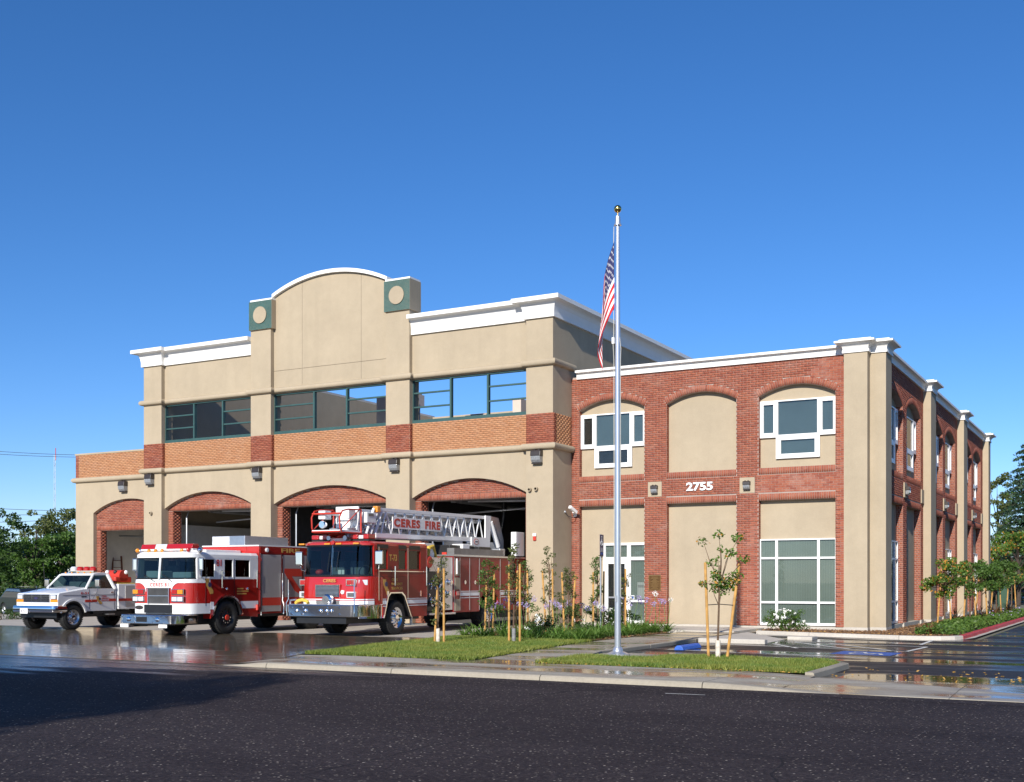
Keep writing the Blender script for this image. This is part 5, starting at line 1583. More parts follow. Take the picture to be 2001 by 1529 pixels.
for x0, x1, y0, y1, z0, z1, m in ((-0.6, 0.9, 3.9, 5.6, 2.56, 2.9, 'black_trim'), (0.55, 1.0, 4.6, 5.1, 2.56, 2.95, 'white_paint'), (0.2, 1.1, 5.6, 6.5, 2.56, 2.88, 'black_trim'), (0.75, 1.1, 7.2, 7.6, 2.56, 2.85, 'galvanised')):
    P(MB().box(x0, x1, y0, y1, z0, z1), 'deck_equipment', m, None, 0.03)
P(MB().box(0.98, 1.2, 8.30, 9.0, 2.6, 3.5), 'control_console', 'white_paint', None, 0.02)
# ---- aerial ladder
AL = P(MB().box(-0.55, 0.55, 6.5, 8.1, 2.562, 2.75), 'aerial_turntable', 'white_paint')
def zl(y, base):      # the boom sags slightly towards the cab
    return base + 0.012 * (y - 7.0)
def bar(mb, y0, z0, y1, z1, x, w, h):
    d = Vector((0, y1 - y0, z1 - z0)); L = d.length; d.normalize()
    n = Vector((0, -d.z, d.y))
    mb.obox((x, (y0 + y1) / 2, (z0 + z1) / 2), (w / 2, 0, 0), d * L / 2, n * h / 2)
for x in (-0.50, 0.50):
    m = MB()
    bar(m, 0.0, zl(0, 3.99), 7.35, zl(7.35, 3.99), x, 0.09, 0.11)
    bar(m, -0.1, zl(0, 3.17), 6.6, zl(6.6, 3.17), x, 0.10, 0.15)
    P(m, 'boom_rail', 'white_paint', AL, 0.01)
    m = MB(); n = 12
    for k in range(n):
        y0 = 0.25 + k * 0.56
        m.tube((x, y0, zl(y0, 3.22)), (x, y0 + 0.28, zl(y0, 3.94)), 0.026, n=6, caps=False)
        m.tube((x, y0 + 0.28, zl(y0, 3.94)), (x, y0 + 0.56, zl(y0, 3.22)), 0.026, n=6, caps=False)
    P(m, 'lattice', 'white_paint', AL)
    m = MB()
    for off in (0.0, 0.2, 0.4):
        m.tube((x, -0.1 - off * 1.2, zl(0, 3.2)), (x, 0.32 - off * 1.2, zl(0, 4.0)), 0.045, n=8)
    P(m, 'end_strut', 'white_paint', AL)
# inner sections: narrower, sticking out at the front
for k, (xw, y0, zb, zt) in enumerate(((0.40, -0.7, 3.26, 3.86), (0.32, -1.3, 3.34, 3.80))):
    m = MB()
    for x in (-xw, xw):
        bar(m, y0, zl(y0, zt), 7.0, zl(7, zt), x, 0.05, 0.06)
        bar(m, y0, zl(y0, zb), 6.6, zl(6.6, zb), x, 0.06, 0.08)
        for q in range(14):
            a = y0 + 0.1 + q * 0.5
            m.tube((x, a, zl(a, zb)), (x, a + 0.25, zl(a, zt)), 0.016, n=5, caps=False)
            m.tube((x, a + 0.25, zl(a, zt)), (x, a + 0.5, zl(a, zb)), 0.016, n=5, caps=False)
    P(m, 'ladder_section', 'galvanised', AL)
m = MB()
for q in range(24):
    a = -0.9 + q * 0.33
    m.tube((-0.4, a, zl(a, 3.3)), (0.4, a, zl(a, 3.3)), 0.022, n=6)
    if q % 2 == 0:
        m.tube((-0.32, a, zl(a, 3.62)), (0.32, a, zl(a, 3.62)), 0.02, n=5)
P(m, 'rung', 'galvanised', AL)
P(MB().path([(0.25, 6.5, 3.4), (0.25, 3.0, 3.38), (0.25, 0.0, 3.3), (0.25, -1.0, 3.3)], 0.05, 8), 'waterway_pipe', 'brushed', AL)
sg = P(MB().box(0.555, 0.585, 0.80, 3.82, 3.345, 3.715), 'sign_board', 'white_paint', AL)
text('CERES', (0.5855, 0.87, 3.395), (0, 1, 0), (0, 0, 1), 1.58, 0.275, 'letter_red', sg, 0.006, 'sign_lettering', 0.05, 1.22)
text('FIRE', (0.5855, 2.78, 3.395), (0, 1, 0), (0, 0, 1), 0.97, 0.275, 'letter_red', sg, 0.006, 'sign_lettering', 0.05, 1.22)
# rear of the boom: heel plates, rams, slanted housing
for x in (-0.6, 0.56):
    P(MB().prism([(5.95, 2.95), (6.35, 2.90), (6.95, 2.72), (7.30, 2.75), (7.42, 4.06), (7.0, 4.06), (6.98, 3.25), (5.95, 3.24)], x, x + 0.05, 'x'), 'heel_plate', 'white_paint', AL)
    P(MB().prism([(7.43, 4.05), (8.0, 4.02), (8.42, 3.2), (8.42, 2.77), (8.2, 2.77), (8.15, 3.15), (7.75, 3.75), (7.43, 3.8)], x, x + 0.05, 'x'), 'turret_plate', 'brushed', AL)
    P(MB().tube((x, 7.45, 3.85), (x, 8.05, 2.95), 0.09, n=12), 'lift_ram', 'white_paint', AL)
    P(MB().tube((x, 8.05, 2.95), (x, 8.3, 2.62), 0.05, n=10), 'ram_rod', 'chrome', AL)
P(MB().box(-0.5, 0.5, 7.5, 8.2, 2.78, 3.1), 'turret_base', 'galvanised', AL)
lg_ = P(MB().lathe([(0.15, 0.0), (0.15, 0.006)], (0, 0, 0), 'x', 24), 'maker_badge', 'letter_red', AL)
lg_.data.transform(Matrix.Translation((0.612, 6.28, 3.08)) @ Matrix.Diagonal((1, 1.25, 0.72, 1)))
lg2 = P(MB().lathe([(0.12, 0.0), (0.12, 0.010)], (0, 0, 0), 'x', 24), 'maker_badge', 'white_paint', AL)
lg2.data.transform(Matrix.Translation((0.612, 6.28, 3.08)) @ Matrix.Diagonal((1, 1.25, 0.72, 1)))
P(MB().box(0.62, 0.625, 6.17, 6.39, 3.055, 3.105), 'maker_badge', 'sign_blue', AL)
# bucket in front of the cab roof
BK = P(MB().box(-0.52, 0.50, -3.1, -2.0, 3.14, 3.19), 'bucket_floor', 'white_paint')
def hoop(x, y0, y1, z0, z1):
    return [(x, y1, z0), (x, y0 + 0.1, z0), (x, y0, z0 + 0.12), (x, y0 - 0.02, z1 - 0.25), (x, y0 + 0.12, z1 - 0.06), (x, y0 + 0.4, z1), (x, y1, z1 + 0.02)]
for x in (-0.52, 0.50):
    P(MB().path(hoop(x, -3.1, -2.0, 3.12, 3.82), 0.024, 8), 'bucket_rail', 'letter_red', BK)
    P(MB().tube((x, -3.05, 3.2), (x, -2.05, 3.86), 0.017, n=8), 'bucket_brace', 'letter_red', BK)
    P(MB().tube((x, -2.0, 3.12), (x, -2.0, 3.84), 0.027, n=8), 'bucket_post', 'letter_red', BK)
P(MB().tube((-0.52, -3.1, 3.14), (0.50, -3.1, 3.14), 0.024, n=8).tube((-0.52, -3.08, 3.68), (0.50, -3.08, 3.68), 0.03, n=8), 'bucket_rail', 'letter_red', BK)
P(MB().box(-0.35, -0.10, -3.02, -2.7, 3.52, 3.78), 'bucket_box', 'white_paint', BK, 0.02)
P(MB().box(0.16, 0.40, -2.5, -2.15, 3.55, 3.84), 'bucket_box', 'white_paint', BK, 0.02)
P(MB().box(-0.42, 0.42, -2.02, -1.97, 3.2, 3.95), 'bucket_gate', 'white_paint', BK)
P(MB().box(0.2, 0.62, -1.85, -1.35, 3.45, 3.78), 'bucket_console', 'white_paint', BK, 0.02)
P(MB().box(0.625, 0.635, -1.78, -1.5, 3.66, 3.74), 'console_panel', 'duct_metal', BK)
P(MB().lathe([(0.1, 0), (0.13, -0.12), (0.10, -0.16)], (0.35, -1.55, 3.36), 'y', 16), 'flood_lamp', 'chrome', BK)
P(MB().lathe([(0.09, 0), (0.12, -0.12), (0.1, -0.16)], (-0.2, -2.9, 3.36), 'y', 16), 'flood_lamp', 'chrome', BK)
P(MB().tube((0.0, -2.0, 3.25), (0.0, -0.9, 3.4), 0.09, n=10).tube((0.25, -1.9, 3.2), (0.3, -1.1, 2.98), 0.07, n=10), 'monitor_pipe', 'brushed', BK)
P(MB().box(0.42, 0.6, -1.25, -1.05, 3.8, 4.0), 'beacon', 'lens_amber', BK, 0.03)
P(MB().tube((0.1, -1.0, 2.96), (0.2, -1.2, 3.4), 0.1, 0.06, n=10), 'boom_rest', 'white_paint', BK)
BK.location = (0, 1.15, 0)

# ------------------------------------------------------------- ENGINE 81
EN = thing('fire_engine', 'white over red fire engine numbered 81, middle of the three vehicles', 'fire truck', (-26.5, 27.27, 0), R(1.3))
P = V(EN)
HW = 1.2
o0 = cab_outline(HW, -1.72, -0.76, 0.32, 0.40, 4)
P(loft([(o0, 0.66), (o0, 0.98)]), 'nose_lower', 'car_white', bevel=0.01)
P(loft([(o0, 0.982), (cab_outline(HW, -1.71, -0.76, 0.32, 0.40, 4), 1.60)]), 'nose_red', 'fire_red')
P(loft([(cab_outline(HW, -1.71, -0.76, 0.32, 0.4, 4), 1.602), (cab_outline(HW, -1.68, -0.76, 0.32, 0.4, 4), 1.72)]), 'nose_upper', 'car_white', bevel=0.008)
ar = arc(0.0, 0.54, 0.66, math.pi * 0.99, 0.01 * math.pi, 18)
arE = [(y, max(z, 0.5)) for y, z in ar]
P(MB().prism(profile_with_arch(-0.758, 1.46, 0.50, 1.72, arE), -HW, HW, 'x'), 'cab_side', 'fire_red_shaded', bevel=0.008)
P(MB().box(-HW + 0.28, HW - 0.28, -0.7, 1.4, 0.42, 1.2), 'wheel_well', 'black_trim')
la_ = arc(0.0, 0.54, 0.655, math.pi * 0.98, 0.02 * math.pi, 18); lb_ = arc(0.0, 0.54, 0.60, math.pi * 0.98, 0.02 * math.pi, 18)
P(MB().prism(la_ + lb_[::-1], -HW + 0.004, HW - 0.004, 'x'), 'wheel_arch_liner', 'black_trim')
fl = MB()
for s in (-1, 1):
    a = arc(0.0, 0.54, 0.70, math.pi * 0.97, 0.03 * math.pi, 20); b = arc(0.0, 0.54, 0.645, math.pi * 0.97, 0.03 * math.pi, 20)
    fl.prism(a + b[::-1], s * (HW - 0.003), s * (HW + 0.045), 'x')
P(fl, 'wheel_arch_trim', 'chrome')
P(MB().box(-HW, HW, 1.38, 1.46, 1.722, 2.40), 'cab_back', 'car_white')
P(loft([(cab_outline(HW, -1.62, 1.46, 0.30, 0.38, 4), 2.38), (cab_outline(HW, -1.62, 1.46, 0.30, 0.38, 4), 2.48), (cab_outline(HW - 0.08, -1.54, 1.46, 0.30, 0.38, 4), 2.56)]), 'cab_roof', 'car_white')
for s in (-1, 1):
    pil = MB()
    a, b = min(s * HW, s * (HW - 0.05)), max(s * HW, s * (HW - 0.05))
    pil.obox((s * (HW - 0.045), -1.27, 2.05), (0.045, 0, 0), (0, 0.07, 0), (0, 0, 0.33))
    for y0, y1 in ((-0.57, -0.12), (0.25, 0.38), (1.06, 1.378)):
        pil.box(a, b, y0, y1, 1.722, 2.378)
    for y0, y1 in ((-1.2, -0.57), (-0.12, 0.25), (0.38, 1.06)):
        pil.box(a, b, y0, y1, 1.722, 1.79)
        pil.box(a, b, y0, y1, 2.33, 2.378)
    P(pil, 'cab_pillars', 'car_white', bevel=0.006)
ws0 = cab_outline(HW - 0.04, -1.675, -1.25, 0.30, 0.36, 4)[1:-1]
ws1 = cab_outline(HW - 0.05, -1.61, -1.25, 0.30, 0.36, 4)[1:-1]
g = MB(); g.rings([[(x, y, 1.73) for x, y in ws0], [(x, y, 2.375) for x, y in ws1]], True, False, False)
P(g, 'windscreen', 'car_glass')
seal = MB(); seal.path([(x, y, 1.735) for x, y in ws0], 0.022, 6).path([(x, y, 2.365) for x, y in ws1], 0.02, 6)
P(seal, 'windscreen_seal', 'black_trim')
P(MB().tube((0.0, -1.70, 1.72), (0.0, -1.635, 2.39), 0.035, n=8), 'centre_post', 'car_white')
for x0, x1 in ((-0.15, -0.62), (0.55, 0.15)):
    P(MB().tube((x0, -1.73, 1.64), (x1, -1.70, 1.86), 0.011, n=6), 'wiper', 'black_trim')
for s in (-1, 1):
    for y0, y1 in ((-1.19, -0.575), (-0.115, 0.245), (0.385, 1.055)):
        P(MB().box(s * (HW - 0.03) - 0.003, s * (HW - 0.03) + 0.003, y0, y1, 1.795, 2.325), 'side_window', 'car_glass')
P(MB().box(-1.0, 1.0, -1.5, -1.0, 1.3, 1.76), 'dashboard', 'seat_light')
P(MB().box(-0.95, -0.3, -1.3, -0.8, 1.76, 1.98), 'console', 'seat_light', None, 0.03)
P(MB().box(0.2, 0.95, -1.35, -1.0, 1.76, 1.94), 'console', 'seat_light', None, 0.03)
for x in (-0.7, 0.7):
    P(MB().box(x - 0.25, x + 0.25, -0.5, -0.32, 1.2, 2.15), 'seat', 'seat_grey', None, 0.05)
P(MB().path([(0.62 + 0.19 * math.cos(t), -0.98 + 0.07 * math.sin(t), 1.98 + 0.16 * math.sin(t)) for t in np.linspace(0, 2 * math.pi, 17)], 0.016, 6), 'steering_wheel', 'black_trim')
# white swoop round the grille
P(MB().box(-0.50, 0.52, -1.735, -1.722, 1.455, 1.60), 'nose_panel', 'car_white')
for s, cx_ in ((-1, -0.50), (1, 0.52)):
    a = [(cx_, 1.60), (cx_ + s * 0.30, 1.60)] + [(cx_ + s * (0.30 - 0.28 * math.sin(t)), 1.60 - 0.26 + 0.26 * math.cos(t)) for t in np.linspace(0.15, math.pi / 2, 7)] + [(cx_, 1.34)]
    P(MB().prism(a, -1.734, -1.723, 'y'), 'nose_panel', 'car_white')
gr = P(MB().box(-0.40, 0.44, -1.75, -1.722, 0.985, 1.455), 'grille', 'duct_metal')
gm = MB()
for k in range(26):
    gm.box(-0.385 + k * 0.0315, -0.385 + k * 0.0315 + 0.012, -1.757, -1.751, 1.0, 1.44)
P(gm, 'grille_bar', 'black_trim', gr)
P(MB().box(-0.41, 0.45, -1.768, -1.75, 1.20, 1.225).box(-0.42, -0.39, -1.765, -1.75, 0.97, 1.46).box(0.43, 0.46, -1.765, -1.75, 0.97, 1.46), 'grille_frame', 'brushed', gr)
P(MB().box(-0.52, 0.56, -1.80, -1.722, 0.69, 0.94), 'lower_intake', 'black_trim')
bd = P(MB().lathe([(0.17, 0), (0.17, -0.012)], (0, 0, 0), 'y', 24), 'nose_badge', 'bronze_dark')
bd.data.transform(Matrix.Translation((-0.80, -1.722, 0.85)) @ Matrix.Diagonal((1, 1, 0.36, 1)))
for s in (-1, 1):
    c0 = 0.80 * s
    wl = P(MB().box(c0 - 0.25, c0 + 0.25, -1.765, -1.70, 1.25, 1.42), 'warning_lamp', 'chrome', None, 0.01)
    P(MB().box(c0 - 0.22, c0 - 0.01, -1.785, -1.766, 1.27, 1.40), 'lens', 'lens_amber' if s < 0 else 'lens_red', wl, 0.01)
    P(MB().box(c0 + 0.01, c0 + 0.22, -1.785, -1.766, 1.27, 1.40), 'lens', 'lens_red' if s < 0 else 'lens_amber', wl, 0.01)
    hd = P(MB().box(c0 - 0.25, c0 + 0.25, -1.765, -1.70, 1.03, 1.20), 'headlamp', 'chrome', None, 0.01)
    for q in (-0.115, 0.115):
        P(MB().box(c0 + q - 0.1, c0 + q + 0.1, -1.785, -1.766, 1.05, 1.18), 'lens', 'lens_clear', hd, 0.015)
text('CERES 81', (-0.34, -1.7355, 1.495), (1, 0, 0), (0, 0, 1), 0.76, 0.105, 'letter_red', EN, 0.005, 'nose_lettering', 0.02, 1.2)
for s in (-1, 1):
    xs_ = (s * HW, s * (HW + 0.006))
    for y0, y1 in ((-0.757, -0.62), (0.62, 1.46)):
        P(MB().box(min(xs_), max(xs_), y0, y1, 0.79, 1.02), 'stripe', 'stripe_white')
    for y in (-0.98, 0.31):
        P(MB().box(min(xs_), max(xs_), y, y + 0.015, 0.9, 2.36), 'door_seam', 'black_trim')
    for y in (-0.30, 1.35):
        x = s * (HW + 0.06)
        h = P(MB().tube((x, y, 1.45), (x, y, 2.0), 0.02, n=8), 'grab_rail', 'chrome')
        P(MB().tube((s * HW, y, 1.47), (x, y, 1.47), 0.018, n=6).tube((s * HW, y, 1.98), (x, y, 1.98), 0.018, n=6), 'stand_off', 'chrome', h)
    m = P(MB().path([(s * HW, -1.18, 1.80), (s * (HW + 0.13), -1.30, 1.82), (s * (HW + 0.16), -1.32, 2.0)], 0.022, 8), 'mirror_arm', 'chrome')
    P(MB().obox((s * (HW + 0.16), -1.33, 2.18), (0.075, 0.02, 0), (-0.01, 0.03, 0), (0, 0, 0.19)), 'mirror', 'chrome', m, 0.03)
    P(MB().path([(s * (HW + 0.16) + q[0], -1.36, 2.18 + q[1]) for q in ((-0.08, -0.19), (-0.08, 0.19), (0.08, 0.19), (0.08, -0.19), (-0.08, -0.19))], 0.012, 6), 'mirror_frame', 'brushed', m)
    P(MB().sphere((s * (HW + 0.02), -1.25, 2.60), 0.09, 14, 8), 'roof_spot', 'chrome')
    for y in (-0.05, 0.92):
        P(MB().sphere((s * (HW + 0.015), y, 1.42), 0.045, 10, 6), 'door_latch', 'chrome')
text('81', (HW + 0.002, -0.50, 2.12), (0, 1, 0), (0, 0, 1), 0.23, 0.21, 'letter_red', EN, 0.004, 'side_lettering', 0.025)
P(MB().prism([(y - 0.22, z + 0.02) for y, z in calif], HW, HW + 0.005, 'x'), 'state_emblem', 'gold_leaf')
P(MB().lathe([(0.075, 0.0), (0.075, 0.01)], (HW + 0.005, -0.80, 1.55), 'x', 16), 'badge', 'sign_blue')
for k in range(3):
    P(MB().box(HW, HW + 0.004, 0.45, 0.45 + (0.30, 0.55, 0.45)[k], 1.40 - k * 0.08, 1.44 - k * 0.08), 'side_lettering', 'gold_leaf')
P(MB().lathe([(0.045, 0), (0.045, 0.14), (0.02, 0.19)], (HW + 0.05, 1.36, 0.72), 'z', 10), 'extinguisher', 'letter_red')
# bumper
bo = cab_outline(1.20, -2.27, -1.3, 0.30, 0.42, 5)
bmp = P(loft([(bo, 0.37), (bo, 0.645)]), 'bumper', 'chrome', None, 0.02)
bt = MB()
for x in (-0.95, -0.45, 0.30, 0.75):
    for z in (0.43, 0.585):
        bt.lathe([(0.03, 0), (0.025, -0.02)], (x, -2.27, z), 'y', 10)
for x in (-0.68, 0.5):
    bt.lathe([(0.075, 0.0), (0.07, -0.03), (0.03, -0.05)], (x, -2.27, 0.51), 'y', 16)
stuff(P(bt, 'bumper_bolt', 'chrome', bmp))
P(MB().box(-0.35, 0.05, -2.29, -2.272, 0.43, 0.58), 'tow_recess', 'black_trim', bmp)
P(MB().obox((1.13, -1.95, 0.52), (0.002, 0, 0), (0.03, 0.14, 0), (0, 0, 0.06)), 'side_lamp', 'lens_red', bmp)
P(MB().box(-1.05, -0.72, -2.25, -2.23, 0.26, 0.36).box(0.52, 0.85, -2.25, -2.23, 0.26, 0.36), 'number_plate', 'white_paint', bmp)
P(MB().box(-0.9, 0.9, -2.0, -0.3, 0.32, 0.655), 'front_frame', 'black_trim')
for s in (-1, 1):
    wheel(EN, s * 1.20, 0.0, 0.52, 0.34, 'black_trim', s, hub='letter_red')
    wheel(EN, s * 1.20, 4.35, 0.52, 0.5, 'black_trim', s, hub='letter_red')
P(MB().box(-0.5, 0.5, -1.2, 6.9, 0.5, 0.85), 'chassis', 'black_trim')
P(MB().box(-1.0, 1.0, -0.12, 0.12, 0.42, 0.6), 'front_axle', 'black_trim')
# light bar and roof gear
lb = P(MB().box(-1.05, 1.10, -1.42, -1.12, 2.60, 2.65), 'light_bar', 'white_paint', None, 0.01)
for x0, x1, m in ((-1.03, -0.45, 'lens_red'), (-0.44, 0.02, 'lens_clear'), (0.03, 1.08, 'lens_red')):
    P(MB().prism([(-1.44, 2.652), (-1.10, 2.652), (-1.15, 2.80), (-1.38, 2.80)], x0, x1, 'x'), 'lens', m, lb, 0.01)
for x in (-0.6, -0.32, -0.05, 0.75):
    P(MB().sphere((x, -1.52, 2.59), 0.06, 10, 6), 'marker_lamp', 'lens_amber')
for s in (-1, 1):
    P(MB().sphere((s * 1.05 - 0.05, -1.5, 2.61), 0.07, 10, 6), 'marker_lamp', 'lens_amber' if s < 0 else 'lens_red')
# body
P(MB().box(-HW, HW + 0.01, 1.50, 6.9, 0.60, 2.56), 'body', 'fire_red_shaded', None, 0.01)
P(MB().box(-HW, HW + 0.01, 1.50, 6.9, 2.562, 2.80), 'body_top', 'fire_red', None, 0.01)
P(MB().box(-HW - 0.01, HW + 0.02, 1.48, 6.92, 2.802, 2.84), 'body_rail', 'car_white')
P(MB().box(-HW + 0.4, HW - 0.5, 1.49, 1.498, 2.58, 2.78), 'front_panel', 'fire_red')
P(MB().box(HW + 0.012, HW + 0.02, 1.56, 6.85, 2.562, 2.80), 'header_panel', 'fire_red_shaded')
text('FIRE', (HW + 0.0205, 2.62, 2.61), (0, 1, 0), (0, 0, 1), 0.98, 0.15, 'gold_leaf', EN, 0.004, 'side_lettering', 0.03)
P(MB().lathe([(0.075, 0), (0.075, 0.04), (0.05, 0.06)], (HW + 0.02, 1.86, 2.68), 'x', 16), 'scene_lamp', 'lens_clear')
for y0, y1 in ((1.60, 2.60), (2.70, 3.70), (3.80, 4.90), (5.0, 6.0)):
    rd = P(MB().box(HW + 0.012, HW + 0.022, y0, y1, 0.66, 2.53), 'rollup_door', 'rollup')
    m = MB()
    for k in range(36):
        z = 0.68 + k * 0.051
        m.box(HW + 0.0225, HW + 0.027, y0 + 0.02, y1 - 0.02, z, z + 0.040)
    P(m, 'door_slat', 'rollup', rd)
    P(MB().box(HW + 0.0275, HW + 0.030, y0 + 0.02, y1 - 0.02, 0.86, 1.12), 'stripe', 'letter_red', rd)
for y in (1.54, 2.63, 3.73, 4.93):
    P(MB().box(HW + 0.012, HW + 0.04, y, y + 0.045, 0.55, 2.56), 'door_frame', 'chrome')
zz_ = [(2.78, 2.08), (3.70, 2.08), (3.70, 1.82), (3.15, 1.82), (3.70, 1.30), (3.70, 1.16), (3.30, 1.34), (2.86, 1.84), (2.76, 1.96)]
P(MB().prism(zz_, HW + 0.0278, HW + 0.0305, 'x'), 'stripe', 'letter_red')
P(MB().path([(HW + 0.09, 2.66, 0.56), (HW + 0.09, 2.66, 0.9), (HW + 0.09, 2.6, 1.02), (HW + 0.09, 2.6, 1.92)], 0.025, 8), 'step_rail', 'chrome')
P(MB().box(-0.80, 0.60, 1.52, 3.75, 2.842, 3.15), 'roof_locker', 'brushed', None, 0.01)
dp = MB()
for k in range(7):
    dp.box(-0.79, -0.05, 1.513, 1.519, 2.86 + k * 0.041, 2.885 + k * 0.041)
P(dp, 'tread_rib', 'white_paint')
P(MB().box(-0.2, 0.5, -0.2, 1.44, 2.562, 2.66), 'roof_hatch', 'car_white', None, 0.02)
P(MB().box(-HW + 0.1, HW - 0.1, 1.6, 6.8, 0.50, 0.598), 'body_frame', 'black_trim')

# ------------------------------------------------------------- PICKUP
PU = thing('pickup_truck', 'white utility pickup with red light bar and service body, leftmost vehicle', 'pickup', (-33.1, 27.1, 0), R(2.8))
P = V(PU)
HW = 0.98
far = arc(0.0, 0.46, 0.52, math.pi, 0.0, 16)
prof = [(-0.66, 0.74), (-0.66, 0.98), (-0.64, 1.20), (-0.58, 1.245), (0.62, 1.40), (1.92, 1.40), (1.95, 1.30), (1.95, 0.62), (0.62, 0.62), (0.56, 0.62)] + [(y, z) for y, z in reversed([(a, max(b, 0.60)) for a, b in far])] + [(-0.56, 0.72)]
P(MB().prism(prof, -HW, HW, 'x'), 'lower_body', 'car_white', None, 0.05, 3)
hood = MB()
rs = []
for y, z, w in ((-0.62, 1.23, 0.86), (-0.5, 1.275, 0.88), (0.0, 1.36, 0.90), (0.62, 1.45, 0.90)):
    rs.append([(-w, y, z - 0.08), (-w + 0.06, y, z - 0.01), (-0.5, y, z + 0.005), (-0.36, y, z + 0.03), (0.36, y, z + 0.03), (0.5, y, z + 0.005), (w - 0.06, y, z - 0.01), (w, y, z - 0.08)])
hood.rings(rs, True)
P(hood, 'bonnet', 'car_white')
fl = MB()
for s in (-1, 1):
    a = arc(0.0, 0.46, 0.60, math.pi * 0.93, 0.07 * math.pi, 16); b = arc(0.0, 0.46, 0.52, math.pi * 0.93, 0.07 * math.pi, 16)
    fl.prism(a + b[::-1], s * (HW - 0.02), s * (HW + 0.03), 'x')
P(fl, 'fender_lip', 'car_white', None, 0.012)
P(MB().box(-HW + 0.22, HW - 0.22, -0.55, 0.6, 0.5, 1.0), 'wheel_well', 'black_trim')
la_ = arc(0.0, 0.46, 0.515, math.pi * 0.93, 0.07 * math.pi, 18); lb_ = arc(0.0, 0.46, 0.455, math.pi * 0.93, 0.07 * math.pi, 18)
P(MB().prism(la_ + lb_[::-1], -HW + 0.004, HW - 0.004, 'x'), 'wheel_arch_liner', 'black_trim')
# cab
rf = [(1.02, 1.86), (1.10, 1.93), (1.3, 1.965), (1.62, 1.96), (1.74, 1.90)]
P(MB().prism(rf + [(1.74, 1.86), (1.02, 1.86)], -0.80, 0.80, 'x'), 'cab_roof', 'car_white', None, 0.04, 3)
for s in (-1, 1):
    P(MB().tube((s * 0.93, 0.60, 1.40), (s * 0.78, 1.06, 1.88), 0.045, n=8), 'front_pillar', 'car_white')
    P(MB().tube((s * 0.95, 1.90, 1.38), (s * 0.80, 1.70, 1.90), 0.07, n=8), 'rear_pillar', 'car_white')
P(MB().add([(-0.93, 1.93, 1.38), (0.93, 1.93, 1.38), (0.78, 1.74, 1.88), (-0.78, 1.74, 1.88), (-0.93, 1.88, 1.38), (0.93, 1.88, 1.38), (0.78, 1.70, 1.88), (-0.78, 1.70, 1.88)],
   [(0, 1, 2, 3), (4, 7, 6, 5), (0, 3, 7, 4), (1, 5, 6, 2), (3, 2, 6, 7), (0, 4, 5, 1)]), 'cab_back', 'car_white')
P(MB().add([(-0.91, 0.60, 1.42), (0.91, 0.60, 1.42), (0.76, 1.05, 1.87), (-0.76, 1.05, 1.87)], [(0, 1, 2, 3)]), 'windscreen', 'car_glass')
for s in (-1, 1):
    P(MB().add([(s * 0.945, 0.72, 1.41), (s * 0.955, 1.80, 1.41), (s * 0.80, 1.66, 1.87), (s * 0.79, 1.10, 1.87)], [(0, 1, 2, 3) if s > 0 else (3, 2, 1, 0)]), 'side_window', 'car_glass')
    P(MB().tube((s * 0.945, 0.70, 1.405), (s * 0.955, 1.82, 1.405), 0.012, n=6), 'window_trim', 'black_trim')
P(MB().box(-0.85, 0.85, 0.62, 0.95, 1.1, 1.44), 'dashboard', 'black_trim')
P(MB().box(-0.8, 0.8, 1.45, 1.62, 1.0, 1.66), 'seat', 'seat_grey', None, 0.05)
P(MB().path([(0.42 + 0.18 * math.cos(t), 0.98 + 0.07 * math.sin(t), 1.50 + 0.15 * math.sin(t)) for t in np.linspace(0, 2 * math.pi, 17)], 0.015, 6), 'steering_wheel', 'black_trim')
# face
gs = P(MB().box(-0.62, 0.62, -0.695, -0.64, 0.94, 1.215), 'grille', 'chrome', None, 0.012)
gm = MB()
for z in (0.965, 1.03, 1.095, 1.16):
    for x0, x1 in ((-0.60, -0.24), (-0.20, 0.20), (0.24, 0.60)):
        gm.box(x0, x1, -0.701, -0.696, z, z + 0.045)
P(gm, 'grille_slot', 'black_trim', gs)
em = P(MB().lathe([(0.09, 0), (0.09, -0.012)], (0, 0, 0), 'y', 20), 'emblem', 'sign_blue', gs)
em.data.transform(Matrix.Translation((0.0, -0.70, 1.08)) @ Matrix.Diagonal((1, 1, 0.42, 1)))
for s in (-1, 1):
    hd = P(MB().box(min(s * 0.64, s * 0.95), max(s * 0.64, s * 0.95), -0.685, -0.58, 1.04, 1.20), 'headlamp', 'chrome', None, 0.015)
    P(MB().box(min(s * 0.67, s * 0.90), max(s * 0.67, s * 0.90), -0.695, -0.686, 1.06, 1.18), 'lens', 'lens_clear', hd, 0.004)
    P(MB().box(min(s * 0.64, s * 0.97), max(s * 0.64, s * 0.97), -0.68, -0.56, 0.945, 1.035), 'turn_lamp', 'lens_amber', hd, 0.012)
bo = cab_outline(1.02, -0.86, -0.30, 0.12, 0.20, 4)
bo2 = cab_outline(1.0, -0.84, -0.35, 0.12, 0.20, 4)
bm_ = P(loft([(bo2, 0.60), (bo, 0.66), (bo, 0.76), (bo2, 0.83)]), 'bumper', 'chrome')
P(loft([(cab_outline(1.025, -0.868, -0.30, 0.12, 0.2, 4), 0.672), (cab_outline(1.025, -0.868, -0.30, 0.12, 0.2, 4), 0.722)]), 'bumper_strip', 'black_trim', bm_)
pl_ = P(MB().box(-0.56, -0.20, -0.885, -0.87, 0.56, 0.74), 'number_plate', 'white_paint', bm_)
text('E51', (-0.50, -0.886, 0.61), (1, 0, 0), (0, 0, 1), 0.24, 0.07, 'sign_blue', pl_, 0.003, 'plate_lettering')['kind'] = 'stuff'
P(MB().box(-0.85, 0.85, -0.6, 3.9, 0.42, 0.60), 'chassis', 'black_trim')
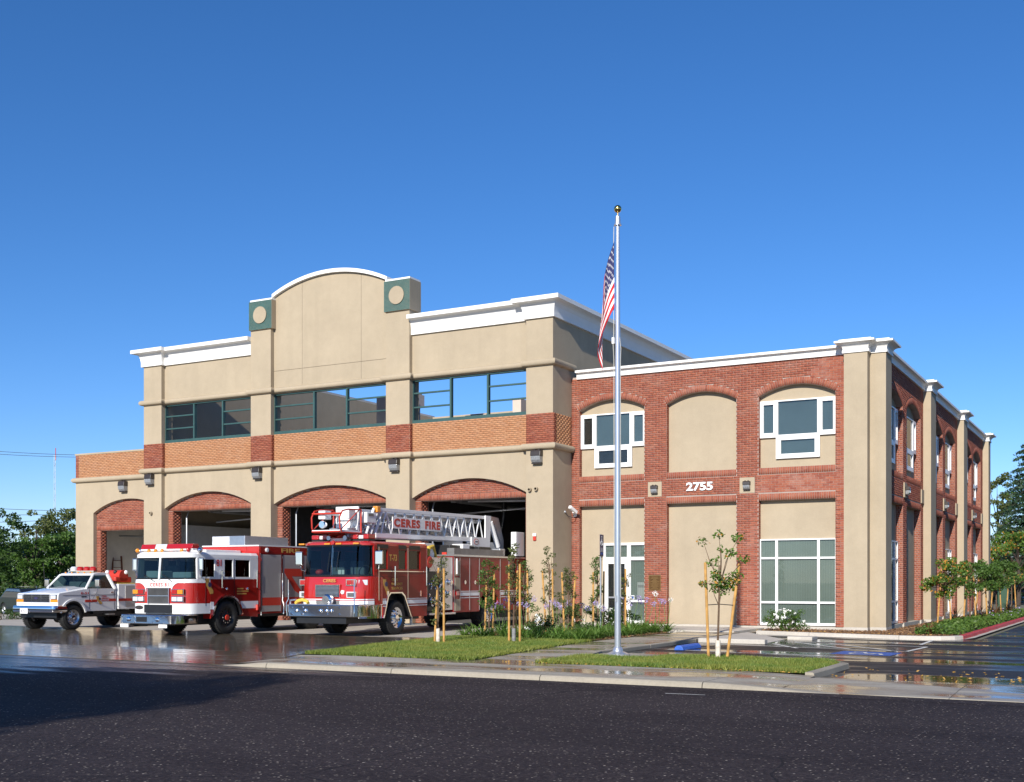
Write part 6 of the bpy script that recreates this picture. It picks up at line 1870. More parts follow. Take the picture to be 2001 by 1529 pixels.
P(MB().tube((-0.8, 0, 0.40), (0.8, 0, 0.40), 0.06, n=8).sphere((0.25, 0, 0.38), 0.15, 10, 6), 'front_axle', 'black_trim')
for s in (-1, 1):
    wheel(PU, s * 0.99, 0.0, 0.43, 0.27, 'brushed', s, 8)
    wheel(PU, s * 1.0, 3.35, 0.43, 0.42, 'brushed', s, 8)
    xs_ = (s * HW, s * (HW + 0.005))
    P(MB().box(min(xs_), max(xs_), 0.70, 0.712, 0.70, 1.39), 'door_seam', 'black_trim')
    P(MB().box(min(xs_), max(xs_), 1.86, 1.872, 0.66, 1.39), 'door_seam', 'black_trim')
    P(MB().box(min(xs_), max(xs_), 0.52, 1.06, 0.93, 1.02), 'stripe', 'letter_red')
    P(MB().box(min(xs_), max(xs_), 1.62, 1.94, 0.95, 1.04), 'stripe', 'letter_red')
    P(MB().box(min(xs_), max(xs_) + 0.004 * (s > 0), -0.45, 1.93, 1.175, 1.183), 'body_crease', 'black_trim')
    P(MB().box(min(s * HW, s * (HW + 0.03)), max(s * HW, s * (HW + 0.03)), 1.68, 1.82, 1.24, 1.29), 'door_handle', 'chrome', None, 0.01)
    m = P(MB().path([(s * HW, 1.0, 1.25), (s * (HW + 0.22), 0.88, 1.30), (s * (HW + 0.24), 0.86, 1.50)], 0.012, 6).path([(s * HW, 0.8, 0.98), (s * (HW + 0.22), 0.88, 1.30)], 0.012, 6), 'mirror_arm', 'chrome')
    P(MB().obox((s * (HW + 0.24), 0.85, 1.60), (0.10, 0, 0), (0, 0.03, 0), (0, 0, 0.13)), 'mirror', 'chrome', m, 0.02)
text('E-51', (HW + 0.003, 0.34, 1.205), (0, 1, 0), (0, 0, 1), 0.34, 0.075, 'letter_red', PU, 0.003, 'side_lettering', 0.02)
P(MB().prism([(y * 0.75 + 1.60, z * 0.6 + 0.10) for y, z in calif], HW + 0.001, HW + 0.006, 'x'), 'state_emblem', 'gold_leaf')
P(MB().lathe([(0.045, 0.0), (0.045, 0.008)], (HW + 0.003, 1.18, 1.04), 'x', 14), 'badge', 'sign_blue')
for k, t in enumerate(('CERES', 'EMERGENCY', 'SERVICES')):
    text(t, (HW + 0.003, 1.27, 1.105 - k * 0.075), (0, 1, 0), (0, 0, 1), 0.22 if k == 0 else 0.36, 0.05, 'letter_red', PU, 0.003, 'side_lettering', 0.01)
P(MB().box(HW, HW + 0.006, 0.36, 0.58, 1.10, 1.14), 'fender_badge', 'black_trim')
P(MB().box(-0.98, 0.98, 0.9, 1.85, 0.52, 0.60), 'sill', 'black_trim')
P(MB().box(HW - 0.1, HW + 0.14, 1.45, 1.75, 0.48, 0.51), 'step', 'brushed')
# roof lights
lb = P(MB().box(-0.62, 0.62, 1.25, 1.55, 2.0, 2.03), 'light_bar', 'chrome')
for x, m in ((-0.48, 'lens_clear'), (-0.17, 'lens_red'), (0.15, 'lens_red'), (0.45, 'lens_red')):
    P(MB().lathe([(0.13, 0.0), (0.13, 0.09), (0.09, 0.14), (0.02, 0.15)], (x, 1.40, 2.032), 'z', 16), 'beacon', m, lb)
for x in (-0.6, -0.3, 0.0, 0.3, 0.6):
    P(MB().sphere((x, 1.13, 1.955), 0.035, 8, 5), 'marker_lamp', 'lens_amber')
P(MB().tube((-0.85, 0.45, 1.40), (-0.90, 0.40, 2.3), 0.006, n=5), 'antenna', 'cable')
# service body with pump and hose
sb = P(MB().box(-1.02, 1.02, 2.02, 4.4, 0.66, 1.56), 'service_body', 'car_white', None, 0.02)
P(MB().box(1.02, 1.035, 2.35, 3.0, 0.74, 1.50), 'locker_door', 'rollup', sb)
P(MB().box(1.02, 1.04, 2.02, 4.38, 0.95, 1.04), 'stripe', 'letter_red', sb)
P(MB().box(-0.9, 0.9, 2.1, 3.6, 1.562, 1.60), 'deck', 'hose_yellow', sb)
P(MB().box(-0.5, 0.7, 2.2, 3.0, 1.602, 1.82), 'pump_unit', 'letter_red', sb, 0.05)
P(MB().lathe([(0.22, -0.35), (0.22, 0.35)], (0.35, 2.6, 1.84), 'x', 20), 'hose_reel', 'letter_red', sb)
for x, y in ((0.1, 2.4), (0.45, 2.45), (0.7, 2.7), (0.2, 2.9)):
    P(MB().sphere((x, y, 1.98), 0.08, 10, 6), 'nozzle', 'white_paint' if x != 0.45 else 'black_trim', sb)
# ================================================================= FLAGPOLE AND FLAG
FPX, FPY = -10.40, 23.70
fp = thing('flagpole', 'tall silver flagpole with gold ball standing on concrete pad between the lawns', 'flagpole', (FPX, FPY, 0))
MB().lathe([(0.072, 0.0), (0.072, 2.5), (0.066, 5.0), (0.055, 7.5), (0.042, 9.62)], (0, 0, 0.05), 'z', 24).build('pole', 'aluminium', fp)
MB().lathe([(0.27, 0.0), (0.27, 0.03), (0.22, 0.05), (0.12, 0.09), (0.10, 0.16), (0.08, 0.19)], (0, 0, 0.004), 'z', 32).build('base_collar', 'aluminium', fp)
MB().lathe([(0.085, 0.0), (0.085, 0.03), (0.066, 0.035), (0.056, 0.2), (0.02, 0.22)], (0, 0, 9.62), 'z', 24).build('truck_cap', 'aluminium', fp)
MB().tube((0, 0, 9.84), (0, 0, 9.93), 0.014, n=8).build('spindle', 'gold', fp)
MB().sphere((0, 0, 9.99), 0.085, 24, 14).build('ball', 'gold', fp)
rx = -0.085
MB().path([(rx, -0.02, 9.60), (rx - 0.005, -0.02, 9.3), (rx - 0.004, -0.02, 7.2), (rx - 0.02, -0.02, 7.0), (rx, -0.02, 6.6), (-0.075, -0.02, 1.3)], 0.008, 5).build('halyard', 'rope', fp)
MB().path([(0.06, -0.03, 7.1), (0.09, -0.03, 6.85), (0.08, -0.03, 6.6), (0.085, -0.03, 1.3)], 0.007, 5).build('halyard', 'rope', fp)
MB().box(-0.13, -0.07, -0.04, 0.0, 6.98, 7.12).build('counterweight', 'white_paint', fp)
MB().box(-0.02, 0.02, -0.10, -0.07, 1.2, 1.34).build('cleat', 'galvanised', fp)
def make_flag():
    ns, nt_ = 66, 78
    def pos(s, t):
        z = 9.27 - 1.50 * t * (1 - 0.33 * s) - 1.88 * s ** 1.05
        w = 0.36 * math.sin(min(1.0, s * 1.05) * math.pi * 0.62) * (0.75 + 0.25 * t)
        fold = 0.02 * math.sin(6.0 * s + 2.6 * t) * min(1, s * 5)
        x = -0.075 - w - fold
        y = -0.02 + 0.09 * math.sin(6.2 * s + 1.6 * t) * min(1, s * 4) + 0.02 * math.sin(13 * s + 3 * t) * s
        if s > 0.75:
            x += (s - 0.75) * 0.35 * t
        return (x, y, z)
    v = [pos(i / ns, j / nt_) for i in range(ns + 1) for j in range(nt_ + 1)]
    f = []; mi = []
    for i in range(ns):
        for j in range(nt_):
            a = i * (nt_ + 1) + j
            f.append((a, a + 1, a + nt_ + 2, a + nt_ + 1))
            s, t = (i + 0.5) / ns, (j + 0.5) / nt_
            if s < 0.4 and t < 7 / 13:
                cs, ct = s / 0.4 * 12, t / (7 / 13) * 10
                k, l = round(cs), round(ct)
                star = 1 <= k <= 11 and 1 <= l <= 9 and (k + l) % 2 == 0 and abs(cs - k) < 0.30 and abs(ct - l) < 0.26
                mi.append(1 if star else 2)
            else:
                mi.append(0 if int(t * 13) % 2 == 0 else 1)
    me = bpy.data.meshes.new('flag')
    me.from_pydata(v, [], f)
    for m in ('flag_red', 'flag_white', 'flag_blue'):
        me.materials.append(MATS[m])
    me.polygons.foreach_set('material_index', mi)
    me.polygons.foreach_set('use_smooth', [True] * len(f))
    me.update()
    o = link('flag', me)
    o.location = (FPX, FPY, 0); o.rotation_euler = (0, 0, R(24))
    so = o.modifiers.new('thickness', 'SOLIDIFY'); so.thickness = 0.004
    return tag(o, 'limp stars and stripes flag hanging from the flagpole', 'flag')
make_flag()
# ================================================================= SIGNS AND SMALL THINGS
sp = thing('parking_sign', 'dark blue accessible parking sign on grey post in the front bed', 'sign', (-15.25, 33.45, 0), R(92))
MB().tube((0, 0.02, 0), (0, 0.02, 3.15), 0.028, n=10).build('post', 'galvanised', sp)
pl = MB().box(-0.15, 0.15, -0.02, -0.01, 2.44, 3.14).build('plate', 'sign_blue', sp)
MB().box(-0.13, 0.13, -0.0235, -0.0205, 2.605, 2.615).build('plate_line', 'white_paint', pl)
sy = MB()
sy.lathe([(0.028, 0), (0.028, -0.003)], (0.0, -0.0205, 3.07), 'y', 12)
sy.box(-0.015, 0.015, -0.0235, -0.0205, 2.92, 3.03).box(-0.01, 0.075, -0.0236, -0.0206, 2.90, 2.93).box(0.055, 0.08, -0.0237, -0.0207, 2.82, 2.90)
sy.build('wheelchair_symbol', 'white_paint', pl)
MB().path([(-0.01 + 0.075 * math.cos(t), -0.022, 2.87 + 0.075 * math.sin(t)) for t in np.linspace(2.2, 6.0, 12)], 0.010, 5).build('wheelchair_symbol', 'white_paint', pl)
for k in range(3):
    MB().box(-0.09, 0.09, -0.0235, -0.0205, 2.70 - k * 0.04, 2.715 - k * 0.04).build('plate_line', 'white_paint', pl)
MB().box(-0.08, 0.08, -0.0235, -0.0205, 2.50, 2.57).build('plate_panel', 'road_blue', pl)
ws = MB().prism([(-0.13, 0.0), (-0.10, 0.08), (-0.05, 0.12), (0.05, 0.12), (0.10, 0.08), (0.13, 0.0)], -0.68, 0.68, 'x').build('wheel_stop', 'stop_blue', None, 0.015)
ws.location = (-10.42, 28.25, -0.094); ws.rotation_euler = (0, 0, R(90))
tag(ws, 'bright blue concrete wheel stop at the accessible parking space', 'wheel stop')
# bollard-like green utility box far right
ub = thing('utility_box', 'slim dark green utility pedestal beyond the side bed', 'utility box', (-7.2, 70.5, -0.1))
MB().box(-0.28, 0.28, -0.28, 0.28, 0, 2.1).build('cabinet', 'bin_green', ub, 0.04)
MB().box(-0.30, 0.30, -0.30, 0.30, 2.1, 2.16).build('lid', 'bin_green', ub, 0.02)
# ================================================================= PLANTS
def crown(name, mat, parent, clumps, leaf, per, rng, aspect=0.55, flat=0.2, droop=0.15):
    """clumps: (x,y,z,radius) local; leaves gathered round each"""
    C = []
    for x, y, z, r in clumps:
        k = max(6, int(per * (r / 0.3) ** 2))
        d = rng.normal(size=(k, 3)); d /= np.linalg.norm(d, axis=1, keepdims=True)
        q = r * rng.uniform(0.15, 1.0, (k, 1)) ** 0.6
        C.append(np.array([[x, y, z]]) + d * q * np.array([[1, 1, 0.8]]))
    C = np.concatenate(C)
    return quads_mesh(name, leaf_quads(C, leaf, rng, aspect, droop, flat), mat, 4, parent)
def young_tree(loc, label, stakes, clumps, mat, leaf, per, seed, guard=None, lean=0.0, trunk_h=1.9, name='young_tree', group='young staked trees', tr=0.022, tie=1.35):
    rng = np.random.default_rng(seed)
    t = thing(name, label, 'tree', loc, 0, group)
    top = max(c[2] for c in clumps)
    tp = [(0, 0, -0.02), (0.01 + lean * 0.3, 0.01, trunk_h * 0.5), (lean, 0.0, trunk_h)]
    mb = MB().path(tp, [tr * 1.2, tr, tr * 0.7], 7)
    fork = Vector((lean, 0, trunk_h * 0.8))
    for c in clumps:
        b0 = fork if c[2] > trunk_h * 0.8 else Vector((lean * 0.5, 0, max(0.25, c[2] * 0.75)))
        mid = (b0 + Vector(c[:3])) / 2 + Vector((rng.normal() * 0.04, rng.normal() * 0.04, 0.02))
        mb.path([b0, mid, c[:3]], [tr * 0.5, tr * 0.35, tr * 0.2], 5)
    mb.build('trunk', 'bark', t)
    crown('crown', mat, t, clumps, leaf, per, rng)
    for k, (x0, y0, x1, y1, h) in enumerate(stakes):
        m = MB().path([(x0, y0, -0.05), ((x0 + x1) / 2, (y0 + y1) / 2, h * 0.5), (x1, y1, h)], [0.031, 0.030, 0.030], 9)
        m.build('stake', 'wood_stake', t)
    if len(stakes) >= 2:
        a, b = stakes[0], stakes[1]
        f = tie / a[4]
        MB().path([(a[0] + (a[2] - a[0]) * f, a[1], tie), (lean * 0.6, 0.03, tie + 0.02), (b[0] + (b[2] - b[0]) * f, b[1], tie)], 0.010, 5).build('tie', 'rubber', t)
    if guard:
        MB().lathe([(0.055, 0), (0.055, 0.12), (0.058, 0.13), (0.055, 0.14), (0.055, 0.26), (0.058, 0.27), (0.055, 0.28), (0.055, 0.40)], (0.01, 0.01, 0), 'z', 14).build('trunk_guard', guard, t)
    return t
def wispy(rng, h0, h1, n, spread, r=0.13):
    cl = []
    for i in range(n):
        z = h0 + (h1 - h0) * (i + 0.5) / n
        w = spread * (1 - 0.55 * (z - h0) / (h1 - h0 + 1e-6))
        a = rng.uniform(0, 2 * math.pi)
        q = w * rng.uniform(0.2, 1.0)
        cl.append((q * math.cos(a), q * math.sin(a), z + rng.uniform(-0.05, 0.05), r * rng.uniform(0.7, 1.25)))
    return cl
def at_uY(u, Y):
    s_, c_ = math.sin(R(28.94)), math.cos(R(28.94))
    r = (u - 1000.5) / 2250.0
    return (-s_ + r * c_) * Y / (c_ + r * s_), Y
rg = np.random.default_rng(77)
# (u, Y, stakes in local metres, height range, spread, count, leaf material)
BED = [
 (855, 25.95, [(-0.16, 0.1, -0.03, 0.1, 2.02), (0.20, 0.0, 0.20, 0.0, 2.0)], (0.55, 2.35), 0.42, 15, 'leaf_olive', 'guard_white', 'thin crape myrtle tied between two stakes on the lawn, nearest the ladder truck'),
 (955, 29.7, [(-0.14, 0, -0.06, 0, 1.95), (0.14, 0.0, 0.16, 0.05, 1.88)], (0.75, 2.25), 0.55, 34, 'leaf_mid', None, 'bushy young crape myrtle between two stakes in front of the ladder truck body'),
 (1003, 27.0, [(-0.13, 0, -0.13, 0, 2.10), (0.20, 0.0, 0.20, 0.0, 2.12)], (1.0, 2.65), 0.50, 26, 'leaf_olive', 'guard_grey', 'staked crape myrtle with grey trunk guard on the lawn before the corner pilaster'),
 (1022, 32.2, [(-0.26, 0, -0.20, 0, 2.0), (0.18, 0.0, 0.16, 0.0, 2.0)], (0.7, 2.3), 0.50, 24, 'leaf_mid', None, 'staked young tree in the bed beside the corner pilaster, right of the grey trunk guard'),
 (1073, 32.6, [(-0.10, 0, -0.24, 0, 1.98), (0.14, 0.0, 0.12, 0.0, 2.05)], (0.5, 2.75), 0.30, 20, 'leaf_olive', None, 'slender upright crape myrtle against the sunlit corner pilaster'),
 (1110, 30.6, [(-0.12, 0, -0.20, 0, 1.92), (0.12, 0.0, 0.24, 0.0, 1.85)], (0.7, 2.0), 0.45, 26, 'leaf_olive', None, 'staked crape myrtle in front of the shaded return of the engine hall'),
 (1167, 33.8, [(-0.14, 0, -0.14, 0, 1.95), (0.22, 0.0, 0.24, 0.0, 1.98)], (0.9, 2.45), 0.30, 20, 'leaf_mid', None, 'staked crape myrtle beside the blue parking sign post'),
 (1219, 33.6, [(-0.28, 0, -0.26, 0, 1.9), (0.06, 0.0, 0.06, 0.0, 2.05)], (0.7, 1.9), 0.40, 15, 'leaf_olive', None, 'thin staked crape myrtle half hidden behind the flagpole'),
]
for k, (u, Y, st, (h0, h1), spd, n, lm, gd, lab) in enumerate(BED):
    x, y = at_uY(u, Y)
    young_tree((x, y, 0), lab, st, wispy(rg, h0, h1, n, spd), lm, 0.068, 230, 100 + k, gd, 0.02, h1 * 0.8, 'crape_myrtle')
# tree on the small lawn, clumps as in the photograph
def pt(u, v, loc, Yd):
    x, y = at_uY(u, Yd)
    d = Yd / (math.cos(R(28.94)) + (u - 1000.5) / 2250.0 * math.sin(R(28.94)))
    return (x - loc[0], y - loc[1], 1.66 + (1136 - v) * d / 2250.0)
lt = (-8.03, 23.55, 0)
cl = []
for u, v, r, dy in ((1374, 1058, .16, .1), (1405, 1046, .14, 0), (1443, 1052, .17, -.1), (1409, 1072, .09, .1), (1425, 1082, .16, -.15), (1393, 1100, .15, .15), (1453, 1094, .15, .05), (1372, 1141, .12, -.1),
                    (1408, 1135, .25, 0), (1425, 1140, .22, .15), (1398, 1122, .15, -.15), (1438, 1126, .18, -.1), (1412, 1152, .22, .1), (1392, 1148, .15, 0), (1402, 1090, .06, 0)):
    p = pt(u, v, lt, lt[1] + dy)
    cl.append((p[0], p[1], p[2], r))
young_tree(lt, 'young pistache tree with orange-tipped leaves between two stakes on the small lawn', [(-0.20, 0.02, -0.27, 0.0, 2.06), (0.19, 0.05, 0.45, 0.1, 2.03)], cl, 'leaf_autumn', 0.085, 170, 61, 'guard_white', 0.06, 2.0, 'pistache_tree', tie=1.15)
# trees along the shaded side wall
for k, (x, y, h, r, lab) in enumerate(((-6.55, 44.6, 2.75, 0.85, 'leafy staked tree nearest the front corner of the side bed'), (-6.3, 49.5, 2.7, 0.75, 'second staked tree along the shaded brick side wall'),
        (-6.35, 53.6, 2.8, 0.8, 'third staked tree along the shaded brick side wall'), (-6.3, 58.6, 2.9, 0.9, 'fourth staked tree along the shaded brick side wall'), (-6.2, 64.5, 2.9, 1.0, 'last staked tree at the far end of the side bed'))):
    rr_ = np.random.default_rng(300 + k)
    cl = []
    for i in range(26):
        a = rr_.uniform(0, 6.28); q = r * rr_.uniform(0.15, 1.0)
        cl.append((q * math.cos(a), q * math.sin(a), h - 1.15 + rr_.uniform(-0.45, 1.0) * (1 - 0.4 * q / r), rr_.uniform(0.16, 0.30)))
    young_tree((x, y, 0.0), lab, [(-0.25, 0, -0.10, 0, 2.1), (0.22, 0.1, 0.12, 0.1, 1.9)], cl, 'leaf_autumn' if k == 0 else 'leaf_mid', 0.12, 130, 320 + k, None, 0.0, h - 1.0, 'street_tree', tr=0.03)
# ---- strap-leaved clumps
def strap_mesh(name, n, L, seed, mat, width=0.03, up=0.9):
    rng = random.Random(seed)
    V_, nv = [], 4
    for i in range(n):
        a = rng.uniform(0, 6.283); l = L * rng.uniform(0.6, 1.15); el = rng.uniform(0.55, 1.45) * up
        w = width * rng.uniform(0.7, 1.2)
        d = Vector((math.cos(a), math.sin(a), 0)); s = Vector((-math.sin(a), math.cos(a), 0)) * w / 2
        p = Vector((math.cos(a) * 0.05, math.sin(a) * 0.05, 0)); pts = [p]
        for k in range(4):
            e = el - k * rng.uniform(0.28, 0.5)
            p = p + (d * math.cos(e) + Vector((0, 0, math.sin(e)))) * l / 4
            pts.append(p)
        for k in range(4):
            w0 = 1 - 0.2 * k; w1 = 1 - 0.2 * (k + 1) if k < 3 else 0.08
            V_.append([pts[k] - s * w0, pts[k] + s * w0, pts[k + 1] + s * w1, pts[k + 1] - s * w1])
    me_o = quads_mesh(name, np.array([[tuple(q) for q in r] for r in V_]), mat)
    me = me_o.data
    # weld each leaf so that it is one piece
    bm = bmesh.new(); bm.from_mesh(me); bmesh.ops.remove_doubles(bm, verts=bm.verts, dist=1e-4); bm.to_mesh(me); bm.free()
    bpy.data.objects.remove(me_o)
    return me
LV = [strap_mesh('leaves', 58, 0.72, 500 + k, 'leaf_strap', 0.038) for k in range(4)]
FX = [strap_mesh('leaves', 60, 0.95, 520 + k, 'leaf_flax', 0.035, 1.0) for k in range(2)]
def floret_mesh(seed, mat):
    rng = np.random.default_rng(seed)
    d = rng.normal(size=(60, 3)); d /= np.linalg.norm(d, axis=1, keepdims=True)
    o = quads_mesh('flower_head', leaf_quads(d * rng.uniform(0.05, 0.105, (60, 1)), 0.045, rng, 0.6), mat)
    me = o.data; bpy.data.objects.remove(o)
    return me
FL = [floret_mesh(540, 'flower_lilac'), floret_mesh(541, 'flower_white')]
rs_ = random.Random(9)
def lily(x, y, sc_=1.0, stalks=(), label=None, grp='green strap-leaved lily clumps of the front bed'):
    t = thing('lily_clump', label or 'flowerless green strap-leaved lily clump in the low row of the front bed', 'plant', (x, y, 0.0), rs_.uniform(0, 6.28), grp)
    l = link('leaves', rs_.choice(LV), t); l.scale = (sc_,) * 3
    for dx, dy, h, kind in stalks:
        c, s = math.cos(-t.rotation_euler[2]), math.sin(-t.rotation_euler[2])
        q = (dx * c - dy * s, dx * s + dy * c)
        MB().path([(q[0] * 0.3, q[1] * 0.3, 0.05), (q[0] * 0.6, q[1] * 0.6, h * 0.5), (q[0], q[1], h)], 0.009, 5).build('flower_stalk', 'flower_stalk', t)
        f = link('flower_head', FL[kind], t); f.location = (q[0], q[1], h); f.rotation_euler = (rs_.uniform(0, 3), 0, rs_.uniform(0, 6))
    return t
# flowerless clumps along the edges of the bed
ORD = ['first', 'second', 'third', 'fourth', 'fifth', 'sixth', 'seventh', 'eighth', 'ninth', 'tenth', 'eleventh', 'twelfth', 'thirteenth', 'fourteenth', 'fifteenth', 'sixteenth']
for i in range(13):
    x = -17.95 + i * 0.34 + rs_.uniform(-0.08, 0.08)
    lily(x, 29.5 - 0.16 * (x + 17.9) + rs_.uniform(-0.1, 0.3), rs_.uniform(0.85, 1.1), (), ORD[i] + ' flowerless lily clump from the left along the lawn edge of the bed')
for i in range(16):
    lily(-13.85 - rs_.uniform(0, 0.25), 29.3 + i * 0.36, rs_.uniform(0.85, 1.1), (), ORD[i] + ' flowerless lily clump from the street along the walk edge of the bed')
for i in range(10):
    lily(-14.6 - rs_.uniform(0, 0.5), 29.4 + i * 0.6, rs_.uniform(0.85, 1.1), (), ORD[i] + ' flowerless lily clump from the street in the second row off the walk')
lily(-17.5, 31.0, 1.15, ((-0.15, 0, 0.95, 0), (0.1, -0.1, 0.90, 0), (0.3, 0.1, 1.02, 0), (-0.35, 0.1, 0.86, 0), (0.05, 0.2, 1.1, 0)), 'lily clump with lilac flower heads under the ladder truck pump panel')
lily(-16.9, 31.3, 1.1, ((-0.1, 0, 1.0, 0), (0.15, -0.1, 0.92, 0), (0.25, 0.2, 1.1, 0), (-0.25, 0.15, 0.95, 0)), 'lilac-flowering lily clump behind the bushy crape myrtle')
lily(-15.9, 31.6, 1.1, ((0.0, 0, 0.95, 0), (0.2, -0.1, 0.88, 0), (-0.2, 0.1, 1.02, 0), (0.35, 0.1, 0.98, 0), (-0.3, -0.1, 0.9, 0)), 'lilac-flowering lily clump below the tree with grey trunk guard')
lily(-15.3, 32.2, 1.0, ((0.0, 0, 0.90, 0), (0.2, -0.1, 0.82, 0)), 'small lilac-flowering lily clump at the foot of the corner pilaster')
lily(-15.0, 32.8, 1.0, ((0.0, 0, 0.9, 1), (0.18, -0.1, 0.8, 0), (-0.2, 0.1, 0.96, 0)), 'lily clump with white and lilac heads left of the parking sign')
lily(-14.5, 33.9, 1.0, ((-0.1, 0, 1.05, 0), (0.1, -0.1, 0.95, 0), (0.3, 0.1, 1.12, 0)), 'lilac-flowering lily clump between parking sign and flagpole')
lily(-14.2, 34.3, 1.0, ((-0.05, 0, 1.0, 0), (0.2, -0.05, 1.06, 0), (0.35, 0.1, 0.92, 0)), 'lilac-flowering lily clump right behind the flagpole')
lily(-13.95, 34.9, 1.0, ((-0.05, 0, 1.25, 1), (0.12, 0.05, 1.02, 0)), 'lily clump with one tall cream head right of the flagpole')
lily(-13.75, 35.3, 1.0, ((0.12, 0, 1.06, 1), (-0.1, 0.0, 0.98, 0)), 'lily clump with cream head at the right tip of the front bed')
# bronze flax
for x, y, s_, lab in ((-16.2, 30.6, 0.95, 'bronze flax with narrow reddish leaves in the middle of the front bed'), (-15.75, 31.0, 0.8, 'smaller bronze flax beside the grey trunk guard tree'), (-5.95, 37.5, 0.75, 'bronze flax with yellow-edged leaves at the kerb corner of the side bed'),
                   (-6.5, 47.0, 1.0, 'bronze flax under the second tree of the side bed'), (-6.2, 51.5, 1.0, 'bronze flax under the third tree of the side bed'), (-6.1, 56.0, 1.2, 'bronze flax under the fourth tree of the side bed'), (-6.0, 61.5, 1.3, 'bronze flax near the far end of the side bed')):
    t = thing('bronze_flax', lab, 'plant', (x, y, 0), rs_.uniform(0, 6.28), 'bronze flax plants')
    l = link('leaves', FX[int(abs(x * 7)) % 2], t); l.scale = (s_,) * 3
# white roses
def rose(x, y, w, h, nfl, seed, label, leafm='leaf_mid'):
    rng = np.random.default_rng(seed)
    t = thing('rose_bush', label, 'shrub', (x, y, 0), 0, 'white flowering rose bushes')
    cl = [(rng.uniform(-w, w), rng.uniform(-0.35, 0.35), h * rng.uniform(0.2, 0.9), rng.uniform(0.12, 0.2)) for _ in range(int(30 * w + 6))]
    mb = MB()
    for c in cl:
        mb.path([(c[0] * 0.3, c[1] * 0.3, 0), (c[0] * 0.7, c[1] * 0.7, c[2] * 0.6), c[:3]], 0.008, 4)
    mb.build('stems', 'bark', t)
    crown('foliage', leafm, t, cl, 0.075, 260, rng)
    for k in range(nfl):
        c = cl[int(rng.integers(len(cl)))]
        F = rng.normal(size=(16, 3)) * 0.022 + np.array([[c[0] + rng.uniform(-0.12, 0.12), c[1] - 0.18, min(h, c[2]) + rng.uniform(0.05, 0.2)]])
        quads_mesh('blossom', leaf_quads(F, 0.05, rng, 0.9), 'flower_white', 4, t)
rose(-10.55, 37.75, 0.80, 0.72, 22, 700, 'rounded white rose bush below the large ground-floor window')
rose(-15.55, 34.2, 0.35, 0.85, 9, 701, 'white rose bush left of the parking sign post', 'leaf_dark')
rose(-14.95, 34.6, 0.35, 0.8, 9, 702, 'white rose bush in front of the entrance door', 'leaf_mid')
rose(-15.6, 29.9, 0.30, 0.65, 8, 703, 'low white rose at the bed edge below the slender crape myrtle', 'leaf_dark')
rose(-16.3, 33.4, 0.5, 0.9, 6, 704, 'dark-leaved rose bush at the foot of the shaded return wall', 'leaf_dark')
# ground cover behind the red kerb
rng = np.random.default_rng(800)
P_ = scatter([(-6.3, 36.9), (-5.1, 37.4), (-5.05, 63), (-6.6, 63), (-6.6, 42)], 15000, rng)
hgt = 0.10 + 0.22 * np.array([max(0, noise.noise((p[0] * 1.6, p[1] * 1.1, 3.0)) + 0.45) for p in P_])
C = np.concatenate([P_, (rng.uniform(0.1, 1.0, len(P_)) * hgt)[:, None]], 1)
tag(stuff(quads_mesh('ground_cover', leaf_quads(C, 0.12, rng, 0.5, 0, 0.3), 'leaf_light')), 'low green ground cover along the red kerb', 'ground cover')
F = C[rng.integers(0, len(C), 160)] + np.array([[0, 0, 0.10]])
F = F[F[:, 1] > 52]
tag(stuff(quads_mesh('ground_cover_flowers', leaf_quads(F, 0.07, rng, 0.9), 'flower_lilac')), 'small pink flowers in the ground cover at the far kerb end', 'flowers')

# ================================================================= BACKGROUND
def ground_at(u, depth):
    s_, c_ = math.sin(R(28.94)), math.cos(R(28.94))
    r = (u - 1000.5) / 2250.0
    return (-s_ + r * c_) * depth, (c_ + r * s_) * depth
def big_tree(u, depth, h, w, mat, seed, label, n=60, leaf=0.28, per=34, low=0.25, trunk='bark_dark', name='tree', group=None):
    rng = np.random.default_rng(seed)
    x, y = ground_at(u, depth)
    t = thing(name, label, 'tree', (x, y, -0.12), 0, group)
    cl = []
    for i in range(n):
        z = h * (low + (1 - low) * rng.uniform(0.02, 0.97))
        q = math.sqrt(max(0.02, 1 - ((z / h - (low + 0.45 * (1 - low))) / (0.62 * (1 - low))) ** 2)) * w * rng.uniform(0.25, 1.0)
        a = rng.uniform(0, 6.283)
        cl.append((q * math.cos(a), q * math.sin(a), z, w * rng.uniform(0.13, 0.27)))
    mb = MB().path([(0, 0, 0), (w * 0.03, 0, h * 0.35), (-w * 0.04, 0, h * 0.8)], [w * 0.075, w * 0.05, w * 0.02], 9)
    for c in cl[::2]:
        b = Vector((0, 0, max(h * low * 0.7, c[2] * 0.65)))
        mb.path([b, (b + Vector(c[:3])) / 2 + Vector((0, 0, 0.1)), c[:3]], [w * 0.025, w * 0.015, w * 0.006], 5)
    mb.build('trunk', trunk, t)
    C = []
    for cx_, cy_, cz_, r in cl:
        k = int(1.6 * per * (r / (w * 0.2)) ** 2)
        d = rng.normal(size=(k, 3)); d /= np.linalg.norm(d, axis=1, keepdims=True)
        C.append(np.array([[cx_, cy_, cz_]]) + d * r * rng.uniform(0.2, 1, (k, 1)) ** 0.6 * np.array([[1, 1, 0.75]]))
    quads_mesh('crown', leaf_quads(np.concatenate(C), leaf, rng, 0.6, 0.1, 0.2), mat, 4, t)
    return t
G = 'trees beyond the low left bay'
big_tree(-22, 64, 6.2, 2.2, 'leaf_dark', 901, 'dark tree cut by the left edge of the picture', 60, 0.22, 46, 0.12, group=G)
big_tree(72, 98, 7.8, 2.5, 'leaf_olive', 902, 'tall olive-green tree left of the radio mast', 50, 0.26, 40, 0.2, group=G)
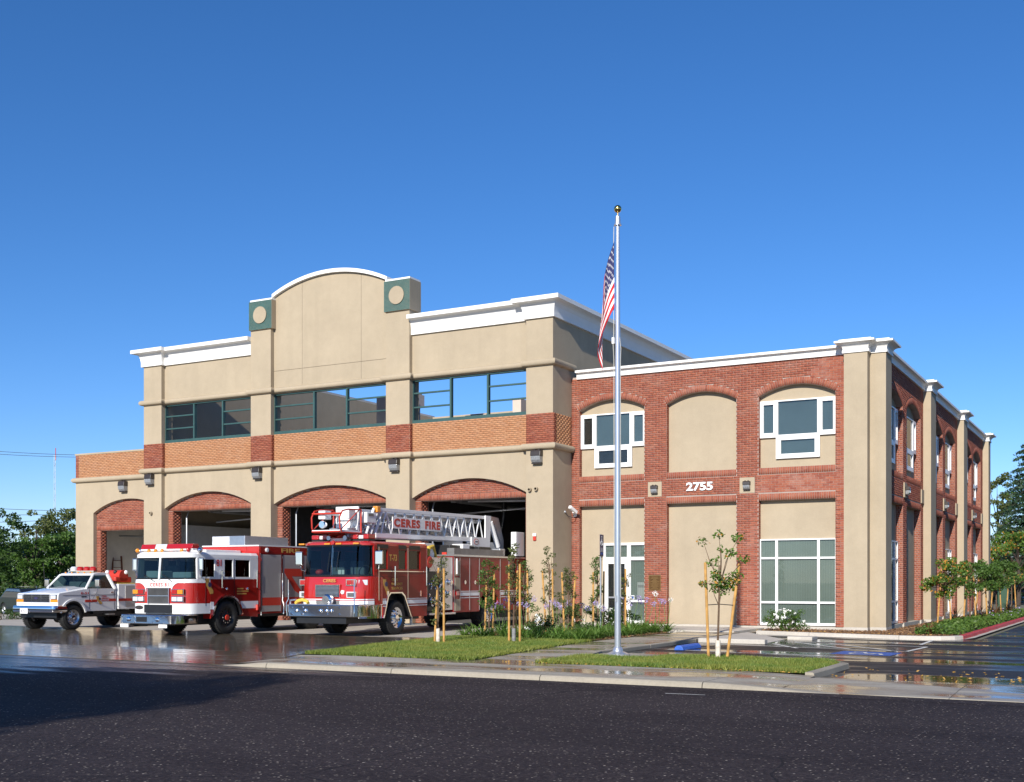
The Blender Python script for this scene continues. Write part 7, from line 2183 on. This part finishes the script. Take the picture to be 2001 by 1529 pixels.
big_tree(122, 100, 8.2, 2.8, 'leaf_olive', 903, 'tall olive-green tree right of the radio mast beside the building corner', 60, 0.26, 40, 0.2, group=G)
big_tree(160, 104, 8.0, 2.6, 'leaf_olive', 904, 'olive tree mostly hidden behind the low bay corner', 50, 0.26, 40, 0.2, group=G)
big_tree(66, 76, 4.6, 2.3, 'leaf_mid', 905, 'round green shrub-like tree behind the white pickup bonnet', 55, 0.22, 60, 0.05, group=G)
big_tree(120, 78, 5.0, 2.5, 'leaf_mid', 906, 'broad green tree behind the white pickup windscreen', 60, 0.22, 60, 0.05, group=G)
big_tree(22, 80, 4.2, 2.3, 'leaf_mid', 907, 'green shrub-like tree behind the left end of the dark car', 55, 0.22, 60, 0.05, group=G)
big_tree(-20, 84, 4.6, 2.4, 'far_scrub', 908, 'scrubby tree at the left picture edge', 50, 0.25, 50, 0.05, group=G)
# undergrowth
rng = np.random.default_rng(910)
pts = []
for i in range(2600):
    u = rng.uniform(-60, 170); d = rng.uniform(70, 92)
    x, y = ground_at(u, d); pts.append((x, y, rng.uniform(-0.1, 1.7) * rng.uniform(0.4, 1)))
tag(stuff(quads_mesh('undergrowth', leaf_quads(np.array(pts), 0.55, rng, 0.5), 'far_scrub')), 'dense green undergrowth below the trees on the left', 'undergrowth')
for u, d, s_, lab in ((28, 50.5, 0.5, 'small dark shrub behind the pickup bumper'), (2, 49.5, 0.45, 'small dark shrub at the left picture edge beside the path')):
    x, y = ground_at(u, d)
    rngs = np.random.default_rng(int(u) + 5)
    t = thing('low_shrub', lab, 'shrub', (x, y, -0.12), 0, 'low shrubs beside the path')
    crown('foliage', 'leaf_dark', t, [(rngs.uniform(-s_, s_), rngs.uniform(-s_, s_), rngs.uniform(0.1, 0.55), 0.22) for _ in range(14)], 0.10, 50, rngs)
    MB().tube((0, 0, 0), (0, 0, 0.4), 0.02, n=6).build('stem', 'bark', t)
# parked dark car behind the pickup
def simple_car(loc, rz, label, mat):
    t = thing('parked_car', label, 'car', loc, rz)
    pr = [(-2.2, 0.35), (-2.25, 0.75), (-1.2, 0.92), (-0.6, 1.40), (0.9, 1.42), (1.7, 0.95), (2.2, 0.85), (2.25, 0.4), (1.75, 0.33)] + arc(1.35, 0.33, 0.36, 0, math.pi, 8) + arc(-1.35, 0.33, 0.36, 0, math.pi, 8)
    MB().prism(pr, -0.88, 0.88, 'x').build('body', mat, t, 0.05)
    gl = [(-1.12, 0.94), (-0.58, 1.36), (0.86, 1.37), (1.55, 0.96)]
    for s in (-1, 1):
        MB().prism(gl, s * 0.875, s * 0.886, 'x').build('side_window', 'car_glass', t)
        for y in (-1.35, 1.35):
            wheel(t, s * 0.86, y, 0.33, 0.2, 'brushed', s, 5)
    MB().box(-0.8, -0.5, -2.26, -2.2, 0.6, 0.74).build('lamp', 'lens_clear', t)
    MB().box(0.5, 0.8, -2.26, -2.2, 0.6, 0.74).build('lamp', 'lens_clear', t)
    return t
x, y = ground_at(62, 58)
simple_car((x, y, -0.11), R(75), 'dark car parked on the path behind the white pickup', 'car_dark')
x, y = ground_at(1975, 112)
simple_car((x, y, -0.1), R(80), 'dark blue car parked under the cedar on the far right', 'car_blue')
# wire fence
fn = thing('wire_fence', 'low wire fence with thin posts below the trees on the left', 'fence', (*ground_at(20, 68), -0.12), R(25))
for k in range(8):
    MB().tube((-8 + k * 2.4, 0, 0), (-8 + k * 2.4, 0, 1.5), 0.03, n=6).build('post', 'galvanised', fn)
for z in (0.3, 0.7, 1.1, 1.45):
    MB().tube((-8, 0, z), (8.8, 0, z), 0.008, n=4).build('wire', 'galvanised', fn)
# radio mast
x, y = ground_at(107, 150)
rm = thing('radio_mast', 'thin lattice radio mast with red and white top behind the left trees', 'mast', (x, y, 0))
def zpx(v, d):
    return 1.66 + (1136 - v) * d / 2250
for k in range(3):
    a = k * 2.094
    MB().tube((0.14 * math.cos(a), 0.14 * math.sin(a), 0), (0.10 * math.cos(a), 0.10 * math.sin(a), zpx(890, 150)), 0.02, n=5).build('leg', 'galvanised', rm)
br = MB()
for k in range(30):
    z = 4 + k * 0.5
    a = (k % 3) * 2.094
    if z < zpx(890, 150) - 0.5:
        br.tube((0.13 * math.cos(a), 0.13 * math.sin(a), z), (0.13 * math.cos(a + 2.094), 0.13 * math.sin(a + 2.094), z + 0.5), 0.012, n=4)
br.build('bracing', 'galvanised', rm)
MB().tube((0.18, 0, zpx(900, 150)), (0.18, 0, zpx(876, 150)), 0.045, n=6).build('antenna', 'letter_red', rm)
MB().tube((0.0, 0, zpx(912, 150)), (0.18, 0, zpx(906, 150)), 0.03, n=5).build('bracket', 'galvanised', rm)
# overhead wires
def wire(p0, p1, sag, label, r=0.022):
    p0 = Vector(p0); p1 = Vector(p1)
    pts = [p0.lerp(p1, t) - Vector((0, 0, sag * 4 * t * (1 - t))) for t in np.linspace(0, 1, 25)]
    o = MB().path(pts, r, 5).build('overhead_wire', 'cable')
    return tag(o, label, 'wire', 'overhead wires on the left')
for v0, v1, d, sag, lab in ((880, 889, 110, 0.12, 'topmost overhead wire crossing the sky left of the building'), (886, 893, 112, 0.12, 'overhead wire just below the topmost one'), (993, 998, 105, 0.1, 'overhead wire crossing just above the left trees'), (1007, 1003, 108, 0.1, 'faint overhead wire below the middle one'), (1024, 1010, 106, 0.1, 'lowest overhead wire running into the left treetops')):
    xa, ya = ground_at(-60, d); xb, yb = ground_at(190, d + 6)
    wire((xa, ya, zpx(v0 - 2, d)), (xb, yb, zpx(v1 + 1, d + 6)), sag, lab)
# far right: cedar, other trees, low house, kerb
def cedar(u, depth, h, w, seed, label):
    rng = np.random.default_rng(seed)
    x, y = ground_at(u, depth)
    t = thing('cedar_tree', label, 'tree', (x, y, -0.1), 0, 'trees on the far right')
    mb = MB().path([(0, 0, 0), (0, 0, h * 0.5), (0.1, 0, h)], [0.35, 0.22, 0.03], 9)
    C = []
    for k in range(26):
        z = h * (0.06 + 0.92 * k / 26)
        ww = w * (1 - z / h) ** 0.75 * rng.uniform(0.8, 1.1) + 0.3
        nb = int(9 + rng.integers(4))
        for b in range(nb):
            a = 6.283 * b / nb + rng.uniform(-0.3, 0.3)
            L = ww * rng.uniform(0.65, 1.1)
            pts = []
            for q in np.linspace(0, 1, 6):
                pts.append((L * q * math.cos(a), L * q * math.sin(a), z + 0.25 * L * q * 0.5 - 0.34 * L * q * q))
            mb.path(pts, [0.05, 0.04, 0.03, 0.02, 0.015, 0.008], 4)
            m = int(34 * L)
            q = rng.uniform(0.12, 1, m)
            sp = (rng.normal(0, 0.24, m)) * (0.3 + q)
            px_ = L * q * math.cos(a) - math.sin(a) * sp
            py_ = L * q * math.sin(a) + math.cos(a) * sp
            pz_ = z + 0.125 * L * q - 0.34 * L * q * q - np.abs(rng.normal(0, 0.13, m)) - 0.10 * np.abs(sp)
            C.append(np.stack([px_, py_, pz_], 1))
    mb.build('trunk', 'bark_dark', t)
    quads_mesh('crown', leaf_quads(np.concatenate(C), 0.30, rng, 0.38, 0.5, 0.2), 'leaf_conifer', 4, t)
cedar(2012, 92, 13.5, 3.9, 950, 'tall dark cedar with drooping branches at the right picture edge')
G = 'trees on the far right'
big_tree(1950, 128, 14.0, 2.6, 'leaf_olive', 951, 'greyish tree behind the left side of the cedar', 60, 0.35, 40, 0.15, group=G)
big_tree(2040, 120, 13.0, 5.0, 'leaf_mid', 952, 'broad tree right behind the cedar', 70, 0.4, 40, 0.1, group=G)
big_tree(1990, 84, 5.2, 2.3, 'leaf_autumn', 953, 'small yellowing tree in front of the cedar', 45, 0.22, 50, 0.3, group=G)
big_tree(1940, 98, 4.2, 2.2, 'leaf_dark', 954, 'low dark tree beyond the end of the brick wing', 50, 0.25, 50, 0.1, group=G)
fw = thing('low_house', 'low beige building with brown roof under the trees on the far right', 'building', (*ground_at(1985, 135), -0.1), R(8))
MB().box(-14, 14, 0, 6, 0, 2.9).build('wall', 'far_wall', fw)
MB().prism([(-14.6, 2.9), (14.6, 2.9), (13.0, 4.2), (-13.0, 4.2)], -0.6, 6.6, 'y').build('roof', 'far_roof', fw)
for x in (-9, -4, 1, 6):
    w = MB().box(x, x + 1.6, -0.05, 0.02, 1.0, 2.2).build('window', 'white_paint', fw)
    MB().box(x + 0.1, x + 1.5, -0.06, -0.051, 1.1, 2.1).build('pane', 'dark_room', w)
kk = MB().box(-14, 40, -0.1, 0.1, -0.1, 0.06).build('far_kerb', 'kerb_yellow')
kk.location = (*ground_at(1985, 104), 0); struct(kk)
hd = thing('hedge', 'dark clipped hedge under the cedar on the far right', 'hedge', (*ground_at(1990, 116), -0.1), R(5))
rng = np.random.default_rng(960)
C = np.stack([rng.uniform(-12, 12, 5000), rng.uniform(-0.6, 0.6, 5000), rng.uniform(0.0, 1.5, 5000)], 1)
quads_mesh('foliage', leaf_quads(C, 0.28, rng, 0.6), 'leaf_dark', 4, hd)
MB().box(-12, 12, -0.35, 0.35, 0, 1.1).build('core', 'leaf_dark', hd)
# ---- tree on the near side of the street, behind the camera: its shadow lies on the road
def shade_tree():
    rng = np.random.default_rng(970)
    t = thing('street_tree', 'large shade tree across the street whose shadow falls on the road', 'tree', (-12.9, -17.0, -0.1))
    cl = []
    for i in range(170):
        a = rng.uniform(0, 6.283); q = 4.4 * math.sqrt(rng.uniform(0, 1)); z = 13.0 + rng.uniform(-3.6, 3.0) * math.sqrt(max(0.05, 1 - (q / 4.8) ** 2))
        cl.append((q * math.cos(a), q * math.sin(a), z, rng.uniform(0.8, 1.3)))
    mb = MB().path([(0, 0, 0), (0.2, 0, 5), (0, 0.2, 10), (0, 0, 14)], [0.45, 0.35, 0.25, 0.08], 10)
    for c in cl[::3]:
        mb.path([(0, 0, 7.5), (c[0] * 0.5, c[1] * 0.5, 9.8), c[:3]], [0.14, 0.09, 0.03], 5)
    mb.build('trunk', 'bark_dark', t)
    C = []
    for cx_, cy_, cz_, r in cl:
        d = rng.normal(size=(110, 3)); d /= np.linalg.norm(d, axis=1, keepdims=True)
        C.append(np.array([[cx_, cy_, cz_]]) + d * r * rng.uniform(0.2, 1, (110, 1)) ** 0.5)
    quads_mesh('crown', leaf_quads(np.concatenate(C), 0.34, rng, 0.65), 'leaf_mid', 4, t)
shade_tree()

# ---- unseen trees added right of the car park to block low sky light
for k, (x, y, h) in enumerate(((13.5, 33, 10.5), (15, 42, 12), (13, 51, 11), (15, 60, 12.5), (13.5, 70, 11.5))):
    rng = np.random.default_rng(980 + k)
    t = thing('added_screen_tree', ('nearest', 'second', 'middle', 'fourth', 'farthest')[k] + ' tall added tree of the unseen row blocking sky light beyond the car park', 'tree', (x, y, -0.1), 0, 'added trees beyond the car park')
    cl = [(3.6 * math.sqrt(rng.uniform(0, 1)) * math.cos(a), 3.6 * math.sqrt(rng.uniform(0, 1)) * math.sin(a), h * rng.uniform(0.12, 0.95), rng.uniform(0.7, 1.2)) for a in rng.uniform(0, 6.283, 70)]
    mb = MB().path([(0, 0, 0), (0.1, 0, h * 0.4), (0, 0.1, h * 0.9)], [0.32, 0.22, 0.05], 9)
    for c in cl[::3]:
        mb.path([(0, 0, c[2] * 0.6), (c[0] * 0.5, c[1] * 0.5, c[2] * 0.85), c[:3]], [0.09, 0.06, 0.02], 5)
    mb.build('trunk', 'bark_dark', t)
    C = []
    for cx_, cy_, cz_, r in cl:
        d = rng.normal(size=(90, 3)); d /= np.linalg.norm(d, axis=1, keepdims=True)
        C.append(np.array([[cx_, cy_, cz_]]) + d * r * rng.uniform(0.2, 1, (90, 1)) ** 0.5)
    quads_mesh('crown', leaf_quads(np.concatenate(C), 0.36, rng, 0.65), 'leaf_mid', 4, t)
